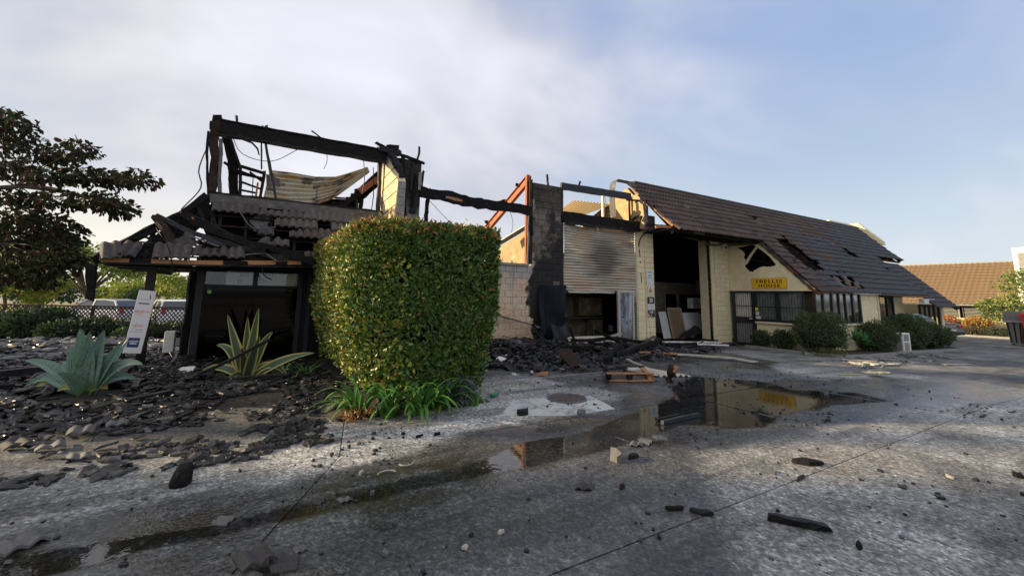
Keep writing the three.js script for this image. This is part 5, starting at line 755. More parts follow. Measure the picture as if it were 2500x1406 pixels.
onCol(13.14, 1.85, 0.28, 0.34, 'white warning notice with a yellow triangle on the cream column', (g, w, h) => { g.fillStyle = '#dcdcd2'; g.fillRect(0, 0, w, h); g.beginPath(); g.moveTo(w * 0.5, h * 0.1); g.lineTo(w * 0.88, h * 0.66); g.lineTo(w * 0.12, h * 0.66); g.closePath(); g.fillStyle = '#e09a2c'; g.fill(); g.lineWidth = w * 0.06; g.strokeStyle = '#43240c'; g.stroke(); g.fillStyle = '#5a2a0c'; g.beginPath(); g.arc(w * 0.5, h * 0.5, w * 0.09, 0, 7); g.fill(); g.fillStyle = '#8b8b84'; g.fillRect(w * 0.2, h * 0.78, w * 0.6, h * 0.05); g.fillRect(w * 0.15, h * 0.87, w * 0.7, h * 0.05); });
onCol(13.15, 1.49, 0.38, 0.26, 'black number sign reading 55 on the cream column', (g, w, h) => { g.fillStyle = '#23221d'; g.fillRect(0, 0, w, h); g.fillStyle = '#e9e9e2'; g.textBaseline = 'middle'; fitText(g, '55', w * 0.28, h * 0.52, w * 0.5, 'bold $px sans-serif', h * 0.82); });
onCol(13.155, 1.25, 0.38, 0.2, 'white sign reading sticky between two black signs on the column', (g, w, h) => { g.fillStyle = '#d9dad6'; g.fillRect(0, 0, w, h); g.fillStyle = '#6e7372'; g.textBaseline = 'middle'; fitText(g, 'sticky', w * 0.08, h * 0.45, w * 0.84, '$px sans-serif', h * 0.85); });
onCol(13.16, 1.0, 0.38, 0.26, 'black and tan UNIT C sign, lowest on the cream column', (g, w, h) => { g.fillStyle = '#27251f'; g.fillRect(0, 0, w, h); g.fillStyle = '#c39a7c'; g.beginPath(); g.moveTo(0, h * 0.3); g.lineTo(w * 0.45, h); g.lineTo(0, h); g.fill(); g.fillStyle = '#e2e0d6'; g.textBaseline = 'middle'; fitText(g, 'UNIT', w * 0.24, h * 0.28, w * 0.56, 'bold $px sans-serif', h * 0.46); fitText(g, 'C', w * 0.46, h * 0.72, w * 0.16, 'bold $px sans-serif', h * 0.5); });
// tenants' board leaning on the veranda post
const tb = board('tenant_board', 'tall white tenant board with four company logos leaning on the charred post', 'sign', [-1.5, 1.02, -10.3], 0.2, 0.25, 1.1, 0.02, mat(0.62, 0.61, 0.6, 0.5), (g, w, h) => {
  g.fillStyle = '#d9d6d8'; g.fillRect(0, 0, w, h); g.textBaseline = 'middle';
  g.fillStyle = '#8d8d96'; fitText(g, 'lyon wood', w * 0.16, h * 0.14, w * 0.5, '$px sans-serif', h * 0.035); g.fillStyle = '#5a5f75'; g.beginPath(); g.moveTo(w * 0.68, h * 0.05); g.quadraticCurveTo(w * 0.84, h * 0.1, w * 0.72, h * 0.155); g.lineTo(w * 0.7, h * 0.11); g.fill(); g.fillRect(w * 0.14, h * 0.2, w * 0.62, h * 0.022);
  g.fillStyle = '#c8381c'; fitText(g, 'RedCraft', w * 0.04, h * 0.345, w * 0.52, 'bold $px sans-serif', h * 0.06); g.fillStyle = '#d9612c'; fitText(g, 'Plumbing', w * 0.58, h * 0.34, w * 0.34, 'bold $px sans-serif', h * 0.03); g.fillRect(w * 0.04, h * 0.39, w * 0.5, h * 0.006);
  g.fillStyle = '#d0453a'; fitText(g, 'POWERWISE', w * 0.1, h * 0.57, w * 0.66, '$px sans-serif', h * 0.055); g.strokeStyle = '#7a2a2a'; g.lineWidth = 2; g.beginPath(); g.moveTo(w * 0.34, h * 0.51); g.lineTo(w * 0.27, h * 0.63); g.stroke(); g.fillStyle = '#8f8f93'; g.fillRect(w * 0.34, h * 0.625, w * 0.42, h * 0.012); g.fillRect(w * 0.1, h * 0.66, w * 0.7, h * 0.008);
  g.fillStyle = '#1f3358'; g.fillRect(w * 0.1, h * 0.76, w * 0.66, h * 0.15); g.fillStyle = '#d6dbe3'; fitText(g, 'umbrella', w * 0.16, h * 0.815, w * 0.54, 'bold $px sans-serif', h * 0.05); g.beginPath(); g.ellipse(w * 0.43, h * 0.86, w * 0.22, h * 0.02, 0, Math.PI, 0); g.fill();
}, { px: 200, roll: -0.10, tilt: -0.06 });
{ const s = mChar; for (const x of [-0.1, 0.1]) { const m = finish(new THREE.Mesh(cbox(0.04, 0.5, 0.03, 0.004).translate(x, -0.78, -0.02), s)); m.name = 'leg'; tb.add(m); } }
// sheets of paper stuck inside the transom panes (their print reads backwards), a round sticker, notices on the Trellis House window
const mirrored = (lines) => (g, w, h) => { g.fillStyle = '#b9bcc2'; g.fillRect(0, 0, w, h); g.translate(w, 0); g.scale(-1, 1); g.fillStyle = '#2a2c33'; g.textBaseline = 'middle'; for (const [s, x, y, ww] of lines) fitText(g, s, w * x, h * y, w * ww, 'bold $px sans-serif', h * 0.3); };
board('window_poster', 'white paper with backwards lettering in the left transom pane', 'poster', [-0.06, 1.86, -11.375], 0, 0.5, 0.3, 0.004, mAlu, mirrored([['- ONS', 0.02, 0.22, 0.5], ['SI', 0.38, 0.72, 0.2]]), { px: 256 });
board('window_poster', 'wide white paper reading backwards SOLU in the right transom pane', 'poster', [0.69, 1.86, -11.375], 0, 0.8, 0.29, 0.004, mAlu, mirrored([['· SOLU', 0.55, 0.16, 0.42]]), { px: 320 });
board('round_sticker', 'small round green sticker on the dark office window', 'sticker', [-0.58, 1.56, -11.333], 0, 0.075, 0.075, 0.003, mat(0.2, 0.5, 0.12, 0.5), (g, w, h) => { g.fillStyle = '#6fb23c'; g.fillRect(0, 0, w, h); g.strokeStyle = '#d9efc4'; g.lineWidth = w * 0.12; g.beginPath(); g.arc(w / 2, h / 2, w * 0.28, 0, 7); g.stroke(); }, { px: 64 });
board('round_sticker', 'small yellow sticker on the barred window frame beside the security door', 'sticker', [18.13, 1.2, -10.42], -Math.PI / 2, 0.12, 0.12, 0.004, mat(0.6, 0.55, 0.05, 0.5), (g, w, h) => { g.fillStyle = '#d9cf2a'; g.fillRect(0, 0, w, h); }, { px: 64 });
board('window_notice', 'upper white notice on the barred window beside the security door', 'notice', [18.13, 1.03, -10.4], -Math.PI / 2, 0.14, 0.14, 0.004, mAlu, (g, w, h) => { g.fillStyle = '#d8d8d4'; g.fillRect(0, 0, w, h); g.fillStyle = '#8a8a88'; for (const y of [0.3, 0.5, 0.7]) g.fillRect(w * 0.15, h * y, w * 0.7, h * 0.06); }, { px: 64 });
board('window_notice', 'lower wider white notice on the barred window beside the security door', 'notice', [18.13, 0.86, -10.37], -Math.PI / 2, 0.2, 0.11, 0.004, mAlu, (g, w, h) => { g.fillStyle = '#dcdcd8'; g.fillRect(0, 0, w, h); g.fillStyle = '#8a8a88'; for (const y of [0.35, 0.6]) g.fillRect(w * 0.15, h * y, w * 0.7, h * 0.08); }, { px: 64 });

// ---------- plants ----------
function leafGeo(L, W, fold = 0.25, curl = 0.1) { // a pointed leaf along +y, facing +z
  const p = [[0, 0, 0], [-W * 0.42, L * 0.3, W * fold], [W * 0.42, L * 0.3, W * fold], [-W * 0.4, L * 0.65, W * fold - L * curl * 0.5], [W * 0.4, L * 0.65, W * fold - L * curl * 0.5], [0, L * 0.34, 0], [0, L * 0.66, -L * curl * 0.5], [0, L, -L * curl]];
  const t = [[0, 5, 1], [0, 2, 5], [1, 5, 6], [1, 6, 3], [5, 2, 4], [5, 4, 6], [3, 6, 7], [6, 4, 7]], pos = []; for (const f of t) for (const k of f) pos.push(...p[k]);
  const g = new THREE.BufferGeometry(); g.setAttribute('position', new THREE.Float32BufferAttribute(pos, 3)); boxUV(g); g.computeVertexNormals(); return g;
}
const quadLeaf = (L, W) => { const pos = [[0, 0, 0], [-W / 2, L * 0.5, W * 0.12], [0, L * 0.5, -W * 0.05], [W / 2, L * 0.5, W * 0.12], [0, L, -L * 0.1]], t = [[0, 2, 1], [0, 3, 2], [1, 2, 4], [2, 3, 4]], a = []; for (const f of t) for (const k of f) a.push(...pos[k]); const g = new THREE.BufferGeometry(); g.setAttribute('position', new THREE.Float32BufferAttribute(a, 3)); boxUV(g); g.computeVertexNormals(); return g; };
const mLeaf = new THREE.MeshPhysicalMaterial({ color: 0xffffff, roughness: 0.42, transmission: 0.18, thickness: 0, side: THREE.DoubleSide });
const mLeafDull = new THREE.MeshPhysicalMaterial({ color: 0xffffff, roughness: 0.75, transmission: 0.42, thickness: 0, side: THREE.DoubleSide });
const mBark = grain(0.11, 0.085, 0.062, 0.9, { amp: 0.5, freq: 7, fine: 30, bump: 0.012, metres: 0.6 });
const mSoil = grain(0.035, 0.029, 0.023, 0.95, { amp: 0.6, freq: 8, fine: 44, bump: 0.02, metres: 0.9 });
const qa = new THREE.Quaternion(), qb = new THREE.Quaternion(), m4 = new THREE.Matrix4(), yAx = V(0, 1, 0), zAx = V(0, 0, 1);
// leaves: a list of {p, dir (leaf axis), n (facing), s, c}
function foliage(name, list, geo, material, parent) {
  const b = rootOf(parent).position, im = new THREE.InstancedMesh(geo, material, list.length), X = V(0, 0, 0), Z = V(0, 0, 0);
  list.forEach((l, i) => { const y = l.dir.clone().normalize(); X.copy(y).cross(l.n).normalize(); Z.copy(X).cross(y).normalize(); m4.makeBasis(X, y, Z); m4.scale(V(l.s, l.s, l.s)); m4.setPosition(l.p.x - b.x, l.p.y - b.y, l.p.z - b.z); im.setMatrixAt(i, m4); im.setColorAt(i, l.c); });
  im.name = name; im.userData.kind = 'stuff'; finish(im); parent.add(im); return im;
}
const rv = (r) => { const z = r() * 2 - 1, a = r() * Math.PI * 2, k = Math.sqrt(1 - z * z); return V(k * Math.cos(a), z, k * Math.sin(a)); };
const pick = (r, pal) => { const c = pal[Math.floor(r() * pal.length)], k = 0.72 + 0.56 * r(); return col(c[0] * k, c[1] * k, c[2] * k); };

{ // the clipped hedge block
  const hg = thing('hedge', 'tall clipped box-shaped green hedge in front of the burnt building', 'hedge', [2.35, 0, -8.2]);
  const r = rng(501), X0 = 1.3, X1 = 3.44, Z0 = -10.4, Z1 = -6.02, Y0 = 0.22, Y1 = 2.62, list = [];
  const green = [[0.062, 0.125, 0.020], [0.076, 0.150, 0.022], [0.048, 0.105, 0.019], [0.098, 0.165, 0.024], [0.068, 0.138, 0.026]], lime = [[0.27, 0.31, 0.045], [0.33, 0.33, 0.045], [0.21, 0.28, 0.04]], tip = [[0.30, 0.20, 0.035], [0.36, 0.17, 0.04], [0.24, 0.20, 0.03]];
  const shrink = (y) => 0.26 * Math.pow(sm(1.6, 0.1, y), 1.2); // narrower at the foot
  const lump = (a, b, k) => (fbm(a * 2.1 + k, b * 2.1 + k * 3, 3) - 0.5) * 0.15;
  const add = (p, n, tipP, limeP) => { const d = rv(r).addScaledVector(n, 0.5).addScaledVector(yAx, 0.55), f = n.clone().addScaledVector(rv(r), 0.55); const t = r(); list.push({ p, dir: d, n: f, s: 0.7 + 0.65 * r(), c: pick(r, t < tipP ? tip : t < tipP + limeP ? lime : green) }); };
  const face = (N, fn) => { for (let k = 0; k < N; k++) fn(r(), r(), Math.pow(r(), 1.7) * 0.17); };
  const hole = (x, y) => { const dx = (x - 2.18) / 0.42, dy = (y - 1.02) / 0.13; return dx * dx + dy * dy < 1; };
  const arcIn = (d, R) => d > R ? 0 : R - Math.sqrt(Math.max(0, R * R - (R - d) * (R - d))), RC = 0.62; // plan corners are rounded, the sunny one most
  face(17000, (u, v, d) => { const x = lerp(X0, X1, u), y = lerp(Y0, Y1, v), s = shrink(y); if (hole(x, y + (fbm(x * 6, y * 6, 2) - 0.5) * 0.3) && r() < 0.7) return; if (y < 0.95 && r() < 0.3) return; if (fbm(x * 3.2 + 8, y * 3.2, 3) > 0.60 && r() < 0.6) return; const xx = lerp(X0 + s, X1 - s, u), k = Math.min(1, (x - X0) / RC); add(V(xx, y, Z1 - s * 0.7 - d + lump(x, y, 1) - arcIn(x - X0, RC) - arcIn(X1 - x, 0.16) - arcIn(Y1 - y, 0.1)), V(-Math.sqrt(1 - k * k) * (k < 1 ? 1 : 0), 0.1, k), v > 0.93 ? 0.3 : 0.012, k < 1 ? 0.16 : 0.03); });  // lime leaves kept scarce here, which paints this face as the shaded one
  face(21000, (u, v, d) => { const z = lerp(Z0, Z1, u), y = lerp(Y0 + 0.1, Y1, v), s = shrink(y); if (y < 0.8 && r() < 0.45) return; if (fbm(z * 3.2 + 18, y * 3.2, 3) > 0.62 && r() < 0.5) return; const k = Math.min(1, (Z1 - z) / RC); add(V(X0 + s + d - lump(z, y, 5) + arcIn(Z1 - z, RC) + arcIn(z - Z0, 0.2) + arcIn(Y1 - y, 0.1), y, z), V(-k, 0.1, Math.sqrt(1 - k * k)), v > 0.9 ? 0.4 : 0.10, 0.5); });  // more lime on this face: part new growth, part sunlight painted into leaf colour
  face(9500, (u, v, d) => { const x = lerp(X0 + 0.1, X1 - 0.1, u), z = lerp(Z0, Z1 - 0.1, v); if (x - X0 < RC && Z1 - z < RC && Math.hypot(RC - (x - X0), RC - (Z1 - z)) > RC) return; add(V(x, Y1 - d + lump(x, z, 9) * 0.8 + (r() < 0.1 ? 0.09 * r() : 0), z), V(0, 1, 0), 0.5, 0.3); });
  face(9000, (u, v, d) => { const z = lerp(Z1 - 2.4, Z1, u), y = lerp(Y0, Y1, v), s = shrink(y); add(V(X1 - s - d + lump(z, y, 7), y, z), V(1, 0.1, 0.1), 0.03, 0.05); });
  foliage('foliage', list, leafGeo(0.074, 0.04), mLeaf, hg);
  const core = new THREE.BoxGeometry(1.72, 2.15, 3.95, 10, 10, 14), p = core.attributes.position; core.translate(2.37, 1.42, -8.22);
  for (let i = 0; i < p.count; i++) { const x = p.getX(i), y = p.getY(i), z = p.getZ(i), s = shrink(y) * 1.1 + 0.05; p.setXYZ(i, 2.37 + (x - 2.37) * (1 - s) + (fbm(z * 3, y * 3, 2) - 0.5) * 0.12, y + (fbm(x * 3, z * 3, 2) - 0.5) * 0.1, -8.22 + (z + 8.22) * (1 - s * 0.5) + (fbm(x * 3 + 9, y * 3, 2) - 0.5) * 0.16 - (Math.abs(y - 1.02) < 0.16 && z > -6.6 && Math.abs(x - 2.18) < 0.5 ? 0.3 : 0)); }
  core.computeVertexNormals(); part('dark_core', boxUV(core), mat(0.010, 0.013, 0.006, 1), hg);  // solid dark core added to stop light passing through the hedge
  for (let k = 0; k < 12; k++) { const x = 1.8 + r() * 1.2, z = -6.5 - r() * 2.5; part('stem', tube([[x, 0, z], [x + 0.1 * (r() - 0.5), 0.5, z], [x + 0.5 * (r() - 0.5), 1.2, z + 0.2]], 0.035, { taper: 0.5 }), mBark, hg); }
}
// a long curved leaf: base, tip, how far it arches, width
function blade(a, b, w, { arch = 0.25, n = 10, fold = 0.35, tipT = 1, th = 0.012, twist = 0, bellied = true, face = yAx } = {}) {
  const A = V(...a), B = V(...b), L = A.distanceTo(B), M = A.clone().lerp(B, 0.5).add(V(0, arch * L, 0)), c = new THREE.QuadraticBezierCurve3(A, M, B), pos = [], uv = [], rows = [];
  for (let i = 0; i <= n; i++) {
    const t = i / n, p = c.getPoint(t), tg = c.getTangent(t); let s = tg.clone().cross(face); if (s.lengthSq() < 0.02) s.set(1, 0, 0); s.normalize(); const u = s.clone().cross(tg).normalize(); if (u.dot(face) < 0 && !twist) u.negate(); if (twist) { s.applyAxisAngle(tg, twist * t); u.applyAxisAngle(tg, twist * t); }
    const k = bellied ? (0.55 + 0.75 * Math.sin(Math.PI * Math.min(1, t * 0.9 + 0.12)) * 0.6) * Math.pow(1 - t, 0.45) * 1.25 : Math.pow(Math.max(0.001, 1 - t), 0.35) * (0.7 + 0.3 * Math.sin(Math.PI * t)); const hw = w / 2 * Math.max(0.02, k);
    rows.push([-1, -0.82, 0, 0.82, 1].map((e) => p.clone().addScaledVector(s, e * hw).addScaledVector(u, Math.abs(e) * hw * fold)));
  }
  const put = (q, x, y) => { pos.push(q.x, q.y, q.z); uv.push(x, y); };
  for (let i = 0; i < n; i++) for (let k = 0; k < 4; k++) { const e = [0, 0.09, 0.5, 0.91, 1]; const q = [[i, k], [i, k + 1], [i + 1, k + 1], [i, k], [i + 1, k + 1], [i + 1, k]]; for (const [x, y] of q) put(rows[x][y], e[y], x / n); }
  const g = new THREE.BufferGeometry(); g.setAttribute('position', new THREE.Float32BufferAttribute(pos, 3)); g.setAttribute('uv', new THREE.Float32BufferAttribute(uv, 2)); g.computeVertexNormals(); return mergeVertices ? toCreasedNormals(g, 0.9) : g;
}
const leafTex = (fn) => new THREE.MeshPhysicalMaterial({ map: tex(64, 256, fn, { clamp: true }), roughness: 0.5, side: THREE.DoubleSide });
const mAgave = leafTex((u, v) => { const n = fbm(u * 14, v * 5, 3), s = fbm(u * 40, v * 2, 2), k = 0.75 + 0.5 * n; let c = mix3([0.095, 0.185, 0.140], [0.155, 0.26, 0.205], s); c = mix3(c, [0.10, 0.18, 0.03], sm(0.22, 0.0, v) * 0.8); c = mix3(c, [0.13, 0.12, 0.06], sm(0.62, 0.7, fbm(u * 9 + 4, v * 16, 3)) * 0.6); c = mix3(c, [0.03, 0.03, 0.028], sm(0.66, 0.72, fbm(u * 22 + 40, v * 60, 2)) * 0.7); return mix3(c.map((q) => q * k), [0.06, 0.04, 0.025], Math.max(sm(0.965, 0.985, v), 0.8 * sm(0.04, 0.01, Math.min(u, 1 - u)) * sm(0.5, 0.6, vn(v * 60, u > 0.5 ? 3 : 9)))); });
const mAgaveOld = leafTex((u, v) => { const n = fbm(u * 10, v * 6, 3); return mix3([0.16, 0.22, 0.06], [0.30, 0.24, 0.08], sm(0.4, 0.7, n + v * 0.3 - 0.15)); });
const mAgaveVar = leafTex((u, v) => { const n = fbm(u * 14, v * 6, 3), k = 0.8 + 0.4 * n, e = Math.min(u, 1 - u); const c = mix3([0.46, 0.41, 0.13], [0.055, 0.10, 0.055], sm(0.13, 0.20, e + (n - 0.5) * 0.04)); return mix3(c.map((q) => q * k), [0.06, 0.04, 0.02], sm(0.96, 0.985, v)); });
const mStrap = [leafTex((u, v) => [0.055, 0.16, 0.025].map((q) => q * (0.7 + 0.6 * fbm(u * 20, v * 3, 2)))), leafTex((u, v) => [0.10, 0.25, 0.04].map((q) => q * (0.7 + 0.6 * fbm(u * 20, v * 3 + 9, 2)))), leafTex((u, v) => mix3([0.10, 0.17, 0.03], [0.30, 0.24, 0.06], sm(0.6, 1, v)).map((q) => q * (0.7 + 0.6 * fbm(u * 20, v * 3 + 4, 2))))];
{
  const a = thing('agave', 'large blue-green agave among charred rubble at the left', 'agave', [-1.84, 0, -9.3]), b = [-1.85, 0.14, -9.32], r = rng(61);
  const T = [[-2.68, 0.55, -9.79], [-2.15, 0.76, -9.44], [-2.02, 1.03, -9.3], [-1.87, 1.0, -9.1], [-1.7, 1.02, -9.05], [-1.42, 0.9, -8.97], [-1.19, 0.51, -8.9], [-2.64, 0.02, -9.8], [-2.5, -0.1, -9.65], [-2.16, -0.15, -9.3], [-1.6, 0.05, -9.2], [-2.1, 0.45, -8.95], [-2.4, 0.34, -9.5], [-1.5, 0.8, -9.5], [-1.95, 0.75, -9.85], [-1.65, 0.62, -9.75], [-1.3, 0.25, -9.3], [-2.3, 0.5, -9.9]];
  const W = [0.17, 0.22, 0.24, 0.2, 0.24, 0.17, 0.19, 0.2, 0.16, 0.13, 0.2, 0.2, 0.2, 0.2, 0.18, 0.18, 0.17, 0.18];
  T.forEach((t, k) => { const out = [b[0] + (t[0] - b[0]) * 0.12, b[1], b[2] + (t[2] - b[2]) * 0.12]; part('leaf', blade(out, [t[0], Math.max(0.16, t[1]), t[2]], W[k] * 0.98, { arch: t[1] < 0.3 ? 0.42 : k === 6 ? 0.4 : k === 0 ? 0.22 : 0.10, n: 14, fold: 0.5, face: V(-0.1, 0.55, 0.8) }), k === 8 || k === 9 || k === 10 ? mAgaveOld : mAgave, a); });
  for (let k = 0; k < 9; k++) { const an = k * 0.7, l = 0.12 + 0.1 * r(); part('young_leaf', blade([b[0], 0.1, b[2]], [b[0] + Math.cos(an) * l, 0.42 + 0.22 * r(), b[2] + Math.sin(an) * l], 0.1, { arch: 0.05, n: 8 }), mAgave, a); }
  a.position.add(V(0.10, 0.02, 0.62)); a.scale.set(0.98, 0.98, 0.98);
}
{
  const a = thing('agave', 'yellow-edged variegated agave in front of the dark glazed office', 'agave', [0.18, 0, -9.75]), b = [0.15, 0.02, -9.78];
  const T = [[-0.22, 1.08, -9.8], [0.08, 1.05, -9.6], [0.23, 1.2, -9.55], [-0.33, 0.55, -9.95], [0.04, 0.56, -9.4], [0.47, 0.8, -9.4], [1.12, 0.45, -9.1], [0.77, 0.03, -9.4], [-0.5, 0.13, -10.1], [0.28, 0.75, -9.3], [-0.12, 0.05, -9.3], [0.4, 0.55, -10.1], [-0.1, 0.8, -10.05]];
  T.forEach((t, k) => part('leaf', blade([b[0] + (t[0] - b[0]) * 0.1, b[1], b[2] + (t[2] - b[2]) * 0.1], t, [0.15, 0.14, 0.16, 0.15, 0.15, 0.16, 0.15, 0.14, 0.14, 0.16, 0.12, 0.14, 0.14][k], { arch: [0.04, 0.03, 0.03, 0.45, 0.1, 0.25, 0.14, 0.6, 0.3, 0.05, 0.3, 0.2, 0.05][k], n: 12, fold: 0.35, face: V(0, 0.5, 0.85) }), mAgaveVar, a)); a.position.add(V(0.06, 0.03, 0.25)); a.scale.setScalar(1.06);
}
function strapClump(x, z, n, h, label, seed, mats = mStrap, w = 0.045, name = 'strap_leaf_clump') {
  const t = thing(name, label, 'plant', [x, gy(x, z), z], 'strap-leaved plants'); const r = rng(seed);
  for (let k = 0; k < n; k++) { const an = r() * 6.283, l = (0.25 + 0.75 * r()) * h * 0.85, y = Math.max(0.02, h * (0.75 - 0.9 * r() * r() - (r() < 0.3 ? 0.4 : 0))), sx = x + (r() - 0.5) * 0.16, sz = z + (r() - 0.5) * 0.16; part('leaf', blade([sx, gy(x) + 0.0, sz], [sx + Math.cos(an) * l, gy(x) + y * 0.6, sz + Math.sin(an) * l], w * (0.75 + 0.5 * r()), { arch: 0.45 + 0.25 * r(), n: 8, fold: 0.3, bellied: false }), mats[r() < 0.12 ? 2 : r() < 0.55 ? 1 : 0], t); }
  return t;
}
strapClump(1.46, -6.22, 40, 0.8, 'strap-leaved plant at the sunny left foot of the hedge', 71, mStrap, 0.055);
strapClump(1.78, -5.98, 44, 0.85, 'strap-leaved plant at the hedge foot, second from its left end', 72, mStrap, 0.06);
strapClump(2.14, -5.90, 48, 0.9, 'fullest strap-leaved plant in the middle of the hedge foot', 73, mStrap, 0.06);
strapClump(2.5, -6.0, 38, 0.82, 'strap-leaved plant at the hedge foot beside the grey-leaved patch', 74, mStrap, 0.06);
strapClump(3.04, -6.02, 14, 0.6, 'sparse strap-leaved plant at the right foot of the hedge', 75, mStrap, 0.05);
strapClump(0.75, -9.5, 30, 0.55, 'grassy clump just right of the variegated agave', 76, mStrap, 0.028);
strapClump(1.1, -9.1, 22, 0.6, 'dark grassy clump between the variegated agave and the hedge', 77, [mStrap[0], mStrap[0], mStrap[0]], 0.03);
strapClump(-0.35, -9.4, 12, 0.4, 'thin grassy tuft left of the variegated agave', 78, [mStrap[0], mStrap[0], mStrap[0]], 0.026);
// rounded bushes
const mCore = mat(0.010, 0.013, 0.006, 1);
function bush(name, label, x, z, w, h, n, pal, seed, { L = 0.06, stem = true, d = w, material = mLeafDull, squash = 2.4, group, base = 0 } = {}) {
  const y0 = gy(x, z) + base, t = thing(name, label, 'bush', [x, y0, z], group), r = rng(seed), list = [];
  for (let k = 0; k < n; k++) { const v = rv(r), k2 = Math.pow(r(), 0.3); const lump = 0.66 + 0.66 * fbm(v.x * 2.2 + seed, v.y * 2.2 + v.z * 2, 3); const p = V(x + v.x * w / 2 * k2 * lump, y0 + h * 0.53 + v.y * h * 0.5 * k2 * lump, z + v.z * d / 2 * k2 * lump); if (p.y < y0 + 0.02) p.y = y0 + 0.02 + r() * 0.1; list.push({ p, dir: v.clone().addScaledVector(rv(r), 0.9).addScaledVector(yAx, 0.3), n: rv(r).addScaledVector(v, 0.8), s: 0.65 + 0.7 * r(), c: pick(r, pal) }); }
  foliage('foliage', list, quadLeaf(L, L * 0.55), material, t);
  if (h > 0.3) { const c = new THREE.IcosahedronGeometry(0.5, 3), q = c.attributes.position; for (let i = 0; i < q.count; i++) { const k = 0.62 + 0.3 * fbm(q.getX(i) * 6 + seed, q.getY(i) * 6 + q.getZ(i) * 5, 3); q.setXYZ(i, x + q.getX(i) * w * k, y0 + h * 0.5 + q.getY(i) * h * k, z + q.getZ(i) * d * k); } c.computeVertexNormals(); part('dark_core', boxUV(c), mCore, t); }  // solid dark core added so nothing bright shows through the leaves
  for (let k = 0; k < 5; k++) { const a = k * 1.3; part('stem', tube([[x, y0 - 0.02, z], [x + Math.cos(a) * w * 0.12, y0 + h * 0.3, z + Math.sin(a) * d * 0.12], [x + Math.cos(a) * w * 0.28, y0 + h * 0.62, z + Math.sin(a) * d * 0.28]], Math.max(0.012, w * 0.018), { taper: 0.5 }), mBark, t); }
  return t;
}
const darkG = [[0.040, 0.085, 0.016], [0.058, 0.105, 0.018], [0.034, 0.072, 0.015], [0.095, 0.13, 0.022]], midG = [[0.04, 0.10, 0.02], [0.055, 0.12, 0.022], [0.035, 0.085, 0.02]], limeG = [[0.22, 0.30, 0.03], [0.28, 0.33, 0.035], [0.16, 0.25, 0.028], [0.33, 0.33, 0.05]];
bush('round_bush', 'smallest clipped bush beside the security door', 17.65, -10.05, 0.72, 0.66, 2200, darkG, 81, { L: 0.06 });
bush('round_bush', 'small spiky bush between the smallest and the largest clipped bushes', 17.7, -9.25, 0.74, 0.72, 2200, darkG, 82, { L: 0.07 });
bush('round_bush', 'largest clipped bush at the corner of the Trellis House office', 17.75, -8.0, 1.6, 1.42, 9000, [...darkG, [0.085, 0.10, 0.020]], 83, { L: 0.07 });
bush('round_bush', 'dark clipped bush between the spiky agave and the air conditioner', 21.6, -7.75, 1.45, 1.12, 6500, darkG, 84, { L: 0.07 });
bush('round_bush', 'wide dark bush just right of the air conditioner', 24.5, -7.65, 2.1, 1.42, 8500, darkG, 85, { L: 0.08, d: 1.5 });
bush('round_bush', 'last dark bush in the bed toward the parked black car', 26.6, -7.5, 1.7, 1.05, 5500, darkG, 86, { L: 0.08, d: 1.5 });
bush('ground_plant', 'low yellowish ground plant under the largest clipped bush', 17.4, -7.65, 1.1, 0.24, 1200, [[0.16, 0.16, 0.04], [0.10, 0.13, 0.03]], 87, { L: 0.05 });
bush('ground_plant', 'tiny bright green plant among the rubble in front of the blue agave', -0.95, -8.6, 0.22, 0.16, 420, [[0.06, 0.18, 0.03], [0.09, 0.22, 0.04]], 88, { L: 0.035, material: mLeaf });
{ const t = thing('spiky_agave', 'bright green many-leaved agave between two clipped bushes', 'agave', [19.9, -0.34, -7.95]), r = rng(89), m = leafTex((u, v) => [0.07, 0.20, 0.055].map((q) => q * (0.7 + 0.6 * fbm(u * 8, v * 4, 2)))); for (let h = 0; h < 5; h++) { const cx = 19.35 + h * 0.3 + 0.1 * r(), cz = -7.9 + (r() - 0.5) * 0.5, cy = -0.2 + 0.3 * Math.sin(Math.PI * (h + 0.5) / 5); for (let k = 0; k < 15; k++) { const a = k * 2.4, e = 0.15 + 0.85 * k / 14, l = 0.5 + 0.12 * r(); part('leaf', blade([cx, cy, cz], [cx + Math.cos(a) * l * e, cy + 0.62 - 0.55 * e, cz + Math.sin(a) * l * e], 0.11, { arch: 0.12, n: 6 }), m, t); } } }
// bed and kerb under the bushes
struct('garden_bed', (() => { const s = new THREE.Shape([[17.25, 10.4], [17.0, 8.2], [17.4, 7.2], [19, 7.0], [23, 7.0], [27.6, 6.7], [28.4, 7.4], [28.3, 8.5], [18.1, 8.3], [18.15, 10.5]].map(([x, z]) => new THREE.Vector2(x, z))); const g = new THREE.ShapeGeometry(s); g.rotateX(-Math.PI / 2); const p = g.attributes.position; for (let i = 0; i < p.count; i++) p.setY(i, gy(p.getX(i)) + 0.05); return boxUV(g); })(), mSoil);
struct('bed_kerb', merge([[[17.2, -10.4], [16.98, -8.2], [17.38, -7.18], [19, -6.98], [23, -6.98], [27.6, -6.68], [28.4, -7.4]]].flatMap((L) => L.slice(1).map((b, i) => bar([[L[i][0], gy(L[i][0]) + 0.03, L[i][1]], [b[0], gy(b[0]) + 0.03, b[1]]], 0.12, 0.12, { rough: 0.04, seg: 0.5, seed: i })))), mGrey);
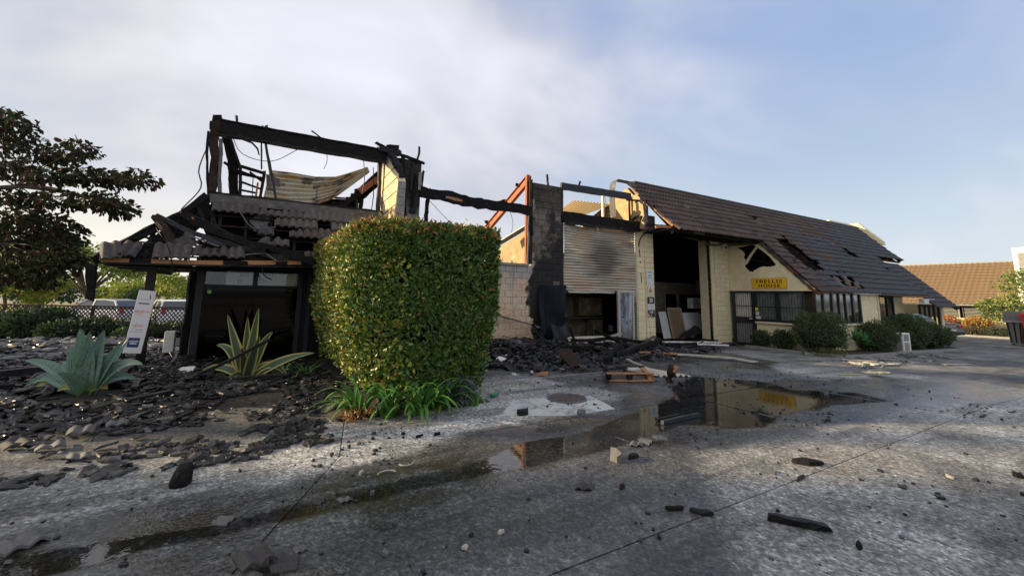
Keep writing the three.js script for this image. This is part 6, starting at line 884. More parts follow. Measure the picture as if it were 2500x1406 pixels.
struct('planting_bed', (() => { const g = new THREE.PlaneGeometry(7.4, 4.1, 60, 36); g.rotateX(-Math.PI / 2); g.translate(0.0, 0, -9.45); const p = g.attributes.position; for (let i = 0; i < p.count; i++) { const x = p.getX(i), z = p.getZ(i), e = Math.min(sm(-3.7, -3.2, x), sm(3.7, 3.3, x), sm(-7.4, -7.7, z), sm(-11.5, -11.2, z)); p.setY(i, -0.015 + e * (0.05 + 0.09 * fbm(x * 1.6, z * 1.6, 3))); } g.computeVertexNormals(); return boxUV(g); })(), mSoil);
struct('hedge_bed', (() => { const g = new THREE.PlaneGeometry(2.4, 1.5, 24, 14); g.rotateX(-Math.PI / 2); g.translate(2.25, 0, -6.75); const p = g.attributes.position; for (let i = 0; i < p.count; i++) { const x = p.getX(i), z = p.getZ(i), e = Math.min(sm(1.05, 1.3, x), sm(3.45, 3.2, x), sm(-6.0, -6.25, z)); p.setY(i, -0.015 + e * (0.04 + 0.06 * fbm(x * 3, z * 3, 3))); } g.computeVertexNormals(); return boxUV(g); })(), mSoil);
bush('grey_leaf_plant', 'grey-leaved plant at the right foot of the hedge', 2.82, -6.15, 0.55, 0.34, 260, [[0.10, 0.115, 0.11], [0.075, 0.09, 0.088]], 90, { L: 0.12 });
bush('dry_leaf_litter', 'dry orange leaves at the sunny left foot of the hedge', 1.42, -6.05, 0.4, 0.1, 120, [[0.40, 0.19, 0.05], [0.30, 0.14, 0.04]], 92, { L: 0.07 });

// trees: trunk, limbs, a crown of leaves in clumps
function tree(name, label, base, h, clumps, { trunkR = 0.16, leaf = 0.2, per = 500, pal = limeG, seed = 1, material = mLeafDull, group, fork = 0.4, droop = 0.2, spread = 1 } = {}) {
  const y0 = base[1], t = thing(name, label, 'tree', base, group), r = rng(seed), list = [], top = V(base[0], y0 + h * fork, base[2]);
  part('trunk', tube([[base[0], y0 - 0.1, base[2]], [base[0] + 0.1 * h * (r() - 0.5), y0 + h * fork * 0.5, base[2]], top.toArray()], trunkR, { n: 8, taper: 0.35 }), mBark, t);
  for (const [cx, cy, cz, rad] of clumps) {
    const c = V(cx, cy, cz), mid = top.clone().lerp(c, 0.5).add(V((r() - 0.5) * 0.3, 0.12 * h * r(), (r() - 0.5) * 0.3));
    part('limb', tube([top.clone(), mid, c], trunkR * 0.42, { n: 5, taper: 0.75 }), mBark, t);
    for (let k = 0; k < per; k++) { const v = rv(r), k2 = Math.pow(r(), 0.42), l = 0.6 + 0.8 * fbm(v.x * 2 + cx, v.y * 2 + v.z * 2 + cy, 2); const p = c.clone().add(V(v.x * rad * k2 * l, v.y * rad * 0.62 * k2 * l, v.z * rad * k2 * l)); list.push({ p, dir: v.clone().addScaledVector(rv(r), 1).add(V(0, -droop, 0)), n: rv(r).add(V(0, 0.6, 0)), s: 0.6 + 0.8 * r(), c: pick(r, pal) }); }
  }
  foliage('crown', list, quadLeaf(leaf, leaf * 0.62), material, t); return t;
}
{ // dark tree whose branches reach in from the left
  const t = thing('overhanging_tree', 'dark large-leaved tree reaching into the sky from the left edge', 'tree', [-6.4, 0, -14.2]), r = rng(131), list = [];
  const N = [[-4.93, 5.36, -13.87], [-4.36, 5.0, -12.99], [-4.42, 4.83, -13.66], [-3.94, 4.39, -13.08], [-3.56, 4.39, -12.82], [-3.04, 4.35, -11.83], [-4.43, 4.12, -13.8], [-3.41, 3.75, -11.87], [-3.11, 3.83, -12.02], [-2.75, 3.89, -12.05], [-2.49, 3.91, -12.37], [-1.99, 3.78, -11.28], [-4.55, 3.54, -13.81], [-4.14, 3.49, -13.74], [-3.23, 3.31, -12.06], [-3.02, 3.42, -12.53], [-2.48, 3.3, -11.39], [-2.34, 3.22, -11.85], [-4.04, 2.87, -12.46], [-4.17, 3.12, -13.79], [-3.52, 2.82, -12.71], [-3.47, 2.73, -13.42], [-4.34, 2.56, -13.75], [-3.91, 2.49, -13.61], [-3.21, 2.22, -12.25], [-3.97, 1.99, -12.62], [-3.81, 1.9, -13.28], [-3.3, 1.95, -12.26], [-5.07, 5.07, -13.67], [-4.91, 3.92, -13.32], [-4.88, 2.77, -13.67], [-4.89, 1.76, -14.43], [-4.6, 4.56, -13.18], [-4.21, 4.0, -12.45]];
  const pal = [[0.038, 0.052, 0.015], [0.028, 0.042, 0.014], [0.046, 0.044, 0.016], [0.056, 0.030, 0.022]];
  const A = V(-6.4, 0, -14.2), f1 = V(-6.1, 3.0, -14.0), f2 = V(-6.2, 1.7, -14.1);
  part('trunk', tube([A.clone(), V(-6.3, 1.5, -14.1), f1.clone(), V(-6.0, 4.4, -14)], 0.2, { n: 8, taper: 0.4 }), mBark, t);
  const hubs = [V(-4.3, 3.7, -13.3), V(-4.7, 4.6, -13.6), V(-4.4, 2.5, -13.4)];
  part('limb', tube([f1, V(-5.2, 3.5, -13.7), hubs[0], V(-3.3, 3.55, -12.3), V(-2.3, 3.2, -11.6), V(-2.0, 3.05, -11.4)], 0.07, { n: 6, taper: 0.8 }), mBark, t); part('limb', tube([f1, V(-5.5, 4.0, -13.8), hubs[1]], 0.06, { n: 6, taper: 0.6 }), mBark, t); part('limb', tube([f2, V(-5.2, 2.2, -13.8), hubs[2]], 0.06, { n: 6, taper: 0.6 }), mBark, t);
  N.forEach(([x, y, z], k) => {
    const c = V(x, y, z), h = hubs.reduce((a, b) => (b.distanceTo(c) < a.distanceTo(c) ? b : a));
    part('twig', tube([h.clone(), h.clone().lerp(c, 0.55).add(V(0, 0.08, 0)), c.clone(), c.clone().add(V(0.22, 0.05 - 0.12 * r(), 0.1))], 0.018, { n: 4, taper: 0.7 }), mBark, t);
    const low = y < 3.05, n = low ? 300 : 175, R0 = low ? 0.42 : 0.36;
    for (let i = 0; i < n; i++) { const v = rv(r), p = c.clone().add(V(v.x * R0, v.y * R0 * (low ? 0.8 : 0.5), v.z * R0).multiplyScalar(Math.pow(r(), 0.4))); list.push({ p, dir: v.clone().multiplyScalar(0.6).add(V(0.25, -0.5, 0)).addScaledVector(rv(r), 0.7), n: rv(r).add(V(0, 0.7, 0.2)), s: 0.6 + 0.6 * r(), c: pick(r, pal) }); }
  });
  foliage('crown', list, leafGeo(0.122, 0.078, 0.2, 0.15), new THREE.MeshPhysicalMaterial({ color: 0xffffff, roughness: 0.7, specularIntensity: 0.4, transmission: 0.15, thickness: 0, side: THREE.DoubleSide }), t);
}
const gz = (x, z) => gy(x, z);
const clumpsAt = (cx, cy, cz, rx, ry, rz, n, rad, seed) => { const r = rng(seed), o = []; for (let k = 0; k < n; k++) { const v = rv(r); o.push([cx + v.x * rx * Math.pow(r(), 0.4), cy + v.y * ry * Math.pow(r(), 0.5), cz + v.z * rz, rad * (0.7 + 0.6 * r())]); } return o; };
tree('spreading_tree', 'broad yellow-green spreading tree beyond the lattice fence', [-9.9, gz(-9, -44), -45], 6.6, clumpsAt(-9.8, 3.7, -44.5, 3.3, 1.25, 2, 15, 1.25, 3), { trunkR: 0.2, leaf: 0.24, per: 620, seed: 141, pal: [...limeG, [0.10, 0.2, 0.03], [0.13, 0.22, 0.03]], fork: 0.28, group: 'trees beyond the fence' });
tree('far_tree', 'lime-green tree behind the right side of the spreading tree', [-6.0, gz(-6, -50), -53], 4.5, clumpsAt(-5.6, 1.9, -53, 2.2, 1.3, 2, 9, 1.1, 5), { leaf: 0.26, per: 480, seed: 142, pal: limeG, group: 'trees beyond the fence' });
tree('far_tree', 'bright yellow-green tree at the far left beyond the fence', [-17, gz(-17, -52), -54], 5, clumpsAt(-16.5, 2.0, -54, 3.0, 1.5, 2, 12, 1.2, 6), { leaf: 0.28, per: 480, seed: 143, pal: [...limeG, [0.26, 0.26, 0.04]], group: 'trees beyond the fence' });
tree('far_tree', 'tall green tree seen through the dark foreground leaves', [-14.5, gz(-14, -40), -42], 6, clumpsAt(-13.6, 3.1, -42, 2.4, 1.5, 2, 10, 1.15, 7), { leaf: 0.24, per: 480, seed: 144, pal: [...midG, ...limeG], group: 'trees beyond the fence' });
for (const [k, [x, z, h, l]] of [[-27, -66, 4.5, 'far hazy tree at the left end of the distant tree line'], [-20, -70, 5, 'far tree in the distant tree line left of the spreading tree'], [-12, -74, 5.5, 'far tree in the distant tree line behind the spreading tree'], [-4, -76, 5.5, 'far tree in the distant tree line behind the white hatchback'], [4, -78, 5.5, 'far tree in the distant tree line hidden partly by the burnt office']].entries()) tree('far_tree', l, [x, gz(x, z), z], h, clumpsAt(x, h * 0.42 - 0.6, z, 4, 1.7, 2, 10, 1.7, 30 + k), { leaf: 0.4, per: 320, seed: 150 + k, pal: k % 2 ? midG : limeG, group: 'trees beyond the fence' });
bush('round_bush', 'ball-shaped dark green shrub beyond the fence beside the white hatchback', -6.6, -43.5, 1.9, 2.5, 2600, midG, 160, { L: 0.16 });
// unseen trees and shrubs added out of frame at the left to shade the forecourt
tree('shade_tree', 'unseen tall leafy tree added left of the forecourt to shade the near concrete', [-13.5, 0, -11.55], 9, clumpsAt(-13.5, 5.4, -11.55, 0.45, 3.0, 0.35, 20, 0.8, 8), { leaf: 0.17, per: 480, seed: 161, pal: midG, fork: 0.25 });
tree('shade_tree', 'second unseen leafy tree added left of the forecourt for its shade', [-13.5, 0, -9.4], 8.6, clumpsAt(-13.5, 5.2, -9.4, 0.8, 2.9, 0.7, 18, 0.95, 9), { leaf: 0.17, per: 420, seed: 162, pal: midG, fork: 0.3 });
tree('shade_conifer', 'unseen slim columnar conifer added left of the forecourt to narrow the sun band', [-11.0, 0, -12.68], 8, [0.6, 1.1, 1.6, 2.1, 2.6, 3.1, 3.6, 4.1, 4.6, 5.1, 5.6, 6.1, 6.6, 7.1, 7.5].map((y) => [-11, y, -12.68, 0.30 - y * 0.006]), { leaf: 0.12, per: 460, seed: 164, pal: darkG, fork: 0.5, trunkR: 0.09 });
[['unseen tall shrub added for shade left of the forecourt, nearest the conifer', -14.6], ['unseen tall shrub added for shade left of the forecourt, second from the conifer', -16.3], ['unseen tall shrub added for shade left of the forecourt, farthest from the conifer', -18.0]].forEach(([l, z], k) => bush('shade_shrub', l, -11.2, z, 2.2, 3.6, 5200, midG, 165 + k, { L: 0.16, group: 'unseen tall shrubs added for shade' }));

// ---------- lattice fence with creepers, beyond the burnt office ----------
{
  const A = V(-10.6, 0, -24.3), B = V(0.6, 0, -17.5), L = A.distanceTo(B), d = B.clone().sub(A).normalize(), gyA = (t) => gy(lerp(A.x, B.x, t), lerp(A.z, B.z, t));
  const f = thing('lattice_fence', 'low dark lattice fence between the rubble and the street', 'fence', [-5, gyA(0.5), -21]), at = (s, y, o = 0) => V(A.x + d.x * s - d.z * o, y, A.z + d.z * s + d.x * o), y0 = 0.18, y1 = 0.98;
  const m = grain(0.045, 0.030, 0.022, 0.8, { amp: 0.4, freq: 6, fine: 30, bump: 0.003 });
  for (let s = 0; s <= L; s += 1.85) part('post', bar([at(s, gyA(s / L) - 0.05), at(s, y1 + 0.03)], 0.08, 0.08, { rough: 0.04, seg: 2 }), m, f);
  part('top_rail', bar([at(0, y1), at(L, y1)], 0.06, 0.05, { rough: 0.03, seg: 2 }), m, f); part('bottom_rail', bar([at(0, y0), at(L, y0)], 0.05, 0.05, { rough: 0.03, seg: 2 }), m, f);
  const H = y1 - y0; for (let s = -H; s < L; s += 0.14) for (const k of [1, -1]) { let a = s, b = s + H, ya = k > 0 ? y0 : y1, yb = k > 0 ? y1 : y0; if (a < 0) { ya += (yb - ya) * (-a / H); a = 0; } if (b > L) { yb = ya + (yb - ya) * ((L - a) / (b - a)); b = L; } if (s < 3.2) continue; part('slat', bar([at(a, ya, k * 0.008), at(b, yb, k * 0.008)], 0.012, 0.032, { rough: 0, seg: 5 }), m, f); }
  const r = rng(7), ferny = [[0.022, 0.05, 0.014], [0.035, 0.075, 0.018], [0.05, 0.09, 0.022]];
  [['dense creeper over the left end of the lattice fence', 1.6, 0.25, 3.2, 1.15], ['dark fern mass in front of the lattice fence, second from the left', 4.2, 0.5, 2.6, 0.85], ['leafy creeper hanging on the middle of the lattice fence', 6.2, 0.45, 2.0, 0.95], ['low ferns in front of the fence left of the tenant board', 8.0, 0.7, 2.4, 0.62], ['low ferns in front of the fence right of the tenant board', 10.6, 0.6, 2.8, 0.5]].forEach(([l, s, o, w, h], k) => {
    const p = at(s, 0, o), t = bush('garden_shrub', l, p.x, p.z, w, h, Math.round(2600 * w * h / 2.5), ferny, 170 + k, { L: 0.15, d: 0.9, material: mLeafDull, group: 'plants along the lattice fence' });
  });
  strapClump(at(7.2, 0, 0.9).x, at(7.2, 0, 0.9).z, 26, 0.7, 'palm-like tuft in front of the lattice fence', 180, [mStrap[0], mStrap[1], mStrap[0]], 0.03);
  strapClump(at(3.4, 0, 1.1).x, at(3.4, 0, 1.1).z, 30, 0.8, 'drooping grass tuft by the left part of the lattice fence', 181, [mStrap[0], mStrap[0], mStrap[0]], 0.03);
  strapClump(at(9.3, 0, 0.9).x, at(9.3, 0, 0.9).z, 20, 0.5, 'small grass tuft behind the tenant board', 182, [mStrap[0], mStrap[1], mStrap[0]], 0.025);
}
// the street and the park beyond the fence
const mLawn = grain(0.20, 0.17, 0.035, 0.95, { amp: 0.5, freq: 6, fine: 40, bump: 0.02, metres: 6, tint: [0.26, 0.23, 0.06] });
{
  const strip = (name, z0, z1, m, dy) => { const g = new THREE.PlaneGeometry(120, z0 - z1, 60, 8); g.rotateX(-Math.PI / 2); g.translate(-52, 0, (z0 + z1) / 2); const p = g.attributes.position; for (let i = 0; i < p.count; i++) p.setY(i, gy(p.getX(i), p.getZ(i)) + dy + (name === 'park_lawn' ? Math.max(0, -(p.getZ(i) + 44)) * 0.012 : 0)); g.computeVertexNormals(); struct(name, boxUV(g), m); };
  strip('street', -28, -41, grain(0.13, 0.135, 0.14, 0.9, { amp: 0.25, freq: 5, fine: 30, bump: 0.004, metres: 3 }), 0.01);
  strip('park_lawn', -41, -90, mLawn, 0.06);
  const g = new THREE.BoxGeometry(120, 0.14, 0.18); g.translate(-52, gy(-9, -41) + 0.05, -41); struct('street_kerb', boxUV(g), mGrey);
}

// ---------- goods in the open workshop ----------
{
  const p = (n, l, c, g, m) => single(n, g, m, l, c);
  const lean = (x0, x1, y0, y1, zb, zt, t) => sheet((u, v) => V(lerp(x0, x1, u), lerp(y0, y1, v), lerp(zb, zt, v)), 2, 3, t);
  const mPanel = grain(0.50, 0.53, 0.52, 0.6, { amp: 0.16, freq: 4, fine: 30, bump: 0.001, metres: 1.4 });
  p('white_board', 'large white board leaning inside the open workshop', 'board', lean(16.7, 18.7, -0.12, 0.95, -12.7, -13.05, 0.02), mPanel);
  p('white_board', 'narrow white board left of the trellis panel inside the workshop', 'board', lean(15.3, 15.78, -0.11, 1.0, -12.8, -13.05, 0.02), mPanel);
  const t = thing('trellis_panel', 'diagonal trellis panel leaning between the white boards inside the workshop', 'trellis', [16.2, -0.1, -12.8]), m = grain(0.34, 0.25, 0.15, 0.8, { amp: 0.3, bump: 0.002 });
  const at = (a, b, o) => V(lerp(15.78, 16.66, a), lerp(-0.1, 1.14, b), lerp(-12.72, -12.98, b) + o); part('frame', merge([bar([at(0, 0, 0), at(0, 1, 0)], 0.04, 0.05, { rough: 0, seg: 9 }), bar([at(1, 0, 0), at(1, 1, 0)], 0.04, 0.05, { rough: 0, seg: 9 }), bar([at(0, 1, 0), at(1, 1, 0)], 0.03, 0.05, { rough: 0, seg: 9 }), bar([at(0, 0, 0), at(1, 0, 0)], 0.03, 0.05, { rough: 0, seg: 9 })]), m, t);
  for (const k of [1, -1]) for (let s = -1.3; s < 1; s += 0.165) { const a0 = Math.max(0, s), b0 = (a0 - s) / 1.4, a1 = Math.min(1, s + 1.4), b1 = (a1 - s) / 1.4; if (b0 >= 1 || a1 <= a0) continue; part('slat', bar([at(k > 0 ? a0 : 1 - a0, b0, k * 0.006), at(k > 0 ? a1 : 1 - a1, Math.min(1, b1), k * 0.006)], 0.008, 0.03, { rough: 0, seg: 9 }), m, t); }
  const c = thing('wall_cubby', 'white open cubby shelf on the workshop wall holding bundles', 'shelf', [18.1, 1.15, -13]); part('carcass', merge([bx(17.42, 18.8, 1.14, 1.18, -13.2, -12.9), bx(17.42, 18.8, 1.56, 1.6, -13.2, -12.9), bx(17.42, 17.46, 1.18, 1.56, -13.2, -12.9), bx(18.76, 18.8, 1.18, 1.56, -13.2, -12.9), bx(18.2, 18.24, 1.18, 1.56, -13.2, -12.9), bx(17.46, 18.76, 1.18, 1.56, -13.2, -13.18)]), mPanel, c);
  const blob = (x, y, z, s, seed, flat = 0.6) => { const g = new THREE.IcosahedronGeometry(s, 2), q = g.attributes.position; for (let i = 0; i < q.count; i++) { const k = 0.7 + 0.6 * fbm(q.getX(i) / s * 2 + seed, q.getY(i) / s * 2 + q.getZ(i) / s * 2, 3); q.setXYZ(i, q.getX(i) * k + x, q.getY(i) * k * flat + y, q.getZ(i) * k + z); } g.computeVertexNormals(); return boxUV(g); };
  p('rag_bundle', 'pale rag bundle in the left half of the white cubby', 'bundle', blob(17.9, 1.27, -13, 0.17, 3), mGrey); p('rag_bundle', 'pale rag bundle in the right half of the white cubby', 'bundle', blob(18.5, 1.28, -13, 0.15, 5), mGrey);
  p('black_tarpaulin', 'crumpled black tarpaulin heap in front of the large white board', 'tarpaulin', (() => { const g = sheet((u, v) => { const x = lerp(15.9, 17.6, u), z = -12.2 - v * 0.5; return V(x + 0.1 * Math.sin(v * 9), -0.12 + 0.42 * Math.pow(Math.sin(Math.PI * u), 0.7) * Math.sin(Math.PI * Math.min(1, v + 0.15)) * (0.6 + 0.7 * fbm(u * 5, v * 5, 2)) + (u > 0.45 && u < 0.75 ? 0.3 * Math.sin((u - 0.45) * 10.4) * v : 0), z); }, 26, 14, 0.01); return g; })(), mCharWet);
  p('red_sign', 'small red sign on the back wall under the white cubby', 'sign', bx(17.85, 18.25, 0.9, 1.04, -12.96, -12.94), mat(0.28, 0.03, 0.02, 0.6));
  p('dark_tread', 'dark doormat board on the step beside the security door column', 'board', bx(16.6, 17.6, -0.26, -0.18, -11.3, -10.9, 0.02), mFrame);
  window.__blob = blob;
}
// ---------- service boxes ----------
{
  const a = thing('air_conditioner', 'white air conditioner unit standing between two clipped bushes', 'air conditioner', [22.7, -0.4, -7.25]);
  part('casing', bx(22.35, 23.05, -0.37, 0.36, -7.45, -7.1, 0.015), mWhite, a); part('grille', bx(22.42, 22.86, 0.06, 0.32, -7.1, -7.085), mGrey, a); part('grille', bx(22.42, 22.86, -0.3, 0.0, -7.1, -7.085), mGrey, a); part('side_panel', bx(22.335, 22.348, -0.3, 0.3, -7.4, -7.15), mGrey, a); part('foot', bx(22.4, 22.5, -0.42, -0.37, -7.45, -7.1), mDarkFrame, a); part('foot', bx(22.9, 23.0, -0.42, -0.37, -7.45, -7.1), mDarkFrame, a);
  const b = thing('meter_box', 'white meter box standing in rubble beside the charred office corner', 'meter box', [-1.18, 0, -11.9]); part('casing', bx(-1.3, -1.12, 0.28, 0.72, -12.05, -11.85, 0.012), mWhite, b); part('door', bx(-1.115, -1.11, 0.32, 0.68, -12.02, -11.88), mGrey, b); part('stand', bx(-1.26, -1.16, 0, 0.28, -12, -11.9), mChar, b);
}
// ---------- vehicles ----------
function car(name, label, kind, paint, pos, yaw, group) { // local x forward, z across
  const t = thing(name, label, 'car', pos, group); t.rotation.y = yaw; const add = (n, g, m, par = t) => { const q = finish(new THREE.Mesh(plain(g), m)); q.name = n; par.add(q); return q; };
  const S = kind === 'sedan' ? { L: 4.5, sill: [[-2.2, 0.34], [-2.25, 0.55], [-2.22, 0.80], [-2.1, 0.98], [-1.55, 1.03], [-1.2, 1.0], [0.95, 0.96], [1.9, 0.82], [2.2, 0.66], [2.25, 0.45], [2.15, 0.28]], cab: [[-1.6, 0.98], [-0.75, 1.42], [0.25, 1.44], [1.15, 0.95]] } : { L: 4.1, sill: [[-2.0, 0.3], [-2.05, 0.55], [-2.02, 0.85], [-1.95, 0.98], [-1.2, 1.0], [0.85, 0.96], [1.75, 0.82], [2.0, 0.62], [2.03, 0.45], [1.95, 0.28]], cab: [[-1.93, 0.96], [-1.55, 1.46], [-0.9, 1.53], [0.15, 1.5], [1.05, 0.94]] };
  const ext = (pts, w, bev) => { const s = new THREE.Shape(pts.map(([x, y]) => new THREE.Vector2(x, y))); const g = new THREE.ExtrudeGeometry(s, { depth: w - 2 * bev, bevelEnabled: true, bevelSize: bev, bevelThickness: bev, bevelOffset: -bev, bevelSegments: 3 }); g.translate(0, 0, -(w - 2 * bev) / 2); return g; };
  const wx = [-S.L * 0.31, S.L * 0.31], arch = (x) => { const o = []; for (let k = 0; k <= 8; k++) { const a = Math.PI * k / 8; o.push([x + Math.cos(a) * 0.36, 0.3 + Math.sin(a) * 0.36]); } return o; };
  const low = [...S.sill, [wx[1] + 0.37, 0.24], ...arch(wx[1]), [wx[1] - 0.37, 0.24], [wx[0] + 0.37, 0.24], ...arch(wx[0]), [wx[0] - 0.37, 0.24]];
  const body = add('body', ext(low, 1.74, 0.09), paint);
  const cab = ext(S.cab, 1.52, 0.12), p = cab.attributes.position; for (let i = 0; i < p.count; i++) { const k = sm(0.95, 1.5, p.getY(i)); p.setZ(i, p.getZ(i) * lerp(1.08, 0.86, k)); } cab.computeVertexNormals();
  add('windows', cab, matP(0.02, 0.03, 0.035, 0.06, { clearcoat: 1 }));
  const top = S.cab.slice(1, -1), roof = ext([...top.map(([x, y]) => [x, y + 0.015]), ...top.slice().reverse().map(([x, y]) => [x, y - 0.06])], 1.30, 0.03); add('roof', roof, paint);
  for (const z of [-1, 1]) { for (const [a, b] of [[S.cab[0], S.cab[1]], [S.cab[S.cab.length - 1], S.cab[S.cab.length - 2]], [[-0.35, 0.98], [-0.4, 1.48]]]) add('pillar', bar([[a[0], a[1], z * 0.80], [b[0], b[1], z * 0.66]], 0.07, 0.05, { rough: 0, seg: 4 }), paint); add('mirror', cbox(0.1, 0.12, 0.18, 0.03).translate(0.75, 1.0, z * 0.95), paint); add('tail_light', cbox(0.07, kind === 'sedan' ? 0.2 : 0.42, kind === 'sedan' ? 0.36 : 0.2, 0.02).translate(-S.L / 2 + (kind === 'sedan' ? 0.02 : 0.03), kind === 'sedan' ? 0.82 : 0.98, z * 0.66), matP(0.42, 0.012, 0.02, 0.2, { clearcoat: 1 })); add('headlight', cbox(0.1, 0.16, 0.32, 0.03).translate(S.L / 2 - 0.12, 0.68, z * 0.62), matP(0.7, 0.72, 0.75, 0.1, { clearcoat: 1 })); }
  for (const x of wx) for (const z of [-0.78, 0.78]) { const w = add('wheel', new THREE.CylinderGeometry(0.31, 0.31, 0.2, 20).rotateX(Math.PI / 2).translate(x, 0.31, z), mat(0.02, 0.02, 0.02, 0.8)); add('rim', new THREE.CylinderGeometry(0.2, 0.2, 0.21, 14).rotateX(Math.PI / 2).translate(x, 0.31, z), mat(0.4, 0.4, 0.42, 0.35, { metalness: 0.7 }), w); }
  add('bumper', cbox(0.14, 0.24, 1.66, 0.04).translate(-S.L / 2 - 0.01, 0.46, 0), paint); add('number_plate', cbox(0.02, 0.11, 0.4, 0.004).translate(-S.L / 2 - 0.08, kind === 'sedan' ? 0.62 : 0.7, 0), mat(0.7, 0.7, 0.65, 0.5));
  if (kind === 'sedan') add('spoiler', cbox(0.22, 0.03, 1.3, 0.01).translate(-2.1, 1.1, 0), paint);
  return t;
}
const mWhitePaint = matP(0.72, 0.73, 0.74, 0.3, { clearcoat: 0.8 }), mSilver = matP(0.62, 0.64, 0.66, 0.32, { clearcoat: 0.8, metalness: 0.2 }), mBlackPaint = matP(0.012, 0.012, 0.016, 0.2, { clearcoat: 1 });
car('parked_car', 'silver-white car parked beyond the fence left of the tenant board', 'hatch', mSilver, [-6.6, gy(-6.6, -33) - 0.02, -33], 2.5, 'cars parked beyond the fence');
car('parked_car', 'white hatchback with red tail light seen past the charred post', 'hatch', mWhitePaint, [-3.5, gy(-3.5, -33.5) - 0.02, -33.2], 1.85, 'cars parked beyond the fence');
car('parked_car', 'black sedan parked nose-in at the far end of the tiled building', 'sedan', mBlackPaint, [37.0, gy(37), -11.2], 1.15);
// ---------- grey trailer beside the black car ----------
{
  const y = gy(26) - 0.02, ox = -3.6, t = thing('box_trailer', 'grey-green covered trailer on legs behind the last dark bushes', 'trailer', [27.6, y, -8.5]), m = grain(0.11, 0.135, 0.14, 0.5, { amp: 0.25, bump: 0.002 }), P = (n, g, mm, par = t) => part(n, g, mm, par);
  const prof = [[-8.95, y + 0.82], [-9.0, y + 1.1], [-8.85, y + 1.34], [-8.5, y + 1.45], [-8.05, y + 1.25], [-7.95, y + 1.02], [-8.05, y + 0.82]]; P('body', profileX(prof, 25.9, 29.4, 0.04), m); P('lid', sheet((u, v) => V(lerp(26.8, 28.9, u), y + lerp(1.47, 1.3, v), lerp(-8.48, -8.07, v)), 2, 2, 0.02), mat(0.42, 0.55, 0.62, 0.25)); P('lettering_strip', bx(26.6, 28.9, y + 1.04, y + 1.1, -7.955, -7.935), mDarkFrame);
  for (const [x, z] of [[26.2, -8.2], [29.1, -8.2], [26.2, -8.8], [29.1, -8.8]]) P('leg', bx(x - 0.14, x + 0.14, y - 0.05, y + 0.82, z - 0.1, z + 0.1), m); P('floor_pan', bx(26.1, 29.2, y + 0.7, y + 0.8, -8.9, -8.1), mDarkFrame); P('marker_light', bx(25.84, 25.9, y + 1.0, y + 1.25, -8.2, -8.06), mWhite);
}
// ---------- bins at the right edge ----------
{
  const y = gy(36), t = thing('wheelie_bin', 'tall grey wheelie bin beside the red skip', 'bin', [36, y, -6.55]), m = grain(0.16, 0.16, 0.155, 0.7, { amp: 0.4, bump: 0.003, tint: [0.28, 0.27, 0.25] });
  const tap = (x0, x1, y0, y1, z0, z1, k) => { const g = cbox(x1 - x0, y1 - y0, z1 - z0, 0.02), p = g.attributes.position; for (let i = 0; i < p.count; i++) { const s = p.getY(i) < 0 ? k : 1; p.setX(i, p.getX(i) * s); p.setZ(i, p.getZ(i) * s); } g.computeVertexNormals(); return boxUV(g.translate((x0 + x1) / 2, (y0 + y1) / 2, (z0 + z1) / 2)); };
  part('body', tap(35.65, 36.35, y + 0.08, y + 1.25, -6.85, -6.25, 0.74), m, t); part('lid', tap(35.6, 36.4, y + 1.25, y + 1.8, -6.9, -6.2, 1.0), m, t); part('rim', bx(35.58, 36.42, y + 1.2, y + 1.3, -6.93, -6.17, 0.02), mGrey, t); for (let k = 0; k < 3; k++) part('rib', bar([[35.74, y + 0.15, -6.72 + k * 0.17], [35.63, y + 1.2, -6.78 + k * 0.23]], 0.03, 0.05, { rough: 0.02, seg: 2 }), mCharWet, t); for (const z of [-6.75, -6.35]) part('wheel', new THREE.CylinderGeometry(0.12, 0.12, 0.08, 14).rotateX(Math.PI / 2).translate(36.2, y + 0.12, z), mDarkFrame, t);
  const s = thing('skip_bin', 'red skip bin cut by the right edge of the picture', 'skip', [36, y, -5]), red = grain(0.55, 0.035, 0.02, 0.5, { amp: 0.25, bump: 0.002 });
  part('body', tap(34.9, 37.3, y + 0.1, y + 1.65, -6.15, -3.8, 0.9), red, s); part('rim', merge([bx(34.85, 35.0, y + 1.6, y + 1.72, -6.2, -3.75), bx(37.2, 37.35, y + 1.6, y + 1.72, -6.2, -3.75), bx(35.0, 37.2, y + 1.6, y + 1.72, -6.2, -6.05), bx(35.0, 37.2, y + 1.6, y + 1.72, -3.9, -3.75)]), red, s); for (let k = 0; k < 4; k++) part('rib', bar([[35.02, y + 0.15, -5.7 + k * 0.5], [34.9, y + 1.6, -5.8 + k * 0.55]], 0.06, 0.08, { rough: 0, seg: 3 }), red, s);
  part('painted_ring', new THREE.TorusGeometry(0.24, 0.05, 6, 24).rotateY(Math.PI / 2).translate(34.9, y + 1.0, -5.55), mWhite, s);
}
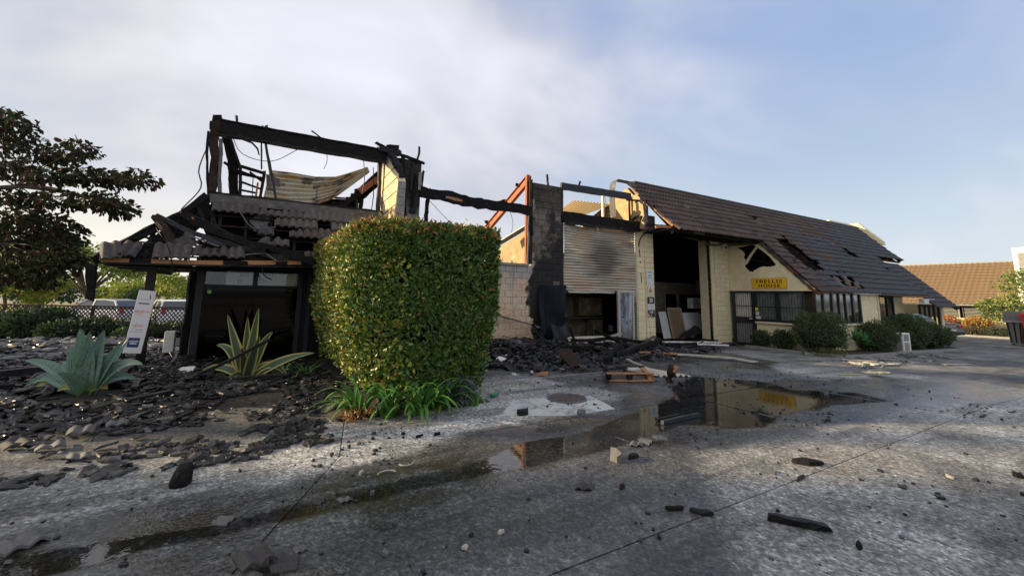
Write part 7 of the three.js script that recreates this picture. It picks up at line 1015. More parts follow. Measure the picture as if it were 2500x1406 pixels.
// ---------- far building with a tan tiled roof ----------
{
  const X = 48, y = gy(48), t = thing('tan_roofed_building', 'far low building with a tan tiled roof and louvred windows', 'building', [X, y, -10]);
  const z0 = -18.5, z1 = -8.2, N = 26, sl = (k) => [X - 0.5 + k / N * 4.6, 1.5 + k / N * 3.35];
  const mTan = [grain(0.215, 0.145, 0.082, 0.85, { amp: 0.45, freq: 6, fine: 40, bump: 0.004 }), grain(0.185, 0.122, 0.068, 0.85, { amp: 0.25, freq: 7, fine: 44, bump: 0.004 })];
  const roof = part('roof', bx(X - 0.5, X - 0.44, 1.38, 1.5, z0, z1), mGrey, t);
  for (let k = 0; k < N; k++) { const a = sl(k), b = sl(k + 1.25); const c = part('tile_course', sheet((u, v) => { const w = 0.045 * Math.abs(Math.sin(u * Math.PI * (z1 - z0) / 0.33)); return V(lerp(a[0], b[0], v) - (1 - v) * 0.10 - w, lerp(a[1], b[1], v) + w + (1 - v) * 0.02, lerp(z0, z1, u)); }, 122, 1, 0.03), mTan[k % 2], roof); c.userData.kind = 'stuff'; }
  part('ridge', bar([[X + 4.15, 4.9, z0], [X + 4.15, 4.9, z1]], 0.25, 0.12, { rough: 0.02, seg: 1 }), mGrey, roof);
  part('parapet', profileX([[z1 - 0.1, 1.6], [z1 + 0.7, 1.6], [z1 + 0.7, 5.6], [z1 - 0.1, 5.6]].map(([a, b]) => [a, b]), X - 0.4, X + 4.6), mWhite, t, 'pale parapet wall beside the tan roof'); part('parapet_face', bx(X - 0.7, X - 0.42, 1.6, 5.2, z1 + 0.2, z1 + 0.7), mGrey, t);
  for (let k = 0; k < 20; k++) { const a = sl(k / 20 * N), b = sl((k + 1.2) / 20 * N); const c = part('tile_course', sheet((u, v) => V(lerp(a[0], b[0], v) + 0.3, lerp(a[1], b[1], v) + (1 - v) * 0.03, lerp(z1 + 0.75, z1 + 7, u)), 40, 1, 0.03), mTan[k % 2], roof); c.userData.kind = 'stuff'; }
  const mYel = grain(0.64, 0.55, 0.30, 0.8, { amp: 0.1, bump: 0.001 }); part('low_wall', bx(X, X + 0.2, y - 0.1, 0.35, z0, z1 + 7), mYel, t); part('back_wall', bx(X + 0.8, X + 1.0, y, 1.6, z0, z1 + 7), mBlackRoom, t); part('eave_soffit', bx(X - 0.4, X + 1, 1.36, 1.4, z0, z1 + 7), mDarkFrame, t); part('end_wall', bx(X - 0.02, X + 0.2, 0.35, 1.36, -14.3, -14.0), mYel, t); part('sill', bx(X - 0.08, X + 0.2, 0.35, 0.42, z0, z1 + 7), mYel, t);
  let z = -13.95; for (const [k, w] of [0.95, 1.35, 0.22, 1.2, 1.15, 1.15, 1.15].entries()) { const win = part(k === 2 ? 'pillar' : 'window', merge([bx(X + 0.02, X + 0.1, 0.42, 1.36, z, z + 0.07), bx(X + 0.02, X + 0.1, 1.28, 1.36, z + 0.07, z + w)]), k === 2 ? mGrey : mDarkFrame, t); if (k !== 2) for (let j = 0; j < 8; j++) part('louvre', sheet((u, v) => V(X + 0.06 + 0.06 * v, 0.46 + j * 0.105 + 0.05 * v, lerp(z + 0.08, z + w, u)), 1, 1, 0.006), mGrey, win); z += w; }
  const orange = [[0.42, 0.13, 0.02], [0.48, 0.20, 0.03], [0.38, 0.09, 0.025]];
  bush('orange_bush', 'reddish-orange clipped bush, left of the pair under the tan roof', 46.6, -12.1, 2.2, 1.2, 2600, orange, 190, { L: 0.13, d: 1.6, base: 0.1 }); bush('orange_bush', 'yellow-orange clipped bush, right of the pair under the tan roof', 46.6, -10.4, 2.2, 1.25, 2600, [[0.46, 0.24, 0.03], [0.42, 0.17, 0.03], [0.36, 0.28, 0.04]], 191, { L: 0.13, d: 1.6, base: 0.1 });
  [['low brown shrub below the left orange bush', -11.3, [0.10, 0.07, 0.025]], ['low brown shrub below the right orange bush', -10.4, [0.12, 0.08, 0.025]], ['low green-brown shrub toward the small tree', -9.4, [0.07, 0.08, 0.025]], ['low green shrub at the foot of the small tree', -8.6, [0.06, 0.085, 0.025]]].forEach(([l, zz, c], k) => bush('low_shrub', l, 45.0, zz, 1.3, 0.65, 900, [c, c.map((q) => q * 0.7)], 192 + k, { L: 0.12, group: 'low shrubs in the far bed' }));
  struct('far_bed', (() => { const g = new THREE.PlaneGeometry(3.6, 16, 4, 10); g.rotateX(-Math.PI / 2); g.translate(46.2, gy(46) + 0.06, -11); return boxUV(g); })(), grain(0.16, 0.13, 0.10, 0.95, { amp: 0.4, bump: 0.01 })); struct('far_kerb', boxUV(new THREE.BoxGeometry(0.16, 0.14, 16).translate(44.35, gy(44) + 0.05, -11)), mGrey);
  tree('small_tree', 'small light-green tree beside the grey wheelie bin', [44.0, gy(44), -8.05], 4.2, [[44, 2.9, -7.9, 0.9], [44.3, 2.2, -7.3, 0.95], [43.8, 1.7, -8.2, 0.8], [44.3, 3.4, -7.6, 0.7], [44, 1.3, -7.4, 0.8], [44.2, 0.9, -8.9, 0.75], [44, 1.5, -9.2, 0.6]], { trunkR: 0.07, leaf: 0.16, per: 380, seed: 199, pal: [...midG, ...limeG], fork: 0.35 });
}

// ---------- debris ----------
function shard(seed, w, l, t, wave = 0.3) { // an irregular broken slab lying flat, uneven top
  const r = rng(seed), n = 6 + Math.floor(r() * 3), top = [], bot = []; for (let k = 0; k < n; k++) { const a = k / n * 6.283 + (r() - 0.5) * 0.6, e = 0.7 + 0.35 * r(), x = Math.cos(a) * w / 2 * e, z = Math.sin(a) * l / 2 * e, h = wave * t * Math.sin(x / w * 9 + seed); top.push([x, t + h, z]); bot.push([x * 1.05 + (r() - 0.5) * 0.02 * w, h * 0.6, z * 1.05]); }
  const pos = [], q = (...v) => v.forEach((a) => pos.push(...a)); const ct = [0, t * (1.1 + wave * 0.6), 0], cb = [0, 0, 0];
  for (let k = 0; k < n; k++) { const m = (k + 1) % n; q(ct, top[m], top[k]); q(cb, bot[k], bot[m]); q(top[k], top[m], bot[m]); q(top[k], bot[m], bot[k]); }
  const g = new THREE.BufferGeometry(); g.setAttribute('position', new THREE.Float32BufferAttribute(pos, 3)); boxUV(g); g.computeVertexNormals(); return g;
}
const mShardG = grain(0.115, 0.11, 0.105, 0.8, { amp: 0.4, freq: 6, fine: 30, bump: 0.004, tint: [0.2, 0.19, 0.18], metres: 0.5 }), mPaleShard = grain(0.36, 0.34, 0.29, 0.85, { amp: 0.3, bump: 0.003 });
// rubble nobody could count
function rubble(name, label, geo, n, place, cols, seed, material = new THREE.MeshPhysicalMaterial({ color: 0xffffff, roughness: 0.4, specularIntensity: 0.8, bumpMap: NOISE_BUMP, bumpScale: 0.004 })) {
  const r = rng(seed), im = new THREE.InstancedMesh(geo, material, n), o = new THREE.Object3D(); let k = 0, guard = 0;
  while (k < n && guard++ < n * 40) { const q = place(r); if (!q) continue; o.position.set(q[0], q[1], q[2]); o.rotation.set((r() - 0.5) * q[3], r() * 6.283, (r() - 0.5) * q[3]); const s = q[4]; o.scale.set(s * (0.6 + 0.8 * r()), s * (0.6 + 0.8 * r()), s * (0.6 + 0.8 * r())); o.updateMatrix(); im.setMatrixAt(k, o.matrix); im.setColorAt(k, pick(r, cols)); k++; }
  im.count = k; im.name = numbered(name); im.userData.kind = 'stuff'; im.userData.label = label; im.userData.category = 'rubble'; finish(im); scene.add(im);
}
{
  const cL = [[0.010, 0.010, 0.011], [0.016, 0.0155, 0.0155], [0.026, 0.025, 0.024], [0.009, 0.009, 0.010], [0.062, 0.059, 0.057], [0.008, 0.008, 0.009]], cB = [[0.008, 0.008, 0.008], [0.013, 0.012, 0.012], [0.030, 0.028, 0.026], [0.007, 0.007, 0.008], [0.010, 0.010, 0.010]];
  const dens = (x, z) => fbm(x * 1.1 + 5, z * 1.1 + 40, 3);
  const left = (r) => { const x = -4.6 + r() * 6.2, z = -12.6 + r() * 6.9; if (x > 1.25 && z > -6.6) return null; if ((x + 1.75) ** 2 + (z + 8.55) ** 2 < 0.32 || (x - 0.2) ** 2 + (z + 9.4) ** 2 < 0.16) return null; const e = sm(-6.5, -7.7, z) * sm(1.7, 0.9, x); if (r() > 0.025 + 0.975 * e * sm(0.28, 0.5, dens(x, z))) return null; if (z < -11.2 && x > -0.8) return null; const hp = 0.16 * sm(-7.4, -8.8, z) * sm(0.3, 0.6, dens(x * 0.7, z * 0.7)); return [x, 0.03 + hp * r() + sm(-7.4, -7.8, z) * 0.06, z, 0.6, 0.3 + 0.95 * r() * r()]; };
  rubble('tile_rubble', 'dark layer of broken roof tile pieces over the bed before the burnt office', shard(3, 0.24, 0.16, 0.02, 0.6), 6500, left, cL, 601);
  rubble('tile_rubble', 'larger broken tile slabs scattered over the bed before the burnt office', shard(5, 0.36, 0.22, 0.018, 0.9), 650, left, cL, 602);
  rubble('char_sticks', 'small charred sticks among the rubble before the burnt office', bar([[-0.22, 0, 0], [0, 0.01, 0], [0.22, 0, 0]], 0.03, 0.025, { seed: 3, rough: 0.3 }), 900, left, cB, 603);
  const behind = (r) => { const x = -9 + r() * 8.1, z = -19 + r() * 6.6; if (z < -17.6 - (x + 0) * -0.55 - 0.0 && z < -18.2 + (-x) * -0.6 + 1.2) return null; if (r() > sm(0.25, 0.5, dens(x, z))) return null; return [x, gy(x, z) + 0.02 + 0.12 * r(), z, 0.5, 0.5 + r()]; };
  rubble('tile_rubble', 'broken tile layer between the burnt office corner and the lattice fence', shard(4, 0.34, 0.2, 0.02, 0.6), 2600, behind, [...cL, [0.12, 0.115, 0.11]], 611);
  rubble('char_sticks', 'longer charred laths strewn over the bed before the burnt office', bar([[-0.45, 0, 0], [0, 0.02, 0.02], [0.45, 0, 0]], 0.05, 0.03, { seed: 8, rough: 0.3 }), 190, left, cB, 612);
  rubble('pale_tile_chips', 'greyer wet tile chips over the bed before the burnt office', shard(6, 0.2, 0.12, 0.016, 0.9), 700, left, [[0.10, 0.098, 0.095], [0.14, 0.135, 0.13], [0.07, 0.068, 0.066]], 613);
  const mid = (r) => { const x = 3.4 + r() * 11.4, z = -11.5 + r() * 4.4; const lim = x < 5 ? -8.4 : x < 9 ? -7.75 : -7.75 - (x - 9) * 0.32; if (z > lim + 0.3 * (r() - 0.5)) return null; const e = sm(lim, lim - 0.9, z); if (r() > 0.15 + 0.85 * e * sm(0.25, 0.5, dens(x, z))) return null; const hp = (0.26 * sm(9.8, 7.0, x) + 0.07) * sm(-8.2, -9.6, z) * sm(13.5, 11, x); return [x, gy(x) + 0.015 + hp * r(), z, 0.9, 0.4 + 0.9 * r() * r()]; };
  rubble('black_rubble', 'black burnt rubble heaped before the roller door', shard(7, 0.2, 0.15, 0.03, 0.8), 3600, mid, cB, 604);
  rubble('black_rubble', 'larger charred fragments heaped before the roller door', shard(9, 0.34, 0.24, 0.04, 1.0), 900, mid, [...cB, [0.09, 0.085, 0.08]], 605);
  rubble('char_sticks', 'charred sticks heaped before the roller door', bar([[-0.3, 0, 0], [0, 0.015, 0], [0.3, 0, 0]], 0.045, 0.035, { seed: 5, rough: 0.3 }), 520, mid, cB, 606);
  rubble('pale_chips', 'pale plaster chips among the black rubble', shard(11, 0.1, 0.07, 0.012, 0.4), 260, (r) => (r() < 0.5 ? mid(r) : left(r)), [[0.5, 0.48, 0.44], [0.35, 0.33, 0.3]], 607);
  rubble('char_crumbs', 'small black crumbs scattered over the concrete', shard(13, 0.05, 0.04, 0.014, 0.5), 1100, (r) => { const x = -2 + r() * 13, z = -7.8 + r() * 7; if (r() > 0.1 + 0.9 * sm(0.5, 0.7, fbm(x * 0.9, z * 0.9 + 70, 3))) return null; return [x, gy(x) + 0.002, z, 0.4, 0.35 + r() * r() * 1.1]; }, [...cB, [0.10, 0.095, 0.09]], 608);
  rubble('near_tile_chips', 'small tile chips on the concrete left of the diagonal joint', shard(15, 0.16, 0.09, 0.016, 0.5), 420, (r) => { const x = -2.6 + r() * 3.6, z = -7.0 + r() * 1.9, n = fbm(x * 1.4 + 3, z * 2.2, 3); if (n < 0.5 || r() > 0.8) return null; return [x, 0.004, z, 0.25, 0.5 + r()]; }, cL, 609);
  rubble('bed_debris', 'thin debris strips on the asphalt beside the clipped bushes', shard(17, 0.4, 0.12, 0.02, 0.5), 110, (r) => { const x = 14.2 + r() * 8.5, z = -6.75 + r() * 1.5 - 0.05 * (x - 14); return [x, gy(x) + 0.004, z, 0.15, 0.4 + r()]; }, [[0.12, 0.115, 0.10], [0.26, 0.25, 0.22], [0.05, 0.05, 0.05]], 610);
}
// single pieces one can point at
const lie = (g, x, z, yaw = 0, y = 0, tx = 0, tz = 0) => { const o = new THREE.Object3D(); o.rotation.set(tx, yaw, tz, 'YXZ'); o.position.set(x, gy(x) + 0.003 + y, z); o.updateMatrix(); g.applyMatrix4(o.matrix); return boxUV(g); };
const tpiece = (k, s = 1) => tileGeo(700 + k, 0.55 + (k % 3) * 0.2).scale(s * 0.62, s * 0.6, s * 0.68);
const one = (n, l, c, g, m, grp) => single(n, g, m, l, c, grp);
const TG = 'broken tile pieces lying on the concrete';
one('charred_chunk', 'big upright charred chunk on the pale concrete at the lower left', 'charred lump', lie((() => { let g = new THREE.IcosahedronGeometry(0.072, 2), r = rng(5); const q = g.attributes.position; for (let i = 0; i < q.count; i++) { const a = V(q.getX(i), q.getY(i), q.getZ(i)), k = 0.55 + 0.95 * fbm(a.x * 26 + 3, a.y * 26 + a.z * 21, 3); q.setXYZ(i, a.x * k * 1.15, a.y * k * 1.3 + 0.055 + a.x * 0.4, a.z * k); } g.computeVertexNormals(); return g; })(), -0.28, -4.75, 0.6), mChar);
for (const [l, x, z, yaw, s, m, dy, tl] of [
  ['curved tile piece on top of the tile pile at the bottom edge', 0.2, -3.2, 0.3, 0.85, 0, 0.05, 0.06], ['tile piece with a pale broken edge in the pile at the bottom edge', 0.12, -3.12, 0.5, 0.8, 1, 0.0, 0], ['dark tile piece at the right of the pile at the bottom edge', 0.34, -3.13, 1.4, 0.7, 0, 0.0, 0.05],
  ['large tile piece at the far lower left edge', -1.06, -4.18, 0.7, 0.95, 1, 0, 0], ['rounded tile piece, nearest of the tile heap at the left', -1.18, -5.94, 0.2, 0.8, 1, 0, 0.03], ['flat tile piece by the dark wet channel', 0.03, -3.89, 1.0, 0.5, 1, 0, 0.02], ['small grooved tile piece beside the channel, right of the diagonal joint', 0.83, -3.83, 0.2, 0.42, 1, 0, 0], ['small square tile piece above the tile pile at the bottom edge', 0.46, -3.26, 0.2, 0.34, 1, 0, 0], ['dark curled tile piece lying in the channel', 0.64, -3.9, 0.9, 0.42, 0, 0, 0.1],
  ['flat brown tile shard alone in the middle foreground', 2.61, -3.06, 2.2, 0.62, 0, 0.0, 0.02], ['small tile piece above the long crossing joint', 4.38, -2.5, 0.3, 0.42, 1, 0, 0], ['longest tile slab of the heap at the left', -1.5, -6.4, 0.3, 1.0, 1, 0.02, 0.05], ['stacked tile slab leaning in the heap at the left', -1.35, -6.75, 0.1, 1.0, 1, 0.06, 0.12], ['dark tile slab at the left end of the heap', -1.8, -6.6, 0.5, 1.0, 0, 0.02, 0.03], ['tile slab behind the heap at the left', -1.1, -7.0, 0.2, 0.9, 1, 0.04, 0.1], ['winged tile piece on the sooty concrete before the agaves', 0.8, -5.66, 0.4, 0.55, 1, 0, 0.05],
  ['brown tile piece at the front of the black rubble near the pallet', 6.5, -7.75, 0.9, 1.0, 0, 0.06, 0.15], ['tile piece in the small pile in the puddle mouth', 3.98, -3.67, 0.4, 0.7, 1, 0.0, 0.05], ['second tile piece in the small pile in the puddle mouth', 4.15, -3.6, 1.2, 0.6, 1, 0.03, 0.1], ['third tile piece in the small pile in the puddle mouth', 3.82, -3.62, 2.2, 0.6, 1, 0.0, 0],
].map((a) => a)) one('tile_fragment', l, 'tile piece', lie(tpiece(Math.round((x + 9) * 13), s), x, z, yaw, dy, tl, 0), m ? mShardG : mTiles[1], TG);
{ // curled lining strips, small pale and dark bits
  const curl = (x, z, R0, a0, m, l) => one('curled_strip', l, 'debris strip', tube([0, 1, 2, 3, 4].map((k) => { const a = a0 + k * 0.62; return [x + Math.cos(a) * R0, gy(x) + 0.02, z + Math.sin(a) * R0]; }), 0.007, { n: 5 }), m, 'curled strips on the wet concrete');
  curl(1.47, -4.29, 0.07, 0.4, mPaleShard, 'curled pale strip, the upper one in the channel'); curl(1.25, -4.1, 0.09, 3.4, mPaleShard, 'hook-shaped pale strip in the channel right of the joint'); curl(2.15, -3.78, 0.08, 3.6, mAsh, 'curled strip lying in the glittering water');
  const bit = (n, l, x, z, w, d, t, m, yaw = 0.4) => one(n, l, 'debris', lie(shard(Math.round((x + 20) * 97), w * 0.9, d * 0.9, t * 0.7, 0.4), x, z, yaw), m);
  bit('pale_chip', 'white chip, left of the two in the lower middle foreground', 1.36, -2.76, 0.06, 0.05, 0.02, mPaleShard); bit('pale_chip', 'white chip, right of the two in the lower middle foreground', 1.66, -2.81, 0.06, 0.05, 0.02, mPaleShard); bit('brown_chip', 'small brown brick chip right of the flat tile shard', 2.9, -2.92, 0.09, 0.05, 0.035, mCharBrown);
  bit('black_scrap', 'leftmost black scrap on the pale dry concrete before the hedge', 1.86, -5.02, 0.13, 0.07, 0.02, mChar); bit('black_scrap', 'right one of the two black scraps before the hedge', 2.06, -4.98, 0.12, 0.07, 0.03, mChar); bit('round_pebble', 'small round pebble in the channel', 1.06, -4.27, 0.06, 0.05, 0.035, mGrey);
  bit('charred_block', 'black charred block with a pale edge above the long joint', 2.98, -2.44, 0.19, 0.07, 0.03, mChar, -0.5); bit('charred_block', 'black charred block lying on the long joint', 3.11, -2.3, 0.2, 0.08, 0.03, mCharWet, -0.9); bit('charred_block', 'black feather-shaped charred piece on the sunlit concrete', 4.95, -2.42, 0.36, 0.14, 0.05, mChar, -0.55); bit('black_scrap', 'black scrap near the right edge of the foreground', 6.36, -1.28, 0.14, 0.09, 0.04, mChar); bit('pale_chip', 'thin pale splinter left of the black scrap at the right edge', 5.75, -1.6, 0.16, 0.05, 0.02, mPaleShard, 0.8); bit('black_scrap', 'tiny black scrap on the concrete toward the lower right', 3.62, -1.5, 0.1, 0.05, 0.03, mChar);
  bit('pale_chip', 'reddish strip lying across the long joint under the feather-shaped piece', 4.5, -2.28, 0.3, 0.05, 0.012, mCharBrown, 0.2); bit('melted_shell', 'melted black shell lying on the left of the white patch', 3.42, -5.26, 0.28, 0.16, 0.08, mCharWet); bit('melted_shell', 'melted black shell with pale rim on the right of the white patch', 4.18, -4.96, 0.24, 0.15, 0.05, mShardG); bit('grey_rock', 'rounded grey stone at the edge of the wet channel', 3.34, -3.43, 0.2, 0.18, 0.11, mShardG); bit('charred_block', 'black piece touching the rounded grey stone', 3.52, -3.38, 0.18, 0.07, 0.05, mCharWet, 0.1);
  one('charred_stick', 'long charred stick lying alone at the lower right', 'charred timber', bar([[3.46, 0.025, -2.0], [3.55, 0.028, -1.86], [3.66, 0.024, -1.69]], 0.06, 0.045, { seed: 70, rough: 0.25, taper: 0.2, seg: 0.05 }), mCharWet);
  one('charred_rail', 'dark straight rail lying in the puddle', 'rail', bar([[4.72, 0.03, -4.02], [5.5, 0.03, -4.05]], 0.05, 0.05, { seed: 71, rough: 0.08 }), mFrame); one('charred_rail', 'second dark rail lying just behind the rail in the puddle', 'rail', bar([[4.75, 0.025, -4.14], [5.25, 0.025, -4.16]], 0.04, 0.04, { seed: 72, rough: 0.08 }), mCharWet);
}
{ // half-burnt pallet
  const t = thing('wooden_pallet', 'half-burnt orange wooden pallet on the wet concrete', 'pallet', [6.75, 0, -6.75]), o = V(6.08, 0, -6.48), u = V(0.72, 0, 0.36).normalize(), w = V(0.55, 0, -0.75).normalize(), at = (a, b, y) => o.clone().addScaledVector(u, a).addScaledVector(w, b).setY(y), m2 = mRawWood;
  part('front_board', bar([at(0, 0, 0.155), at(0.92, 0, 0.155)], 0.09, 0.022, { rough: 0.04, seed: 1 }), m2, t); part('bottom_board', bar([at(0.05, 0, 0.025), at(0.92, 0, 0.025)], 0.09, 0.022, { rough: 0.06, seed: 2 }), m2, t);
  for (const [a, m] of [[0.05, mChar], [0.46, mCharBrown], [0.87, m2]]) { part('bearer_block', bar([at(a, -0.04, 0.09), at(a, 0.1, 0.09)], 0.1, 0.1, { rough: 0.08, seed: a * 10 }), m, t); part('stringer', bar([at(a, 0, 0.13), at(a, a > 0.8 ? 0.9 : 0.55, 0.13)], 0.09, 0.022, { rough: 0.1, seed: a * 11 }), m, t); }
  part('deck_board', bar([at(0.02, 0.42, 0.16), at(0.5, 0.5, 0.17)], 0.09, 0.022, { rough: 0.15, seed: 5 }), mChar, t); part('deck_board', bar([at(0.3, 0.75, 0.16), at(0.92, 0.85, 0.16)], 0.09, 0.022, { rough: 0.1, seed: 6 }), mCharBrown, t);
}
{ // long boards, beams and sheets before the doors
  const bm = (n, l, p, w, h, m, s) => one(n, l, 'charred timber', bar(p, w, h, { seed: s, rough: 0.12 }), m, 'timbers before the doors');
  bm('long_board', 'long board, orange at one end and pale at the other, lying before the columns', [[10.5, 0.05, -8.35], [11.4, 0.02, -7.4], [11.5, 0.0, -6.7]], 0.24, 0.03, mPaleShard, 80); bm('long_board', 'orange scorched end of the pale board before the columns', [[9.6, 0.08, -8.9], [10.5, 0.07, -8.36]], 0.22, 0.03, mRawWood, 81);
  bm('long_board', 'white board lying across the sill of the open workshop', [[13.4, 0.0, -11.2], [16.2, -0.1, -10.9]], 0.2, 0.05, mWhite, 82); bm('long_board', 'thin white board in front of the workshop sill board', [[13.2, 0.0, -10.6], [15.4, -0.08, -10.0]], 0.12, 0.04, mWhite, 83); bm('long_board', 'grey board from the wicket door toward the column', [[11.1, 0.05, -10.9], [12.2, 0.1, -11.0], [13.0, 0.2, -11.3]], 0.14, 0.05, mAsh, 84);
  bm('burnt_beam', 'longest black beam crossing the rubble toward the first column', [[8.4, 0.12, -8.6], [10.2, 0.2, -9.3], [12.1, 0.22, -10.3]], 0.12, 0.12, mCharWet, 85); bm('burnt_beam', 'black beam under the longest beam, pointing at the pallet', [[7.6, 0.1, -8.1], [9.2, 0.26, -9.2]], 0.1, 0.1, mChar, 86); bm('burnt_beam', 'black beam along the foot of the cream block wall', [[6.2, 0.16, -10.7], [7.0, 0.2, -10.5], [8.3, 0.26, -10.2]], 0.12, 0.1, mCharWet, 87); bm('burnt_beam', 'black beam across the mouth of the roller door', [[8.6, 0.28, -10.6], [10.2, 0.3, -10.4], [11.6, 0.1, -10.2]], 0.12, 0.09, mChar, 88); bm('burnt_beam', 'short black beam by the black slab in the rubble', [[6.9, 0.22, -9.7], [7.9, 0.3, -8.9]], 0.1, 0.1, mChar, 89); bm('burnt_beam', 'thin black beam leaning toward the roller door', [[9.6, 0.12, -9.0], [9.9, 0.5, -11.0]], 0.08, 0.08, mCharWet, 90);
  bm('burnt_beam', 'black beam lying before the first column', [[11.6, 0.12, -9.6], [13.4, 0.06, -9.9]], 0.11, 0.1, mChar, 91); bm('burnt_beam', 'charred beam half under the hedge edge', [[4.4, 0.1, -8.5], [5.6, 0.14, -9.6]], 0.1, 0.09, mChar, 92); bm('burnt_beam', 'black beam across the rubble behind the blue agave', [[-4.0, 0.18, -10.2], [-2.6, 0.22, -10.4], [-1.7, 0.2, -10.2]], 0.18, 0.14, mCharWet, 93); bm('burnt_beam', 'black beam in the rubble left of the blue agave', [[-4.2, 0.12, -9.4], [-2.7, 0.14, -9.6]], 0.14, 0.12, mChar, 94); bm('burnt_beam', 'thin black beam at the front of the left rubble', [[-2.9, 0.06, -7.9], [-1.4, 0.08, -8.0]], 0.1, 0.08, mChar, 95); bm('leaning_pole', 'black pole leaning across the variegated agave', [[-0.85, 0.06, -9.1], [-0.3, 0.3, -9.0], [0.5, 0.76, -8.9]], 0.055, 0.05, mCharWet, 96);
  bm('burnt_beam', 'charred log in front of the variegated agave', [[-0.35, 0.08, -9.05], [0.9, 0.1, -8.7]], 0.16, 0.14, mCharWet, 97); bm('metal_rail', 'pale bent metal rail pointing at the wooden pallet', [[8.1, 0.1, -7.9], [7.75, 0.06, -7.0], [7.4, 0.03, -6.3]], 0.07, 0.04, mGalv, 98); bm('metal_rail', 'grey rail lying over the slats by the wicket door', [[9.9, 0.1, -11.1], [10.6, 0.3, -11.0], [11.2, 0.36, -11.2]], 0.1, 0.05, mGalv, 99);
  one('corrugated_scrap', 'ribbed pale scrap of iron beside the wooden pallet', 'roofing sheet', sheet((u, v) => V(7.35 + u * 0.55 - v * 0.25 + 0.1 * u, 0.03 + 0.022 * Math.sin(u * 38) + 0.04 * v, -6.35 - v * 0.95 + u * 0.3), 48, 6, 0.003), mGalv); one('grooved_panel', 'brown grooved panel standing in the rubble left of the pallet', 'panel', sheet((u, v) => V(6.35 + u * 0.55, 0.05 + v * 0.3 + 0.015 * Math.sin(u * 30), -7.85 - v * 0.6 - u * 0.15), 30, 4, 0.01), mCharBrown);
  one('black_slab', 'flat dark slab lying on the rubble before the roller door', 'panel', lie(shard(44, 1.2, 0.7, 0.04, 0.1), 8.1, -9.3, 0.5, 0.24, 0.1, -0.12), mCharBrown); one('stump', 'charred stump with an orange cut face right of the pallet', 'charred timber', bar([[7.15, 0.0, -5.9], [7.2, 0.16, -5.88], [7.25, 0.3, -5.86]], 0.13, 0.12, { seed: 101, rough: 0.15 }), mCharBrown); one('orange_chunk', 'orange cut block on the charred stump right of the pallet', 'timber', bar([[7.16, 0.2, -5.80], [7.24, 0.31, -5.78]], 0.1, 0.03, { seed: 102, rough: 0.1 }), mRawWood); one('tar_smear', 'black bent rag at the foot of the charred stump', 'rag', lie(shard(46, 0.4, 0.12, 0.04, 0.5), 7.15, -5.62, 0.9), mCharWet); one('orange_scrap', 'orange charred scrap at the edge of the rubble on the bay line', 'timber', lie(shard(47, 0.4, 0.14, 0.05, 0.4), 5.35, -7.55, 0.2), mRawWood);
  for (const [k, [x, z, w, d, tx, l]] of [[5.15, -8.9, 0.26, 0.2, 0.5, 'crumpled white sheet in the rubble behind the hedge edge'], [5.5, -9.3, 0.2, 0.12, -0.3, 'folded white scrap on the rubble by the cream wall'], [5.0, -9.2, 0.14, 0.1, 0.2, 'small white scrap left of the crumpled white sheet'], [4.9, -7.9, 0.16, 0.08, 0, 'pale flat scrap at the edge of the rubble by the hedge'], [6.2, -7.95, 0.34, 0.18, 0.1, 'grey flat scrap at the front edge of the rubble'], [7.2, -9.9, 0.4, 0.2, 0.1, 'cream board scrap high on the rubble']].entries()) one('white_scrap', l, 'scrap', lie(shard(110 + k, w, d, 0.012, 0.4), x, z, 0.6 * k, 0.16 * (k < 3 || k === 5), tx, 0.1), k > 3 ? mPaleShard : mWhite, 'pale scraps in the rubble');
  one('white_panel_scrap', 'torn white panel beside the variegated agave', 'panel', lie(shard(120, 0.42, 0.22, 0.012, 0.1), -0.72, -9.75, 0.5, 0.2, 0.35, 0.2), mWhite); one('white_panel_scrap', 'narrow pinkish-white strip below the torn white panel', 'panel', lie(shard(121, 0.34, 0.1, 0.012, 0.1), -0.8, -9.2, 1.0, 0.16, 0.2, -0.3), mPaleShard); one('bent_wires', 'tangle of bent pale wires in the rubble by the black pole', 'wire', merge([0, 1, 2, 3].map((k) => tube([[-0.75 + k * 0.05, 0.05, -8.7], [-0.7 + k * 0.04, 0.22 - k * 0.03, -8.6 + k * 0.05], [-0.5 + k * 0.05, 0.1, -8.5], [-0.4, 0.05 + k * 0.03, -8.6]], 0.008, { n: 4 }))), mAsh);
  one('black_slate', 'large black slate leaning between the two agaves', 'panel', lie(shard(122, 0.55, 0.36, 0.03, 0.1), -0.95, -8.85, 0.4, 0.1, 0.45, 0.1), mCharWet); one('concrete_slab', 'pale concrete paver showing through the rubble at the far left', 'paver', lie(shard(123, 1.6, 0.5, 0.04, 0), -3.6, -11.7, 0.1, 0.08), mPaleShard); one('concrete_slab', 'second pale paver in the rubble behind the blue agave', 'paver', lie(shard(124, 1.1, 0.42, 0.04, 0), -2.7, -10.9, 0.2, 0.14), mPaleShard);
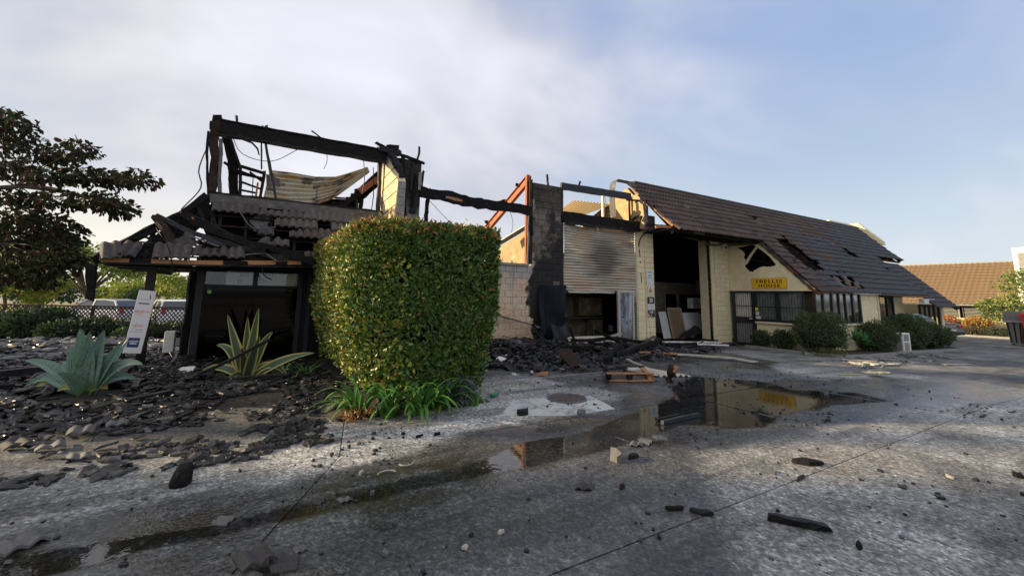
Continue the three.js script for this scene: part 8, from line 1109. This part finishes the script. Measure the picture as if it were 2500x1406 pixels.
  one('bed_rock', 'dark rock at the front of the left rubble bed', 'rock', lie(window.__blob(0, 0.06, 0, 0.2, 4), -2.35, -8.35, 0), mShardG); one('bed_rock', 'dark rock under the blue agave', 'rock', lie(window.__blob(0, 0.05, 0, 0.18, 7), -1.2, -8.45, 0), mChar); one('green_bottle', 'crushed green plastic bottle at the right foot of the hedge', 'bottle', lie(window.__blob(0, 0.04, 0, 0.06, 9, 0.5).scale(1.6, 1, 1), 3.55, -6.33, 0.4), matP(0.03, 0.32, 0.18, 0.2, { transmission: 0.5, thickness: 0 }));
  const mc = thing('manhole_cover', 'round rusty manhole cover behind the white patch', 'manhole', [4.53, 0, -5.72]); part('cover', boxUV(new THREE.CylinderGeometry(0.29, 0.29, 0.012, 32).translate(4.53, 0.006, -5.72)), grain(0.075, 0.055, 0.045, 0.8, { amp: 0.7, bump: 0.01, metres: 0.5, tint: [0.14, 0.11, 0.09] }), mc); part('rim', new THREE.TorusGeometry(0.3, 0.016, 6, 36).rotateX(Math.PI / 2).translate(4.53, 0.008, -5.72), mShardG, mc);
  one('crumpled_lining', 'crumpled yellowish lining on the wet ground toward the bushes', 'scrap', sheet((u, v) => V(12.3 + u * 0.5, gy(12.4) + 0.03 + 0.09 * fbm(u * 5, v * 5, 2), -4.75 + v * 0.35 + 0.1 * u), 12, 8, 0.006), grain(0.42, 0.38, 0.22, 0.8, { amp: 0.3, bump: 0.003 })); one('yellow_strip', 'thin yellow strip left of the crumpled lining', 'scrap', bar([[11.6, gy(11.6) + 0.02, -4.95], [12.3, gy(12.3) + 0.02, -4.75]], 0.06, 0.02, { rough: 0.05 }), mat(0.45, 0.38, 0.16, 0.7)); one('pale_board', 'pale board lying alone on the asphalt toward the bins', 'board', bar([[18.9, gy(19) + 0.02, -5.1], [20.0, gy(20) + 0.02, -4.75]], 0.16, 0.03, { rough: 0.08 }), mPaleShard); one('pale_board', 'pale strip lying by the foot of the dark bush', 'board', bar([[15.9, gy(16) + 0.05, -6.6], [16.6, gy(16) + 0.03, -6.0]], 0.12, 0.03, { rough: 0.08 }), mPaleShard); one('pale_board', 'long thin white strip on the asphalt below the bushes', 'board', bar([[15.5, gy(15.5) + 0.02, -5.7], [16.8, gy(16.5) + 0.02, -5.55]], 0.09, 0.02, { rough: 0.08 }), mWhite);
}

renderer.render(scene, camera);
